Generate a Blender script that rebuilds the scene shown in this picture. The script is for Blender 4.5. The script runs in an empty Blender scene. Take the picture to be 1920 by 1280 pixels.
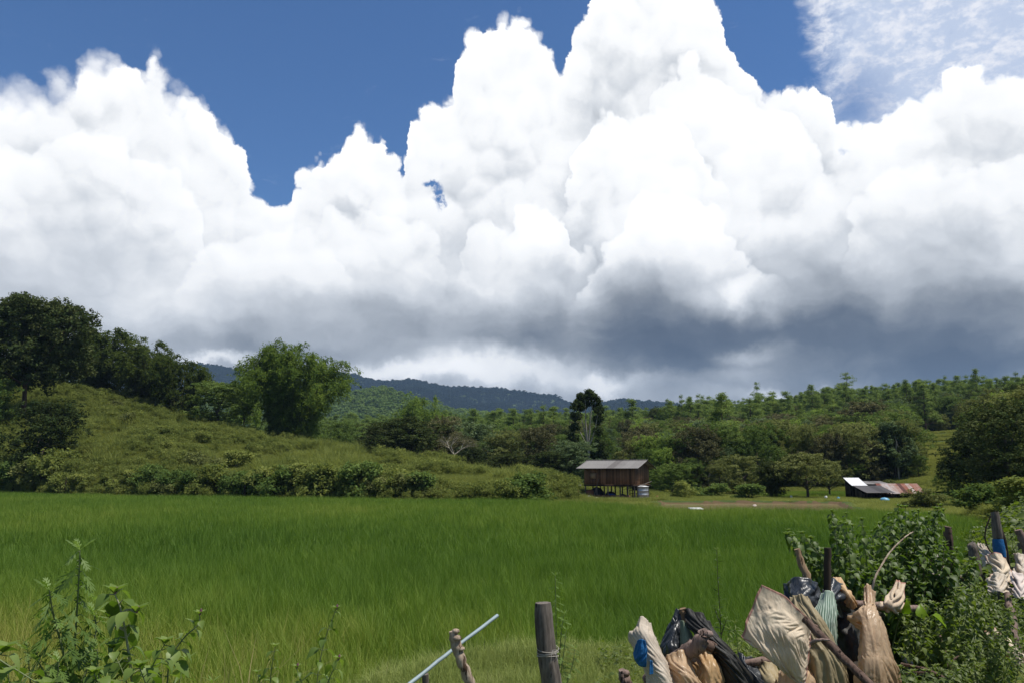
import bpy, math, random
import numpy as np
from mathutils import Vector, Matrix

random.seed(7)
RNG = np.random.default_rng(7)
SC = bpy.context.scene
COL = SC.collection
R = math.radians

# ------------------------------------------------------------------ camera
EYE = 3.2                       # eye height above the paddy ground
PITCH = math.atan2(240, 1450)
cam_data = bpy.data.cameras.new('camera')
cam_data.sensor_width = 36
cam_data.lens = 1450 / 1920 * 36
cam_data.clip_start = 0.05
cam_data.clip_end = 30000
camera = bpy.data.objects.new('camera', cam_data)
COL.objects.link(camera)
camera.location = (0, 0, EYE)
camera.rotation_euler = (math.pi / 2 + PITCH, 0, 0)
SC.camera = camera

CP, SP = math.cos(PITCH), math.sin(PITCH)


def P(px, py, Y):
    """point at forward distance Y metres seen at photo pixel (px, py)"""
    a, b = (px - 960) / 1450, (640 - py) / 1450
    dx, dy, dz = a, CP - b * SP, SP + b * CP
    s = Y / dy
    return Vector((dx * s, Y, EYE + dz * s))


def azel(px, py):
    v = P(px, py, 1.0) - Vector((0, 0, EYE))
    return math.atan2(v.x, v.y), math.atan2(v.z, math.hypot(v.x, v.y))


# ------------------------------------------------------------------ node helper
class NT:
    """tiny expression layer over a node tree"""
    def __init__(self, tree):
        self.t = tree

    def node(self, kind, **kw):
        n = self.t.nodes.new(kind)
        for k, v in kw.items():
            setattr(n, k, v)
        return n

    def put(self, sock, v):
        if isinstance(v, S):
            self.t.links.new(v.s, sock)
        elif isinstance(v, bpy.types.NodeSocket):
            self.t.links.new(v, sock)
        elif isinstance(v, (tuple, list)) and len(v) == 3 and sock.type == 'RGBA':
            sock.default_value = (*v, 1)
        else:
            sock.default_value = v

    def m(self, op, a, b=None, c=None, clamp=False):
        n = self.node('ShaderNodeMath', operation=op, use_clamp=clamp)
        for i, v in enumerate((a, b, c)):
            if v is not None:
                self.put(n.inputs[i], v)
        return S(self, n.outputs[0])

    def vm(self, op, a, b=None, scale=None):
        n = self.node('ShaderNodeVectorMath', operation=op)
        self.put(n.inputs[0], a)
        if b is not None:
            self.put(n.inputs[1], b)
        if scale is not None:
            self.put(n.inputs['Scale'], scale)
        return S(self, n.outputs['Value' if op in ('LENGTH', 'DOT_PRODUCT', 'DISTANCE') else 'Vector'])

    def xyz(self, x, y, z=0.0):
        n = self.node('ShaderNodeCombineXYZ')
        for i, v in enumerate((x, y, z)):
            self.put(n.inputs[i], v)
        return S(self, n.outputs[0])

    def sep(self, v):
        n = self.node('ShaderNodeSeparateXYZ')
        self.put(n.inputs[0], v)
        return [S(self, o) for o in n.outputs]

    def noise(self, vec, scale, detail=4, rough=0.5, dist=0.0, lac=2.0, color=False, dims='3D'):
        n = self.node('ShaderNodeTexNoise', noise_dimensions=dims)
        if vec is not None:
            self.put(n.inputs['Vector'], vec)
        n.inputs['Scale'].default_value = scale
        n.inputs['Detail'].default_value = detail
        n.inputs['Roughness'].default_value = rough
        n.inputs['Distortion'].default_value = dist
        n.inputs['Lacunarity'].default_value = lac
        return S(self, n.outputs['Color' if color else 'Fac'])

    def voro(self, vec, scale, feature='F1', smooth=0.6, detail=0, rough=0.5, rand=1.0, dims='3D', out='Distance'):
        n = self.node('ShaderNodeTexVoronoi', feature=feature, voronoi_dimensions=dims)
        self.put(n.inputs['Vector'], vec)
        n.inputs['Scale'].default_value = scale
        n.inputs['Detail'].default_value = detail
        n.inputs['Roughness'].default_value = rough
        n.inputs['Randomness'].default_value = rand
        if feature == 'SMOOTH_F1':
            n.inputs['Smoothness'].default_value = smooth
        return S(self, n.outputs[out])

    def step(self, x, lo, hi, a=0.0, b=1.0, smooth=True):
        n = self.node('ShaderNodeMapRange')
        n.interpolation_type = 'SMOOTHSTEP' if smooth else 'LINEAR'
        self.put(n.inputs['Value'], x)
        for k, v in (('From Min', lo), ('From Max', hi), ('To Min', a), ('To Max', b)):
            self.put(n.inputs[k], v)
        return S(self, n.outputs[0])

    def mix(self, f, a, b, blend='MIX'):
        n = self.node('ShaderNodeMix', data_type='RGBA', blend_type=blend)
        n.clamp_factor = True
        self.put(n.inputs['Factor'], f)
        self.put(n.inputs[6], a)
        self.put(n.inputs[7], b)
        return S(self, n.outputs[2])

    def ramp(self, f, stops, interp='LINEAR'):
        n = self.node('ShaderNodeValToRGB')
        r = n.color_ramp
        r.interpolation = interp
        while len(r.elements) > 1:
            r.elements.remove(r.elements[0])
        r.elements[0].position = stops[0][0]
        r.elements[0].color = (*stops[0][1], 1)
        for p_, c_ in stops[1:]:
            e = r.elements.new(p_)
            e.color = (*c_, 1)
        self.put(n.inputs[0], f)
        return S(self, n.outputs[0])

    def curve(self, x, pts):
        n = self.node('ShaderNodeFloatCurve')
        c = n.mapping.curves[0]
        pts = sorted(pts)
        c.points[0].location = pts[0]
        c.points[1].location = pts[-1]
        for p_ in pts[1:-1]:
            c.points.new(*p_)
        for q in c.points:
            q.handle_type = 'AUTO_CLAMPED'
        n.mapping.extend = 'HORIZONTAL'
        n.mapping.update()
        self.put(n.inputs['Value'], x)
        return S(self, n.outputs[0])


class S:
    def __init__(self, nt, s):
        self.nt, self.s = nt, s

    def __add__(self, o): return self.nt.m('ADD', self, o)
    def __radd__(self, o): return self.nt.m('ADD', o, self)
    def __sub__(self, o): return self.nt.m('SUBTRACT', self, o)
    def __rsub__(self, o): return self.nt.m('SUBTRACT', o, self)
    def __mul__(self, o): return self.nt.m('MULTIPLY', self, o)
    def __rmul__(self, o): return self.nt.m('MULTIPLY', o, self)
    def __truediv__(self, o): return self.nt.m('DIVIDE', self, o)
    def __pow__(self, o): return self.nt.m('POWER', self, o)


# ------------------------------------------------------------------ sun, sky and clouds
SUN_EL, SUN_AZ = R(67), R(106)          # azimuth measured from straight ahead towards the right
SUN_DIR = Vector((math.sin(SUN_AZ) * math.cos(SUN_EL), math.cos(SUN_AZ) * math.cos(SUN_EL), math.sin(SUN_EL)))
sun_data = bpy.data.lights.new('sun', 'SUN')
sun_data.energy = 5.0
sun_data.angle = R(0.5)
sun_data.color = (1.0, 0.955, 0.88)
sun = bpy.data.objects.new('sun', sun_data)
COL.objects.link(sun)
sun.rotation_euler = SUN_DIR.to_track_quat('Z', 'Y').to_euler()

SC.view_settings.view_transform = 'Standard'
SC.view_settings.look = 'None'
SC.view_settings.exposure = 0.0
SC.view_settings.gamma = 1.0


def build_world():
    w = bpy.data.worlds.new('World')
    SC.world = w
    w.use_nodes = True
    w.node_tree.nodes.clear()
    n = NT(w.node_tree)
    out = n.node('ShaderNodeOutputWorld')
    bg = n.node('ShaderNodeBackground')
    n.t.links.new(bg.outputs[0], out.inputs[0])
    sky = n.node('ShaderNodeTexSky', sky_type='NISHITA', sun_disc=False)
    sky.sun_elevation = SUN_EL
    sky.sun_rotation = SUN_AZ
    sky.altitude = 600
    sky.air_density = 1.0
    sky.dust_density = 0.3
    sky.ozone_density = 2.0
    tc = n.node('ShaderNodeTexCoord')
    d = S(n, tc.outputs['Generated'])
    x, y, z = n.sep(d)
    az = n.m('ARCTAN2', x, y)
    el = n.m('ARCSINE', z)
    p = n.xyz(az, el, 0.0)

    # slow and fine turbulence of the cloud lookups
    w1 = n.vm('SCALE', n.vm('SUBTRACT', n.noise(p, 7, 2, 0.5, color=True), (0.5, 0.5, 0.5)), scale=0.075)
    w2 = n.vm('SCALE', n.vm('SUBTRACT', n.noise(p, 32, 4, 0.6, color=True), (0.5, 0.5, 0.5)), scale=0.028)
    pf = n.vm('ADD', p, w2)                      # finely warped
    pw = n.vm('ADD', pf, w1)                     # slowly and finely warped
    pfx, pfy, _ = n.sep(pf)
    pwx, pwy, _ = n.sep(pw)

    # billows: rounded cells at falling sizes
    def billow(v, sc):
        a = n.voro(v, sc, 'F1', dims='2D')
        b = n.voro(v, sc * 2.4, 'F1', dims='2D')
        return 0.62 - (a * a * 0.75 + b * b * 0.36)
    pb = n.vm('ADD', p, n.vm('SCALE', w1, scale=0.7))
    pb = n.vm('ADD', pb, n.vm('SCALE', w2, scale=0.75))
    B0 = billow(pb, 12)
    B1 = billow(n.vm('ADD', pb, (0.004, 0.014, 0.0)), 12)
    relief = n.m('SUBTRACT', B0, B1)             # lit from above: bright tops, grey undersides
    fineB = n.voro(n.vm('ADD', p, w2), 62, 'F1', dims='2D')

    A0, A1 = -0.75, 0.75
    E0, E1 = 0.0, 0.75

    def outline(pts, azs):
        q = []
        for px, py in pts:
            a, e = azel(px, py)
            q.append(((a - A0) / (A1 - A0), (e - E0) / (E1 - E0)))
        return n.curve((azs - A0) / (A1 - A0), q) * (E1 - E0) + E0

    def blob(cx, cy, rx, ry, power=1.0, v=pw):
        a, e = azel(cx, cy)
        a1, _ = azel(cx + rx, cy)
        _, e1 = azel(cx, cy - ry)
        mp = n.vm('DIVIDE', n.vm('SUBTRACT', v, (a, e, 0)), (abs(a1 - a), abs(e1 - e), 1))
        r2 = n.vm('DOT_PRODUCT', mp, mp)
        return n.m('EXPONENT', r2 * -1.0)        # gaussian

    # the great cumulus bank against the blue
    midB = n.voro(n.vm('ADD', p, w2), 27, 'F1', dims='2D')
    edge = (B0 - 0.36) * 0.045 + (0.20 - fineB * fineB) * 0.013 + (0.20 - midB * midB) * 0.026
    azs = pfx
    top1 = outline([(-300, 260), (-100, 190), (0, 180), (60, 162), (135, 168), (160, 118), (205, 104), (285, 112), (322, 160),
                    (350, 190), (388, 212), (404, 244), (450, 278), (470, 318), (490, 362), (525, 398), (545, 402), (553, 350)], azs)
    top1b = outline([(545, 402), (553, 350), (588, 312), (640, 296), (655, 268), (692, 252), (722, 264), (729, 288), (757, 290),
                     (766, 238), (802, 216), (845, 186), (856, 122), (872, 88), (905, 62), (940, 52), (1000, 48), (1022, 62),
                     (1036, 104), (1048, 130)], azs)
    top1c = outline([(1036, 104), (1048, 132), (1064, 104), (1072, 44), (1100, 26), (1118, -30), (1200, -90), (1300, -60), (1346, -10),
                     (1356, 40), (1366, 86), (1396, 104), (1426, 150), (1472, 172), (1520, 182), (1537, 176), (1556, 196)], azs)
    top1d = outline([(1537, 176), (1557, 196), (1563, 242), (1620, 250), (1662, 240), (1690, 192), (1750, 162),
                     (1800, 132), (1850, 150), (1920, 142), (2100, 60), (2400, 200)], azs)
    sel1 = n.m('GREATER_THAN', azs, azel(549, 400)[0])
    sel2 = n.m('GREATER_THAN', azs, azel(1046, 130)[0])
    sel3 = n.m('GREATER_THAN', azs, azel(1552, 190)[0])
    t = top1 + (top1b - top1) * sel1
    t = t + (top1c - t) * sel2
    t = t + (top1d - t) * sel3
    depth1 = t + edge - pfy
    hole = (blob(826, 372, 14, 27, v=pf) + blob(807, 345, 17, 9, v=pf) * 0.9) * n.step(n.noise(n.vm('ADD', p, w2), 90, 4, 0.7), 0.30, 0.62, 0.55, 1.1)
    soft = n.step(az, azel(120, 100)[0], azel(520, 100)[0], 0.012, 0.0035)
    soft = soft * n.step(n.noise(p, 11, 3, 0.6), 0.35, 0.70, 0.6, 3.2)
    m1 = n.step(depth1, soft * -0.8, soft) * (1.0 - n.step(hole, 0.30, 0.85))

    # brightness inside the bank
    low = n.step(pwy, azel(960, 700)[1], azel(960, 380)[1])
    val = 0.60 + low * 0.42
    for cx, cy, rx, ry, am in [
        (1250, 650, 330, 50, -0.26), (1130, 565, 190, 80, -0.22), (1500, 610, 330, 70, -0.26), (1800, 640, 260, 75, -0.28), (1760, 715, 360, 40, -0.30), (1290, 690, 200, 24, -0.16),
        (1450, 500, 180, 60, -0.12), (800, 615, 220, 34, -0.10), (560, 662, 230, 20, -0.12), (200, 560, 420, 90, 0.10),
        (1240, 650, 120, 28, -0.10), (1850, 690, 260, 30, -0.16), (1780, 440, 120, 60, -0.16),
        (300, 640, 260, 34, -0.08), (250, 440, 130, 60, -0.16), (130, 330, 110, 50, -0.10), (330, 300, 60, 40, -0.05),
        (690, 400, 90, 30, -0.09), (840, 470, 60, 28, -0.06), (1090, 420, 46, 80, -0.18), (1180, 130, 80, 60, -0.13),
        (1270, 140, 60, 50, -0.10), (1130, 210, 60, 40, -0.10), (1330, 330, 50, 50, -0.08), (985, 330, 40, 60, -0.07), (1540, 300, 60, 36, -0.06),
        (1490, 390, 70, 26, -0.07), (1900, 250, 60, 30, -0.04),
        (900, 690, 120, 30, 0.52), (1040, 700, 70, 26, 0.30), (1400, 545, 34, 26, 0.42), (1390, 665, 60, 20, 0.40),
        (1390, 700, 90, 16, 0.22), (1010, 440, 60, 50, 0.20), (1450, 730, 110, 12, 0.36), (400, 672, 70, 8, 0.38), (760, 700, 120, 14, 0.38),
        (1130, 722, 70, 14, 0.40), (1240, 420, 110, 40, 0.14), (880, 540, 90, 40, 0.10), (620, 500, 200, 50, 0.12),
        (1010, 610, 60, 60, -0.08)]:
        val = val + blob(cx, cy, rx, ry) * am

    # inner heads of cumulus: a crisp bright crown that fades downward, a grey crease above it
    for pts, am, sc_ in [
        ([(1040, 420), (1075, 290), (1100, 225), (1145, 200), (1190, 205), (1230, 195), (1290, 215), (1320, 290), (1355, 330), (1365, 400), (1380, 520)], 0.30, 0.075),
        ([(1060, 560), (1130, 470), (1180, 400), (1240, 350), (1310, 345), (1340, 390), (1400, 470), (1500, 560)], 0.22, 0.06),
        ([(930, 560), (950, 440), (985, 400), (1030, 395), (1060, 420), (1075, 480), (1100, 470), (1130, 540)], 0.26, 0.07),
        ([(1230, 330), (1250, 130), (1290, 120), (1330, 160), (1400, 190), (1480, 240), (1580, 330)], 0.24, 0.10),
        ([(840, 560), (880, 440), (915, 425), (940, 445), (960, 500)], 0.18, 0.05),
        ([(-200, 420), (0, 300), (100, 260), (200, 250), (290, 300), (360, 350), (390, 430), (420, 560)], 0.16, 0.11),
        ([(1560, 560), (1640, 360), (1720, 330), (1800, 300), (1920, 260), (2100, 300)], 0.14, 0.09),
        ([(560, 520), (600, 400), (640, 380), (700, 360), (760, 400), (800, 440), (840, 540)], 0.14, 0.06),
        ([(330, 560), (400, 470), (440, 440), (520, 430), (600, 470), (680, 540)], 0.12, 0.05),
    ]:
        dd = outline(pts, pwx) + edge * 0.8 - pwy
        a_lo, a_hi = azel(*pts[0])[0], azel(*pts[-1])[0]
        inside = n.step(dd, -0.004, 0.009)
        fall = n.m('EXPONENT', n.m('MAXIMUM', dd, 0.0) * (-1.0 / sc_))
        lim = n.step(pwx, a_lo, a_lo + 0.03) * n.step(pwx, a_hi - 0.03, a_hi, 1.0, 0.0)
        crease = n.m('EXPONENT', n.m('ABSOLUTE', dd) * -40.0) * (1.0 - inside)
        val = val + (inside * fall * am - crease * 0.35 * am) * lim * 0.85

    # relief strength: strong in the lit towers, weak in the rain-grey base
    rstr = n.step(pwy, azel(960, 640)[1], azel(960, 400)[1], 0.10, 1.0)
    val = val + relief * rstr * 0.42
    val = val + (n.noise(pb, 7, 4, 0.5) - 0.5) * 0.50 + (B0 - 0.4) * 0.10 * rstr + (0.2 - midB * midB) * 0.10 * rstr
    streak = n.noise(n.xyz(pwx * 1.0, pwy * 2.6, 5.0), 9, 5, 0.55)
    val = val + (streak - 0.5) * 0.5 * (1.0 - rstr)
    val = val + (n.noise(pb, 48, 5, 0.68) - 0.5) * 0.13 * (rstr + 0.25)
    rim = n.m('EXPONENT', n.m('MAXIMUM', depth1, 0.0) * -28.0)
    val = val + rim * 0.22
    val = n.m('MAXIMUM', n.m('MINIMUM', val, 1.22), 0.1)
    cloudc = n.ramp(val * 0.8, [(0.0, (0.03, 0.045, 0.08)), (0.20, (0.112, 0.132, 0.168)), (0.36, (0.27, 0.292, 0.325)), (0.52, (0.49, 0.52, 0.56)),
                          (0.66, (0.74, 0.77, 0.81)), (0.80, (1.03, 1.04, 1.05)), (1.0, (1.20, 1.20, 1.20))])
    # thin high cloud at the upper right, and torn wisps
    hv = n.xyz(az * 1.0, el * 1.6, 3.0)
    cirr = n.noise(hv, 26, 6, 0.62, dist=0.4)
    mott = n.noise(hv, 95, 4, 0.6)
    hm = n.step(n.noise(p, 5, 3, 0.6) * 0.25 + n.step(az, azel(1400, 100)[0], azel(1640, 100)[0]) * 0.8 + (cirr - 0.5) * 0.7 + (mott - 0.5) * 0.12, 0.40, 0.85)
    hm = hm * (1.0 - n.step(az, azel(1300, 100)[0], azel(1400, 100)[0], 1.0, 0.0))
    hm = hm * (1.0 - blob(1600, 190, 70, 60) * 0.75)
    hm = n.m('MAXIMUM', hm, n.step(pwx, azel(1740, 60)[0], azel(1830, 60)[0]) * 0.96)
    hcol = n.mix(n.step(cirr + (mott - 0.5) * 0.5, 0.4, 0.7), (0.60, 0.69, 0.87), (0.93, 0.95, 1.02))
    wisp = n.step(n.noise(n.xyz(az * 1.0, el * 2.2, 7.0), 20, 7, 0.68, dist=0.8), 0.60, 0.85) * 0.30
    wisp = wisp * n.step(depth1, -0.10, 0.0)

    skyc = n.vm('SCALE', S(n, sky.outputs[0]), scale=0.1)
    skyc = n.vm('MULTIPLY', skyc, (0.58, 0.86, 1.16))
    c = n.mix(hm * 0.93, skyc, hcol)
    c = n.mix(wisp, c, (0.75, 0.82, 0.95))
    c = n.mix(m1, c, cloudc)

    # the part of the sky behind the photographer: broken cloud, plain noise
    back = n.noise(d, 2.4, 6, 0.6, dist=0.3)
    bm = n.step(back, 0.55, 0.66) * n.step(z, 0.0, 0.2)
    bcol = n.mix(n.step(back, 0.55, 0.75), (0.60, 0.63, 0.66), (0.34, 0.37, 0.42))
    cb = n.mix(bm, n.vm('MULTIPLY', skyc, (0.95, 0.85, 0.72)), bcol)
    front = n.step(n.m('ABSOLUTE', az), 0.72, 0.9, 1.0, 0.0) * n.step(el, 0.66, 0.8, 1.0, 0.0)
    c = n.mix(front, cb, c)
    n.put(bg.inputs['Color'], c)
    bg.inputs['Strength'].default_value = 1.0

    w.cycles.sampling_method = 'MANUAL'
    w.cycles.sample_map_resolution = 256


build_world()


# ================================================================== generic helpers
def link(o, parent=None):
    COL.objects.link(o)
    if parent is not None:
        o.parent = parent
    return o


def tag(o, label=None, cat=None, group=None, kind=None):
    for k, v in (('label', label), ('category', cat), ('group', group), ('kind', kind)):
        if v:
            o[k] = v
    return o


def mesh_np(name, V, F, mats=None, tone=None, smooth=False, midx=None, attrs=None):
    """mesh from arrays; F is (n,3) or (n,4), or a list of such arrays"""
    V = np.asarray(V, dtype=np.float32)
    Fs = F if isinstance(F, list) else [F]
    Fs = [np.asarray(f, dtype=np.int32) for f in Fs if len(f)]
    me = bpy.data.meshes.new(name)
    me.vertices.add(len(V))
    me.vertices.foreach_set('co', V.ravel())
    loops = np.concatenate([f.ravel() for f in Fs])
    counts = np.concatenate([np.full(len(f), f.shape[1], dtype=np.int32) for f in Fs])
    starts = np.concatenate([[0], np.cumsum(counts)[:-1]]).astype(np.int32)
    me.loops.add(len(loops))
    me.loops.foreach_set('vertex_index', loops)
    me.polygons.add(len(counts))
    me.polygons.foreach_set('loop_start', starts)
    if midx is not None:
        me.polygons.foreach_set('material_index', np.asarray(midx, dtype=np.int32))
    if smooth:
        me.polygons.foreach_set('use_smooth', np.ones(len(counts), dtype=bool))
    me.update(calc_edges=True)
    if tone is not None:
        a = me.attributes.new('tone', 'FLOAT', 'POINT')
        a.data.foreach_set('value', np.asarray(tone, dtype=np.float32))
    for k, arr in (attrs or {}).items():
        a = me.attributes.new(k, 'FLOAT', 'POINT')
        a.data.foreach_set('value', np.asarray(arr, dtype=np.float32))
    for m in mats or []:
        me.materials.append(m)
    me.validate()
    return me


def obj_np(name, V, F, mats=None, parent=None, **kw):
    return link(bpy.data.objects.new(name, mesh_np(name, V, F, mats, **kw)), parent)


def empty(name, loc, rz=0.0, scale=1.0):
    o = bpy.data.objects.new(name, None)
    o.empty_display_size = 0.3
    COL.objects.link(o)
    o.location = loc
    o.rotation_euler = (0, 0, rz)
    o.scale = (scale,) * 3 if not isinstance(scale, tuple) else scale
    return o


class MB:
    """collects arrays of verts and faces"""
    def __init__(self):
        self.V, self.F3, self.F4, self.T, self.n = [], [], [], [], 0

    def add(self, V, F, tone=0.5):
        V = np.asarray(V, dtype=float).reshape(-1, 3)
        F = np.asarray(F, dtype=int)
        (self.F3 if F.shape[1] == 3 else self.F4).append(F + self.n)
        self.V.append(V)
        self.T.append(np.broadcast_to(np.asarray(tone, dtype=float), (len(V),)))
        self.n += len(V)
        return self

    def box(self, c, s, rot=None, tone=0.5):
        c, h = np.array(c, float), np.array(s, float) / 2
        q = np.array([[-1, -1, -1], [1, -1, -1], [1, 1, -1], [-1, 1, -1], [-1, -1, 1], [1, -1, 1], [1, 1, 1], [-1, 1, 1]]) * h
        if rot is not None:
            q = q @ np.array(rot).T
        return self.add(q + c, [[0, 3, 2, 1], [4, 5, 6, 7], [0, 1, 5, 4], [1, 2, 6, 5], [2, 3, 7, 6], [3, 0, 4, 7]], tone)

    def tube(self, pts, rad, seg=7, tone=0.5, cap=True, wob=0.0, flat=1.0, profile=1.0):
        pts = np.array([list(p) for p in pts], float)
        rad = np.broadcast_to(np.asarray(rad, float), (len(pts),))
        d = np.gradient(pts, axis=0)
        d /= np.linalg.norm(d, axis=1)[:, None] + 1e-9
        ref = np.array([0.13, 0.97, 0.2]) if abs(d[0][2]) > 0.6 else np.array([0.05, 0.1, 1.0])
        rings = []
        a = np.linspace(0, 2 * math.pi, seg, endpoint=False)
        for i in range(len(pts)):
            s = np.cross(d[i], ref); s /= np.linalg.norm(s) + 1e-9
            t = np.cross(s, d[i])
            r = rad[i] * (1 + wob * RNG.uniform(-1, 1, seg)) * profile
            rings.append(pts[i] + np.outer(np.cos(a) * r, s) + np.outer(np.sin(a) * r * flat, t))
        V = np.concatenate(rings)
        F = []
        for i in range(len(pts) - 1):
            for k in range(seg):
                k2 = (k + 1) % seg
                F.append([i * seg + k, i * seg + k2, (i + 1) * seg + k2, (i + 1) * seg + k])
        self.add(V, F, tone)
        if cap:
            for i, rev in ((0, True), (len(pts) - 1, False)):
                b = self.n - len(V) - (0 if i == 0 else 0)
                ring = V[i * seg:(i + 1) * seg]
                cv = np.vstack([ring, ring.mean(0)])
                f = [[k, (k + 1) % seg, seg] for k in range(seg)]
                if rev:
                    f = [[q[1], q[0], q[2]] for q in f]
                self.add(cv, f, tone)
        return self

    def data(self):
        F = []
        if self.F3:
            F.append(np.concatenate(self.F3))
        if self.F4:
            F.append(np.concatenate(self.F4))
        return np.concatenate(self.V), F, np.concatenate(self.T)

    def build(self, name, mat, parent=None, smooth=False):
        V, F, T = self.data()
        return obj_np(name, V, F, [mat], parent, tone=T, smooth=smooth)


def sstep(x, a, b):
    t = np.clip((x - a) / (b - a), 0, 1)
    return t * t * (3 - 2 * t)


def fbm(x, y, seed=0, octaves=4, scale=1.0):
    """value noise for terrain"""
    x = np.asarray(x, float) * scale; y = np.asarray(y, float) * scale
    out = 0; amp = 1; tot = 0
    for o in range(octaves):
        xi, yi = np.floor(x).astype(np.int64), np.floor(y).astype(np.int64)
        fx, fy = x - xi, y - yi
        fx = fx * fx * (3 - 2 * fx); fy = fy * fy * (3 - 2 * fy)

        def h(i, j):
            v = (i * 374761393 + j * 668265263 + (seed + o) * 1442695041) & 0x7fffffff
            v = ((v ^ (v >> 13)) * 1274126177) & 0x7fffffff
            return ((v ^ (v >> 16)) & 0xffff) / 65535.0
        v = (h(xi, yi) * (1 - fx) + h(xi + 1, yi) * fx) * (1 - fy) + (h(xi, yi + 1) * (1 - fx) + h(xi + 1, yi + 1) * fx) * fy
        out = out + amp * v; tot += amp
        amp *= 0.5; x = x * 2.03 + 11.3; y = y * 2.03 + 5.7
    return out / tot


# ================================================================== the shape of the land
def prof(cols, D):
    return [c for c, _ in cols], [P(c, y, D if not callable(D) else D(c)).z for c, y in cols]


HC = [(-600, 620), (-200, 655), (0, 696), (60, 712), (120, 722), (200, 742), (270, 758), (330, 782), (400, 800), (500, 820), (600, 834), (700, 850),
      (800, 866), (900, 880), (960, 890), (1020, 901), (1090, 918), (1120, 927), (1150, 930), (1200, 930)]
HD = ([-600, 0, 330, 600, 800, 960, 1100, 1200], [150, 150, 138, 128, 118, 108, 96, 92])
HF = ([-600, 0, 300, 700, 1000, 1100, 1200], [99, 97, 84, 76, 74, 76, 78])
hill_cols = [c for c, _ in HC]
hill_z = [P(c, y, float(np.interp(c, *HD))).z for c, y in HC]
WC = [(-600, 818), (300, 828), (560, 834), (700, 830), (850, 826), (1000, 820), (1100, 820), (1250, 811), (1400, 806), (1550, 788), (1700, 778), (1920, 773), (2400, 758)]
wood_cols = [c for c, _ in WC]
wood_z = [P(c, y, 400).z for c, y in WC]
GC = [(-600, 760), (300, 756), (430, 748), (560, 744), (640, 740), (680, 737), (716, 727), (760, 741), (850, 766), (950, 774), (1100, 780), (1300, 790), (2400, 790)]
green_cols = [c for c, _ in GC]
green_z = [P(c, y, 1050).z for c, y in GC]
MC = [(-600, 700), (200, 700), (330, 692), (362, 684), (395, 687), (430, 693), (470, 702), (520, 700), (580, 697), (640, 703), (672, 706), (700, 715), (735, 718),
      (765, 714), (800, 719), (830, 727), (880, 730), (930, 730), (975, 737), (1010, 742), (1040, 743), (1062, 757), (1090, 763), (1130, 758), (1160, 752), (1200, 754), (1260, 760),
      (1400, 775), (2400, 775)]
mt_cols = [c for c, _ in MC]
mt_z = [P(c, y, 3000).z for c, y in MC]

# edge of the dry bank the photographer stands on, as distance ahead over x
BX = [-60, -12, -3.2, -1.9, -1.3, -0.8, 0.2, 1.3, 2.6, 3.4, 5.0, 6.6, 9.5, 15, 25.5, 31, 60, 120]
BY = [2.0, 3.2, 4.6, 5.0, 6.2, 8.4, 8.9, 8.7, 8.6, 9.0, 9.9, 11.6, 15.5, 25, 42, 54, 95, 150]
PADDY_FAR = ([-600, 0, 300, 700, 1000, 1090, 1190, 1235, 1600, 1740, 1840, 2000], [97, 95, 82, 74, 71, 67, 62, 56, 55, 50, 43, 41])


def col_of(x, y):
    yy = np.maximum(np.asarray(y, float), 0.5)
    return np.clip(960 + 1450 * 0.99 * np.asarray(x, float) / yy, -600, 2400)


def pond_mask(x, y, grow=0.0):
    """1 inside the pond"""
    c = col_of(x, y)
    wob = (fbm(x, y, 5, 3, 0.35) - 0.5) * 2.2
    far = 74.5 - (c - 1250) * 0.003
    a = sstep(y, 56.8 - grow + wob * 0.4, 57.4 - grow + wob * 0.4) * (1 - sstep(y, far + grow + wob, far + 0.6 + grow + wob))
    xl = 10.4 + (y - 52) * 0.16
    xr = 22.5 + (y - 52) * 0.34
    b = sstep(x, xl - grow, xl + 0.5 - grow) * (1 - sstep(x, xr + grow, xr + 0.8 + grow))
    return a * b


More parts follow.
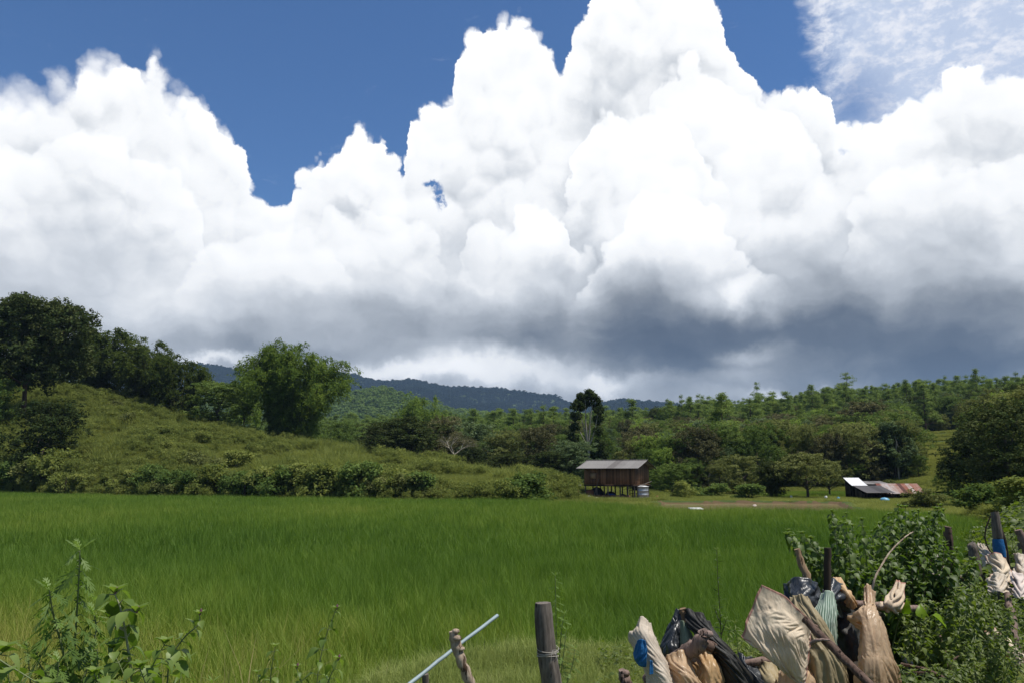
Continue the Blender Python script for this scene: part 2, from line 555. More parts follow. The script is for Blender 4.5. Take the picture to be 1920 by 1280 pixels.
def ground_z(x, y):
    x = np.asarray(x, float); y = np.asarray(y, float)
    c = col_of(x, y)
    Y = np.where(y > 0.5, y, 0.5)
    z = np.zeros_like(x + y)
    # left hill
    df, dc, zc = np.interp(c, *HF), np.interp(c, *HD), np.interp(c, hill_cols, hill_z)
    t = np.clip((Y - df) / (dc - df), 0, 1)
    up = zc * (0.42 * np.sqrt(t + 1e-6) * sstep(t, 0, 0.06) + 0.58 * t ** 1.1)
    down = np.clip(1 - (Y - dc) / 190, 0, 1) ** 1.3
    lump = (fbm(x, y, 1, 4, 0.11) - 0.5) * 2.2 * sstep(t, 0, 0.4) * np.clip(zc / 12, 0, 1)
    hill = np.where(Y > dc, zc * down, up) + lump * (Y < dc + 60)
    z = np.maximum(z, np.where(c < 1260, hill, 0))
    # wooded slope
    wf = np.interp(c, [-600, 600, 1100, 1300, 1600, 1700, 1800, 1900, 2050, 2400], [170, 170, 112, 104, 104, 98, 84, 68, 58, 55])
    wz = np.interp(c, wood_cols, wood_z)
    t = np.clip((Y - wf) / (400 - wf), 0, 1)
    w = wz * (t ** np.interp(c, [1000, 1500, 1800, 2000], [1.05, 1.0, 0.85, 0.7])) + (fbm(x, y, 2, 4, 0.02) - 0.5) * 9 * sstep(t, 0.05, 0.4) * (1 - sstep(t, 0.7, 1))
    w = np.where(Y > 400, wz - np.clip((Y - 400) / 260, 0, 1) * (wz + 6), w)
    z = np.maximum(z, w)
    # green hill
    gz = np.interp(c, green_cols, green_z) - 12
    t = np.clip((Y - 600) / 450, 0, 1)
    g = gz * sstep(t, 0, 1.0) + (fbm(x, y, 3, 4, 0.006) - 0.5) * 22 * sstep(t, 0.05, 0.5) * (1 - sstep(t, 0.8, 1))
    g = np.where(Y > 1050, gz - (Y - 1050) / 500 * gz * 0.8, g)
    z = np.maximum(z, np.where(Y > 600, np.maximum(g, 0), 0))
    # mountains
    mz = np.interp(c, mt_cols, mt_z)
    t = np.clip((Y - 1500) / 1500, 0, 1)
    rug = (fbm(x, y, 4, 5, 0.0024) - 0.80) * 190 * sstep(t, 0.05, 0.5) * (1 - sstep(t, 0.88, 1))
    mz = mz - 5
    m = mz * sstep(t, -0.1, 1.05) + rug
    m = np.where(Y > 3000, mz * np.clip(1 - (Y - 3000) / 5000, 0.3, 1), m)
    z = np.maximum(z, np.where(Y > 1500, m, 0))
    # pond basin and its low bund
    pm, pg = pond_mask(x, y), pond_mask(x, y, 1.5)
    z = z + 0.30 * (pg - pm) * (1 + (fbm(x, y, 9, 3, 0.6) - 0.5)) - 0.25 * pm
    # grassy apron round the hut and behind the pond
    # the near bank
    yb = np.interp(x, BX, BY)
    wdt = np.clip(yb * 0.13, 0.7, 3.0)
    hb = np.interp(x, [-10, 7, 28, 60], [1.5, 1.5, 0.9, 0.5])
    bank = hb * sstep(yb - y, -wdt * 0.1, wdt * 1.1) * (0.93 + 0.14 * fbm(x, y, 6, 3, 0.7))
    z = np.maximum(z, bank)
    z = z + (fbm(x, y, 8, 3, 1.7) - 0.5) * 0.10 * sstep(bank, 0.2, 1.2)
    z = np.where(y < 0.5, np.minimum(z, 1.5), z)
    return z


def gz(x, y):
    return float(ground_z(np.array([x], float), np.array([y], float))[0])


def on_ground(px, Y):
    """ground point in photo column px at distance Y"""
    v = P(px, 900, Y)
    for _ in range(3):
        z = gz(v.x, Y)
        # refine the column for the height
        b = (z - EYE)
        depth = Y * CP + b * SP
        v = Vector(((px - 960) / 1450 * depth, Y, z))
    return v


# ------------------------------------------------------------------ materials
def new_mat(name):
    m = bpy.data.materials.new(name)
    m.use_nodes = True
    m.node_tree.nodes.clear()
    n = NT(m.node_tree)
    out = n.node('ShaderNodeOutputMaterial')
    return m, n, out


def principled(n, out, color, rough=0.8, bump=None, spec=0.3, metallic=0.0, extra=None):
    b = n.node('ShaderNodeBsdfPrincipled')
    n.put(b.inputs['Base Color'], color)
    n.put(b.inputs['Roughness'], rough)
    n.put(b.inputs['Metallic'], metallic)
    b.inputs['Specular IOR Level'].default_value = spec
    for k, v in (extra or {}).items():
        n.put(b.inputs[k], v)
    if bump is not None:
        bn = n.node('ShaderNodeBump')
        bn.inputs['Strength'].default_value = bump[1]
        bn.inputs['Distance'].default_value = bump[2]
        n.put(bn.inputs['Height'], bump[0])
        n.t.links.new(bn.outputs[0], b.inputs['Normal'])
    n.t.links.new(b.outputs[0], out.inputs[0])
    return b


def wpos(n):
    g = n.node('ShaderNodeNewGeometry')
    return S(n, g.outputs['Position'])


def opos(n):
    g = n.node('ShaderNodeTexCoord')
    return S(n, g.outputs['Object'])


def attr(n, name):
    a = n.node('ShaderNodeAttribute', attribute_name=name)
    return S(n, a.outputs['Fac'])


def orand(n):
    return S(n, n.node('ShaderNodeObjectInfo').outputs['Random'])


def foliage_mat(name, dark, mid, light, transl=0.35, yellow=None, nscale=0.5, gloss=0.0, wscale=None):
    """leaf material: colour runs over the leaf's own tone, patches of the plant and the plant itself"""
    m, n, out = new_mat(name)
    def soft(c, k=0.14):
        g = c[0] * 0.3 + c[1] * 0.6 + c[2] * 0.1
        return tuple(q + (g - q) * k for q in c)
    dark, mid, light = soft(dark), soft(mid), soft(light)
    t = attr(n, 'tone') * 0.62 + n.noise(opos(n), nscale, 3, 0.6) * 0.55 - 0.12 + (orand(n) - 0.5) * 0.28
    if wscale:
        t = t + (n.noise(wpos(n), wscale, 3, 0.5) - 0.5) * 0.7
    col = n.ramp(t, [(0.12, dark), (0.5, mid), (0.88, light)] + ([(0.99, yellow)] if yellow else []))
    d = n.node('ShaderNodeBsdfDiffuse'); n.put(d.inputs[0], col)
    tr = n.node('ShaderNodeBsdfTranslucent')
    n.put(tr.inputs[0], n.mix(0.5, col, (light[0] * 1.25, light[1] * 1.3, light[2] * 0.6)))
    mx = n.node('ShaderNodeMixShader'); mx.inputs[0].default_value = min(0.5, transl * 1.25)
    n.t.links.new(d.outputs[0], mx.inputs[1]); n.t.links.new(tr.outputs[0], mx.inputs[2])
    last = mx
    if gloss:
        g = n.node('ShaderNodeBsdfGlossy'); g.inputs['Roughness'].default_value = 0.45
        g.inputs[0].default_value = (1, 1, 1, 1)
        m2 = n.node('ShaderNodeMixShader'); m2.inputs[0].default_value = gloss
        n.t.links.new(mx.outputs[0], m2.inputs[1]); n.t.links.new(g.outputs[0], m2.inputs[2])
        last = m2
    n.t.links.new(last.outputs[0], out.inputs[0])
    return m


def bark_mat(name, a, b, scale=8.0):
    m, n, out = new_mat(name)
    p = opos(n)
    st = n.vm('MULTIPLY', p, (1.0, 1.0, 0.18))
    k = n.noise(st, scale, 5, 0.65)
    col = n.mix(n.step(k, 0.32, 0.68), a, b)
    principled(n, out, col, 0.9, (k, 0.8, 0.02))
    return m


def ground_material():
    m, n, out = new_mat('ground')
    p = wpos(n)
    big = n.noise(p, 0.06, 4, 0.6)
    mid = n.noise(p, 0.55, 5, 0.65)
    fine = n.noise(p, 9.0, 5, 0.7)
    col = n.ramp(big * 0.45 + mid * 0.35 + fine * 0.2, [(0.3, (0.030, 0.050, 0.012)), (0.46, (0.050, 0.078, 0.018)), (0.58, (0.078, 0.108, 0.026)), (0.72, (0.105, 0.120, 0.042))])
    soil = n.mix(n.noise(p, 2.0, 5, 0.7), (0.080, 0.050, 0.026), (0.16, 0.110, 0.058))
    s = attr(n, 'soil') + (mid - 0.5) * 0.5 + (fine - 0.5) * 0.6
    col = n.mix(n.step(s, 0.42, 0.62), col, soil)
    litter = n.mix(n.noise(p, 25.0, 3, 0.7), (0.05, 0.045, 0.025), (0.16, 0.14, 0.075))
    col = n.mix(n.step(n.noise(p, 3.1, 4, 0.7), 0.52, 0.68) * 0.35, col, litter)
    principled(n, out, col, 0.95, (n.noise(p, 4.0, 8, 0.75), 0.9, 0.12), spec=0.15)
    return m


def build_ground():
    # polar sheet centred under the camera, dense inside the view, out past the mountains
    a1 = np.radians(np.arange(-44, 44.01, 0.2))
    a2 = np.radians(np.arange(50, 311, 6.0))
    ang = np.concatenate([a1, a2])
    rad = np.concatenate([[0.0], np.geomspace(0.6, 60, 150), np.geomspace(60.6, 520, 210), np.geomspace(530, 4800, 100)])
    na, nr = len(ang), len(rad)
    A, Q = np.meshgrid(ang, rad)
    X, Y = np.sin(A) * Q, np.cos(A) * Q
    Z = ground_z(X, Y)
    V = np.stack([X, Y, Z], -1).reshape(-1, 3)
    i, j = np.meshgrid(np.arange(nr - 1), np.arange(na), indexing='ij')
    j2 = (j + 1) % na
    F = np.stack([i * na + j, i * na + j2, (i + 1) * na + j2, (i + 1) * na + j], -1).reshape(-1, 4)
    x, y = V[:, 0], V[:, 1]
    c = col_of(x, y)
    soil = np.zeros(len(V))
    # bare earth: eroded patch on the hill, pond rim, yard under the hut, cut terrace on the far slope, track at the right
    pym = lambda z, y_: 640 - 1450 * np.tan(np.arctan2(z - EYE, np.maximum(y_, 1)) - PITCH)
    py = pym(V[:, 2], y)
    front = (y > 5)
    def patch(cx, cy, rx, ry, y0, y1, k=1.0):
        g = np.exp(-(((c - cx) / rx) ** 2 + ((py - cy) / ry) ** 2)) * front * (y > y0) * (y < y1)
        return g * k
    soil += patch(185, 850, 60, 42, 80, 140, 0.85) + patch(150, 800, 40, 16, 80, 150, 0.5)
    hx, hy = P(1157, 930, 91).x, 91
    soil += 0.9 * np.exp(-(((x - hx) / 6.0) ** 2 + ((y - hy + 3.5) / 5.2) ** 2) ** 2)
    soil += 1.0 * (pond_mask(x, y, 0.35) > 0.3) * front
    soil += patch(1165, 830, 26, 12, 150, 300, 1.2)
    soil += patch(1850, 925, 90, 9, 50, 90, 1.0)
    soil += 0.55 * ((np.interp(x, BX, BY) - y > 0) & (y < 5.5))
    return tag(obj_np('ground', V, F, [ground_material()], smooth=True, attrs={'soil': np.clip(soil, 0, 1)}), kind='structure')


ground = build_ground()


def build_pond():
    m, n, out = new_mat('muddy_water')
    p = wpos(n)
    col = n.mix(n.noise(p, 0.4, 4, 0.6), (0.190, 0.150, 0.066), (0.265, 0.210, 0.100))
    principled(n, out, col, 0.12, (n.noise(n.vm('MULTIPLY', p, (1, 2.0, 1)), 5.0, 3, 0.5), 0.12, 0.02), spec=0.5)
    xs, ys = np.linspace(8, 48, 60), np.linspace(49, 82, 40)
    X, Y = np.meshgrid(xs, ys)
    V = np.stack([X, Y, np.full_like(X, 0.06)], -1).reshape(-1, 3)
    pm = pond_mask(X, Y, 1.0)
    i, j = np.meshgrid(np.arange(39), np.arange(59), indexing='ij')
    F = np.stack([i * 60 + j, i * 60 + j + 1, (i + 1) * 60 + j + 1, (i + 1) * 60 + j], -1).reshape(-1, 4)
    keep = pm.ravel()[F].max(1) > 0.1
    tag(obj_np('pond_water', V, F[keep], [m]), kind='structure')


build_pond()


# ================================================================== instancing for uncountable cover
def scatter(name, pts, rots, scales, sources, tilt=0.0):
    """one object that carries its source meshes' copies on the given points; rots are turns about z"""
    me = bpy.data.meshes.new(name)
    n = len(pts)
    me.vertices.add(n)
    me.vertices.foreach_set('co', np.asarray(pts, dtype=np.float32).ravel())
    def av(nm, t, arr):
        a = me.attributes.new(nm, t, 'POINT')
        a.data.foreach_set('vector' if t == 'FLOAT_VECTOR' else 'value', np.asarray(arr).ravel())
    rv = np.zeros((n, 3), dtype=np.float32)
    rv[:, 2] = rots
    if tilt:
        rv[:, :2] = RNG.normal(0, tilt, (n, 2))
    av('rot', 'FLOAT_VECTOR', rv)
    sv = np.asarray(scales, dtype=np.float32)
    if sv.ndim == 1:
        sv = np.stack([sv, sv, sv], -1)
    av('scl', 'FLOAT_VECTOR', sv)
    av('pick', 'INT', RNG.integers(0, len(sources), n).astype(np.int32))
    o = link(bpy.data.objects.new(name, me))
    g = bpy.data.node_groups.new(name, 'GeometryNodeTree')
    g.interface.new_socket('Geometry', in_out='INPUT', socket_type='NodeSocketGeometry')
    g.interface.new_socket('Geometry', in_out='OUTPUT', socket_type='NodeSocketGeometry')
    N, L = g.nodes, g.links
    gi, go = N.new('NodeGroupInput'), N.new('NodeGroupOutput')
    join = N.new('GeometryNodeJoinGeometry')
    def na(nm, t):
        k = N.new('GeometryNodeInputNamedAttribute'); k.data_type = t; k.inputs[0].default_value = nm
        return k
    for i, src in enumerate(sources):
        inst = N.new('GeometryNodeInstanceOnPoints')
        L.new(gi.outputs[0], inst.inputs['Points'])
        oi = N.new('GeometryNodeObjectInfo'); oi.inputs['Object'].default_value = src
        L.new(oi.outputs['Geometry'], inst.inputs['Instance'])
        pk = na('pick', 'INT')
        cmp_ = N.new('FunctionNodeCompare'); cmp_.data_type = 'INT'; cmp_.operation = 'EQUAL'
        L.new(pk.outputs['Attribute'], cmp_.inputs['A'] if cmp_.inputs['A'].type == 'INT' else cmp_.inputs[2])
        cmp_.inputs[3].default_value = i
        L.new(cmp_.outputs[0], inst.inputs['Selection'])
        L.new(na('rot', 'FLOAT_VECTOR').outputs['Attribute'], inst.inputs['Rotation'])
        L.new(na('scl', 'FLOAT_VECTOR').outputs['Attribute'], inst.inputs['Scale'])
        L.new(inst.outputs[0], join.inputs[0])
    L.new(join.outputs[0], go.inputs[0])
    md = o.modifiers.new('copies', 'NODES')
    md.node_group = g
    return o


def blades(n, area, h, w, lean=0.25, curl=0.35, seg=3, tone=None, clump=0, hvar=0.3, keep_flat=False):
    """grass blades as narrow curved strips inside a square of the given side"""
    if clump:
        k = max(1, n // clump)
        cc = RNG.uniform(-area / 2, area / 2, (k, 2))
        wk = RNG.integers(0, k, n)
        base = cc[wk] + RNG.normal(0, 0.045, (n, 2))
        hk = RNG.uniform(0.72, 1.12, k)[wk]; tk = RNG.uniform(0, 1, k)[wk]
    else:
        base = RNG.uniform(-area / 2, area / 2, (n, 2))
    az = RNG.uniform(0, 2 * math.pi, n)
    hh = h * (1 - hvar / 2 + hvar * RNG.uniform(0, 1, n)) * (hk if clump else 1)
    le = np.abs(RNG.normal(0, lean, n))
    cu = np.abs(RNG.normal(0, curl, n))
    wd = w * RNG.uniform(0.6, 1.3, n)
    face = az + math.pi / 2 + RNG.normal(0, 0.5, n)
    sx, sy = np.cos(face), np.sin(face)
    V, T = [], []
    tn = RNG.uniform(0, 1, n) if tone is None else RNG.uniform(*tone, n)
    if clump:
        tn = tn * 0.45 + tk * 0.55
    for i in range(seg + 1):
        t = i / seg
        off = (le * t + cu * t * t) * hh
        z = hh * t * np.sqrt(np.clip(1 - (le * t * 0.6 + cu * t * t * 0.55) ** 2, 0.15, 1))
        x = base[:, 0] + np.cos(az) * off
        y = base[:, 1] + np.sin(az) * off
        ww = wd * (1 - t ** 1.6) * 0.5 if i < seg else 0 * wd
        if i < seg:
            V.append(np.stack([x - sx * ww, y - sy * ww, z], -1)); V.append(np.stack([x + sx * ww, y + sy * ww, z], -1))
            T += [tn * 0.75 + t * 0.25, tn * 0.75 + t * 0.25]
        else:
            V.append(np.stack([x, y, z], -1)); T.append(tn * 0.75 + 0.25)
    k = len(V)
    V = np.stack(V, 1).reshape(-1, 3)
    T = np.stack(T, 1).reshape(-1)
    b = np.arange(n) * k
    F4 = np.concatenate([np.stack([b + 2 * i, b + 2 * i + 1, b + 2 * i + 3, b + 2 * i + 2], -1) for i in range(seg - 1)]) if seg > 1 else np.zeros((0, 4), int)
    i = seg - 1
    F3 = np.stack([b + 2 * i, b + 2 * i + 1, b + 2 * i + 2], -1)
    return V, [F3, F4] if len(F4) else [F3], T


def src_obj(name, V, F, T, mat):
    return bpy.data.objects.new(name, mesh_np(name, V, F, [mat], tone=T))


def rice_material():
    m, n, out = new_mat('rice_leaf')
    p = wpos(n)
    x, y, z = n.sep(p)
    flat = n.xyz(x, y * 0.45, 0.0)
    big = n.noise(flat, 0.10, 4, 0.55)
    mid = n.noise(n.xyz(x, y * 0.7, 0.0), 0.7, 4, 0.6)
    near = n.step(y, 22.0, 10.0)
    yel = near * n.step(x + (big - 0.5) * 14.0, 3.0, -2.0) * 0.36 + n.step(y, 26.0, 60.0) * 0.10
    band = n.m('EXPONENT', n.m('POWER', (y - 50.0) / 12.0, 2.0) * -1.0) * 0.10
    t = attr(n, 'tone') * 0.46 + (n.noise(n.xyz(x, y * 0.5, 0.0), 3.2, 3, 0.6) - 0.5) * 0.45 + (big - 0.5) * 0.75 + (mid - 0.5) * 0.5 + 0.25 + yel + band
    col = n.ramp(t, [(0.05, (0.044, 0.092, 0.017)), (0.4, (0.098, 0.180, 0.028)), (0.66, (0.160, 0.250, 0.038)), (0.9, (0.265, 0.32, 0.06)), (1.0, (0.38, 0.35, 0.11))])
    d = n.node('ShaderNodeBsdfDiffuse'); n.put(d.inputs[0], col)
    tr = n.node('ShaderNodeBsdfTranslucent'); n.put(tr.inputs[0], n.vm('MULTIPLY', col, (1.15, 1.25, 0.6)))
    mx = n.node('ShaderNodeMixShader'); mx.inputs[0].default_value = 0.35
    n.t.links.new(d.outputs[0], mx.inputs[1]); n.t.links.new(tr.outputs[0], mx.inputs[2])
    g = n.node('ShaderNodeBsdfGlossy'); g.inputs['Roughness'].default_value = 0.5
    m2 = n.node('ShaderNodeMixShader'); m2.inputs[0].default_value = 0.008
    n.t.links.new(mx.outputs[0], m2.inputs[1]); n.t.links.new(g.outputs[0], m2.inputs[2])
    n.t.links.new(m2.outputs[0], out.inputs[0])
    return m


M_RICE = rice_material()


def build_rice():
    near = [src_obj('rice_clump', *blades(860, 1.15, 0.72, 0.0112, 0.20, 0.32, 4, clump=9, hvar=0.5), M_RICE) for _ in range(4)]
    far = [src_obj('rice_clump', *blades(900, 2.3, 0.72, 0.026, 0.22, 0.3, 2, clump=7, hvar=0.4), M_RICE) for _ in range(3)]

    def inside(x, y, margin=0.0):
        c = col_of(x, y)
        farY = np.interp(c, *PADDY_FAR) + (fbm(x, y, 21, 3, 0.25) - 0.5) * 1.6
        yb = np.interp(x, BX, BY)
        return (y < farY - margin) & (y > yb + 0.7 + np.clip(yb * 0.05, 0, 1.5))
    # near block
    xs, ys = np.meshgrid(np.arange(-26, 26, 1.0), np.arange(6, 26, 1.0))
    x, y = xs.ravel() + RNG.uniform(-.2, .2, xs.size), ys.ravel() + RNG.uniform(-.2, .2, xs.size)
    k = inside(x, y) & (np.abs(x) < y * 0.78 + 2.0) & (y < 25.5)
    # leave the short-grass spit of the bank open
    k &= ~((x > -1.0) & (x < 1.8) & (y < 9.6))
    x, y = x[k], y[k]
    s = RNG.uniform(0.85, 1.12, len(x)) * (0.90 + 0.22 * fbm(x, y, 31, 3, 0.35))
    tag(scatter('rice_plants', np.stack([x, y, ground_z(x, y) * 0], -1), RNG.uniform(0, 6.28, len(x)), np.stack([np.ones_like(s), np.ones_like(s), s], -1), near), kind='stuff')
    xs, ys = np.meshgrid(np.arange(-76, 60, 2.0), np.arange(25, 104, 2.0))
    x, y = xs.ravel() + RNG.uniform(-.3, .3, xs.size), ys.ravel() + RNG.uniform(-.3, .3, xs.size)
    k = inside(x, y, 0.6) & (np.abs(x) < y * 0.76 + 4.0) & (y >= 25.2)
    x, y = x[k], y[k]
    s = RNG.uniform(0.88, 1.1, len(x)) * (0.90 + 0.22 * fbm(x, y, 31, 3, 0.15))
    tag(scatter('far_rice_plants', np.stack([x, y, x * 0], -1), RNG.uniform(0, 6.28, len(x)), np.stack([np.ones_like(s), np.ones_like(s), s], -1), far), kind='stuff')
    # the paddies glimpsed beyond the pond
    f2 = [src_obj('rice_clump', *blades(500, 2.3, 0.5, 0.03, 0.22, 0.3, 2, tone=(0.5, 1.0)), M_RICE)]
    xs, ys = np.meshgrid(np.arange(30, 52, 2.0), np.arange(90, 106, 2.0))
    x, y = xs.ravel(), ys.ravel()
    tag(scatter('green_rice_beyond_pond', np.stack([x, y, ground_z(x, y)], -1), RNG.uniform(0, 6.28, len(x)), np.ones(len(x)), f2), kind='stuff')


build_rice()


# ================================================================== trees and bushes
def leaf_quads(C, Nrm, L, W, tone, dirs=None, fold=0.12):
    """one four-cornered leaf per row; Nrm is its facing, dirs (optional) the way it points"""
    n = len(C)
    Nrm = Nrm / (np.linalg.norm(Nrm, axis=1)[:, None] + 1e-9)
    if dirs is None:
        dirs = RNG.normal(0, 1, (n, 3))
    d = dirs - Nrm * (dirs * Nrm).sum(1)[:, None]
    d /= np.linalg.norm(d, axis=1)[:, None] + 1e-9
    s = np.cross(Nrm, d)
    L = np.broadcast_to(np.asarray(L, float), (n,))[:, None]
    W = np.broadcast_to(np.asarray(W, float), (n,))[:, None]
    a = C - d * L * 0.5
    b = C + s * W * 0.5 + Nrm * L * fold
    c = C + d * L * 0.5
    e = C - s * W * 0.5 + Nrm * L * fold
    V = np.stack([a, b, c, e], 1).reshape(-1, 3)
    F = np.arange(4 * n).reshape(n, 4)
    T = np.repeat(np.asarray(tone, float), 4)
    return V, F, T


def unit(n):
    v = RNG.normal(0, 1, (n, 3))
    return v / np.linalg.norm(v, axis=1)[:, None]


def blob_crown(lobes, nleaf, leaf, aspect=0.6, shell=(0.55, 1.05), clump=26, up=0.35, cr=0.5, droop=0.0):
    """leaf clumps on overlapping lobes; lobes rows are x y z rx ry rz"""
    lobes = np.asarray(lobes, float)
    area = lobes[:, 3] * lobes[:, 5]
    nc = max(1, nleaf // clump)
    li = RNG.choice(len(lobes), nc, p=area / area.sum())
    u = unit(nc)
    fl = (u[:, 2] < -0.35) & (RNG.uniform(0, 1, nc) < 0.45)
    u[:, 2] = np.where(fl, -u[:, 2] * 0.6, u[:, 2])
    r = RNG.uniform(*shell, nc) ** 0.8
    cc = lobes[li, :3] + u * lobes[li, 3:] * r[:, None]
    ctone = np.clip(RNG.normal(0.5, 0.22, nc), 0, 1)
    k = np.repeat(np.arange(nc), clump)
    off = unit(len(k)) * (RNG.uniform(0, 1, len(k)) ** 0.5)[:, None] * cr * np.array([1, 1, 0.8])
    C = cc[k] + off
    if droop:
        C[:, 2] -= droop * (off[:, 0] ** 2 + off[:, 1] ** 2) / (cr * cr + 1e-9) * cr
    Nn = u[k] * 0.55 + unit(len(k)) * 0.85 + np.array([0, 0, up])
    T = np.clip(ctone[k] + RNG.normal(0, 0.13, len(k)), 0, 1)
    sz = leaf * RNG.uniform(0.65, 1.35, len(k))
    return leaf_quads(C, Nn, sz, sz * aspect, T)


def make_lobes(H, W, n, lo=0.3, hi=1.0, flat=0.95, rmin=0.13, rmax=0.24, peak=0.62):
    """lobe centres inside an egg-shaped crown between the heights lo*H and hi*H"""
    out = []
    for i in range(n):
        t = RNG.uniform(0, 1)
        z = lo + (hi - lo) * t
        env = math.sin(math.pi * min(1, max(0, (t * 0.8 + 0.16)))) ** 0.6
        r = W / 2 * env * math.sqrt(RNG.uniform(0.05, 1)) * 0.78
        a = RNG.uniform(0, 6.283)
        q = W * RNG.uniform(rmin, rmax)
        zz = min(z * H, H - q * flat * 0.95)
        out.append((math.cos(a) * r, math.sin(a) * r, zz, q, q, q * flat))
    return out


def limb_set(lobes, H, r0, trunk_top=0.55, nb=7, lean=0.0, seg=7, kink=0.04):
    mb = MB()
    tt = H * trunk_top
    zs = np.linspace(-0.3, tt, 7)
    tr = np.array([(lean * z / H * H * 0.3 + RNG.normal(0, kink) * z / 3, RNG.normal(0, kink) * z / 3, z) for z in zs])
    mb.tube(tr, np.linspace(r0, r0 * 0.55, 7), seg)
    lob = sorted(lobes, key=lambda q: -q[3])[:nb]
    for q in lob:
        k = RNG.integers(3, 7)
        s = tr[k]
        e = np.array(q[:3])
        m = (s + e) / 2 + np.array([0, 0, -abs(e[0]) * 0.08]) + RNG.normal(0, 0.12, 3)
        mb.tube([s, m, e], [r0 * 0.42, r0 * 0.26, r0 * 0.08], 5)
    return mb


M_BARK = bark_mat('grey_brown_bark', (0.055, 0.042, 0.030), (0.15, 0.12, 0.09))
M_BARK_PALE = bark_mat('pale_bark', (0.20, 0.17, 0.13), (0.42, 0.38, 0.31))
M_BARK_RED = bark_mat('reddish_bark', (0.07, 0.040, 0.028), (0.16, 0.095, 0.065))
M_CULM = bark_mat('bamboo_culm', (0.05, 0.065, 0.02), (0.13, 0.13, 0.05))

M_LEAF_MID = foliage_mat('broad_leaf', (0.050, 0.096, 0.018), (0.111, 0.180, 0.034), (0.211, 0.281, 0.050), 0.26, nscale=0.35)
M_LEAF_DARK = foliage_mat('dark_leaf', (0.023, 0.043, 0.012), (0.054, 0.082, 0.021), (0.118, 0.133, 0.039), 0.16, nscale=0.35)
M_LEAF_OLIVE = foliage_mat('olive_leaf', (0.080, 0.101, 0.028), (0.161, 0.186, 0.047), (0.265, 0.276, 0.079), 0.25, nscale=0.4)
M_LEAF_BROWN = foliage_mat('brownish_leaf', (0.057, 0.061, 0.029), (0.122, 0.119, 0.048), (0.226, 0.203, 0.088), 0.15, nscale=0.5)
M_LEAF_BRIGHT = foliage_mat('fresh_leaf', (0.080, 0.146, 0.022), (0.161, 0.265, 0.034), (0.310, 0.398, 0.060), 0.36, nscale=0.4)
M_LEAF_BLUE = foliage_mat('bluish_leaf', (0.050, 0.090, 0.037), (0.111, 0.169, 0.068), (0.232, 0.293, 0.139), 0.2, nscale=0.4)
M_LEAF_BAMBOO = foliage_mat('bamboo_leaf', (0.050, 0.096, 0.014), (0.111, 0.186, 0.024), (0.231, 0.316, 0.042), 0.36, nscale=0.3)
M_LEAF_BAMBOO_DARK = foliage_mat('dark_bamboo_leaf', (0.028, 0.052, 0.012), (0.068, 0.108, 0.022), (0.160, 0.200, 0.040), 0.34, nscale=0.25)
M_NEEDLE = foliage_mat('pine_needles', (0.088, 0.157, 0.034), (0.177, 0.265, 0.050), (0.300, 0.386, 0.078), 0.24, nscale=0.3)
M_SCRUB = foliage_mat('scrub_leaf', (0.092, 0.131, 0.026), (0.200, 0.242, 0.044), (0.344, 0.365, 0.072), 0.3, nscale=1.2, wscale=0.12)
M_GRASS = foliage_mat('hill_grass', (0.106, 0.144, 0.026), (0.209, 0.246, 0.042), (0.341, 0.348, 0.073), 0.3, nscale=2.0, yellow=(0.534, 0.384, 0.138), wscale=0.08)
M_FAR = foliage_mat('far_leaf', (0.071, 0.145, 0.035), (0.152, 0.238, 0.052), (0.264, 0.358, 0.077), 0.2, nscale=0.1, gloss=0.0, wscale=0.01)
M_RIDGE_SHADED = foliage_mat('cloud_shaded_ridge_leaf', (0.009, 0.022, 0.013), (0.016, 0.034, 0.019), (0.025, 0.048, 0.024), 0.1, nscale=0.05, gloss=0.0, wscale=0.003)  # very dark leaf colour holds the cloud shadow over the mountains


class Kind:
    """a tree kind: a crown mesh and a trunk mesh, copied for every tree of it"""
    def __init__(self, name, H, W, crown, trunk, mcrown, mtrunk, extra=None):
        self.name = name
        V, F, T = crown
        self.H = float(np.quantile(V[:, 2], 0.998))
        self.W = float(np.quantile(V[:, 0], 0.995) - np.quantile(V[:, 0], 0.005))
        self.crown = mesh_np(name + '_crown', V, F, [mcrown], tone=T)
        V, F, T = trunk.data()
        self.trunk = mesh_np(name + '_trunk', V, F, [mtrunk], tone=T, smooth=True)

    def put(self, px, Y, top, width_px=None, label=None, cat='tree', group=None, rz=None, name=None, sink=0.0, x=None, crown_mat=None, parts=True):
        g = on_ground(px, Y) if x is None else Vector((x, Y, gz(x, Y)))
        h = P(px, top, Y).z - g.z + sink
        h = max(h, 0.6)
        s = h / self.H
        w = s if width_px is None else (width_px / 1450 * Y) / self.W
        root = empty(name or self.name, (g.x, g.y, g.z - sink), RNG.uniform(0, 6.28) if rz is None else rz, (w, w, s))
        tag(root, label, cat, group)
        c = link(bpy.data.objects.new('crown', self.crown), root)
        link(bpy.data.objects.new('trunk', self.trunk), root)
        if crown_mat is not None:
            c.material_slots[0].link = 'OBJECT'
            c.material_slots[0].material = crown_mat
        return root


def broad(name, H, W, nl, leaf, mat, bark=None, n=16, lo=0.3, aspect=0.6, r0=0.2, cr=0.5, tt=0.5, shell=(0.55, 1.05), rmin=0.13, rmax=0.24, flat=0.95, nb=8, up=0.35):
    lobes = make_lobes(H, W, n, lo, 1.0, flat, rmin, rmax)
    return Kind(name, H, W, blob_crown(lobes, nl, leaf, aspect, shell, cr=cr, up=up), limb_set(lobes, H, r0, tt, nb), mat, bark or M_BARK)


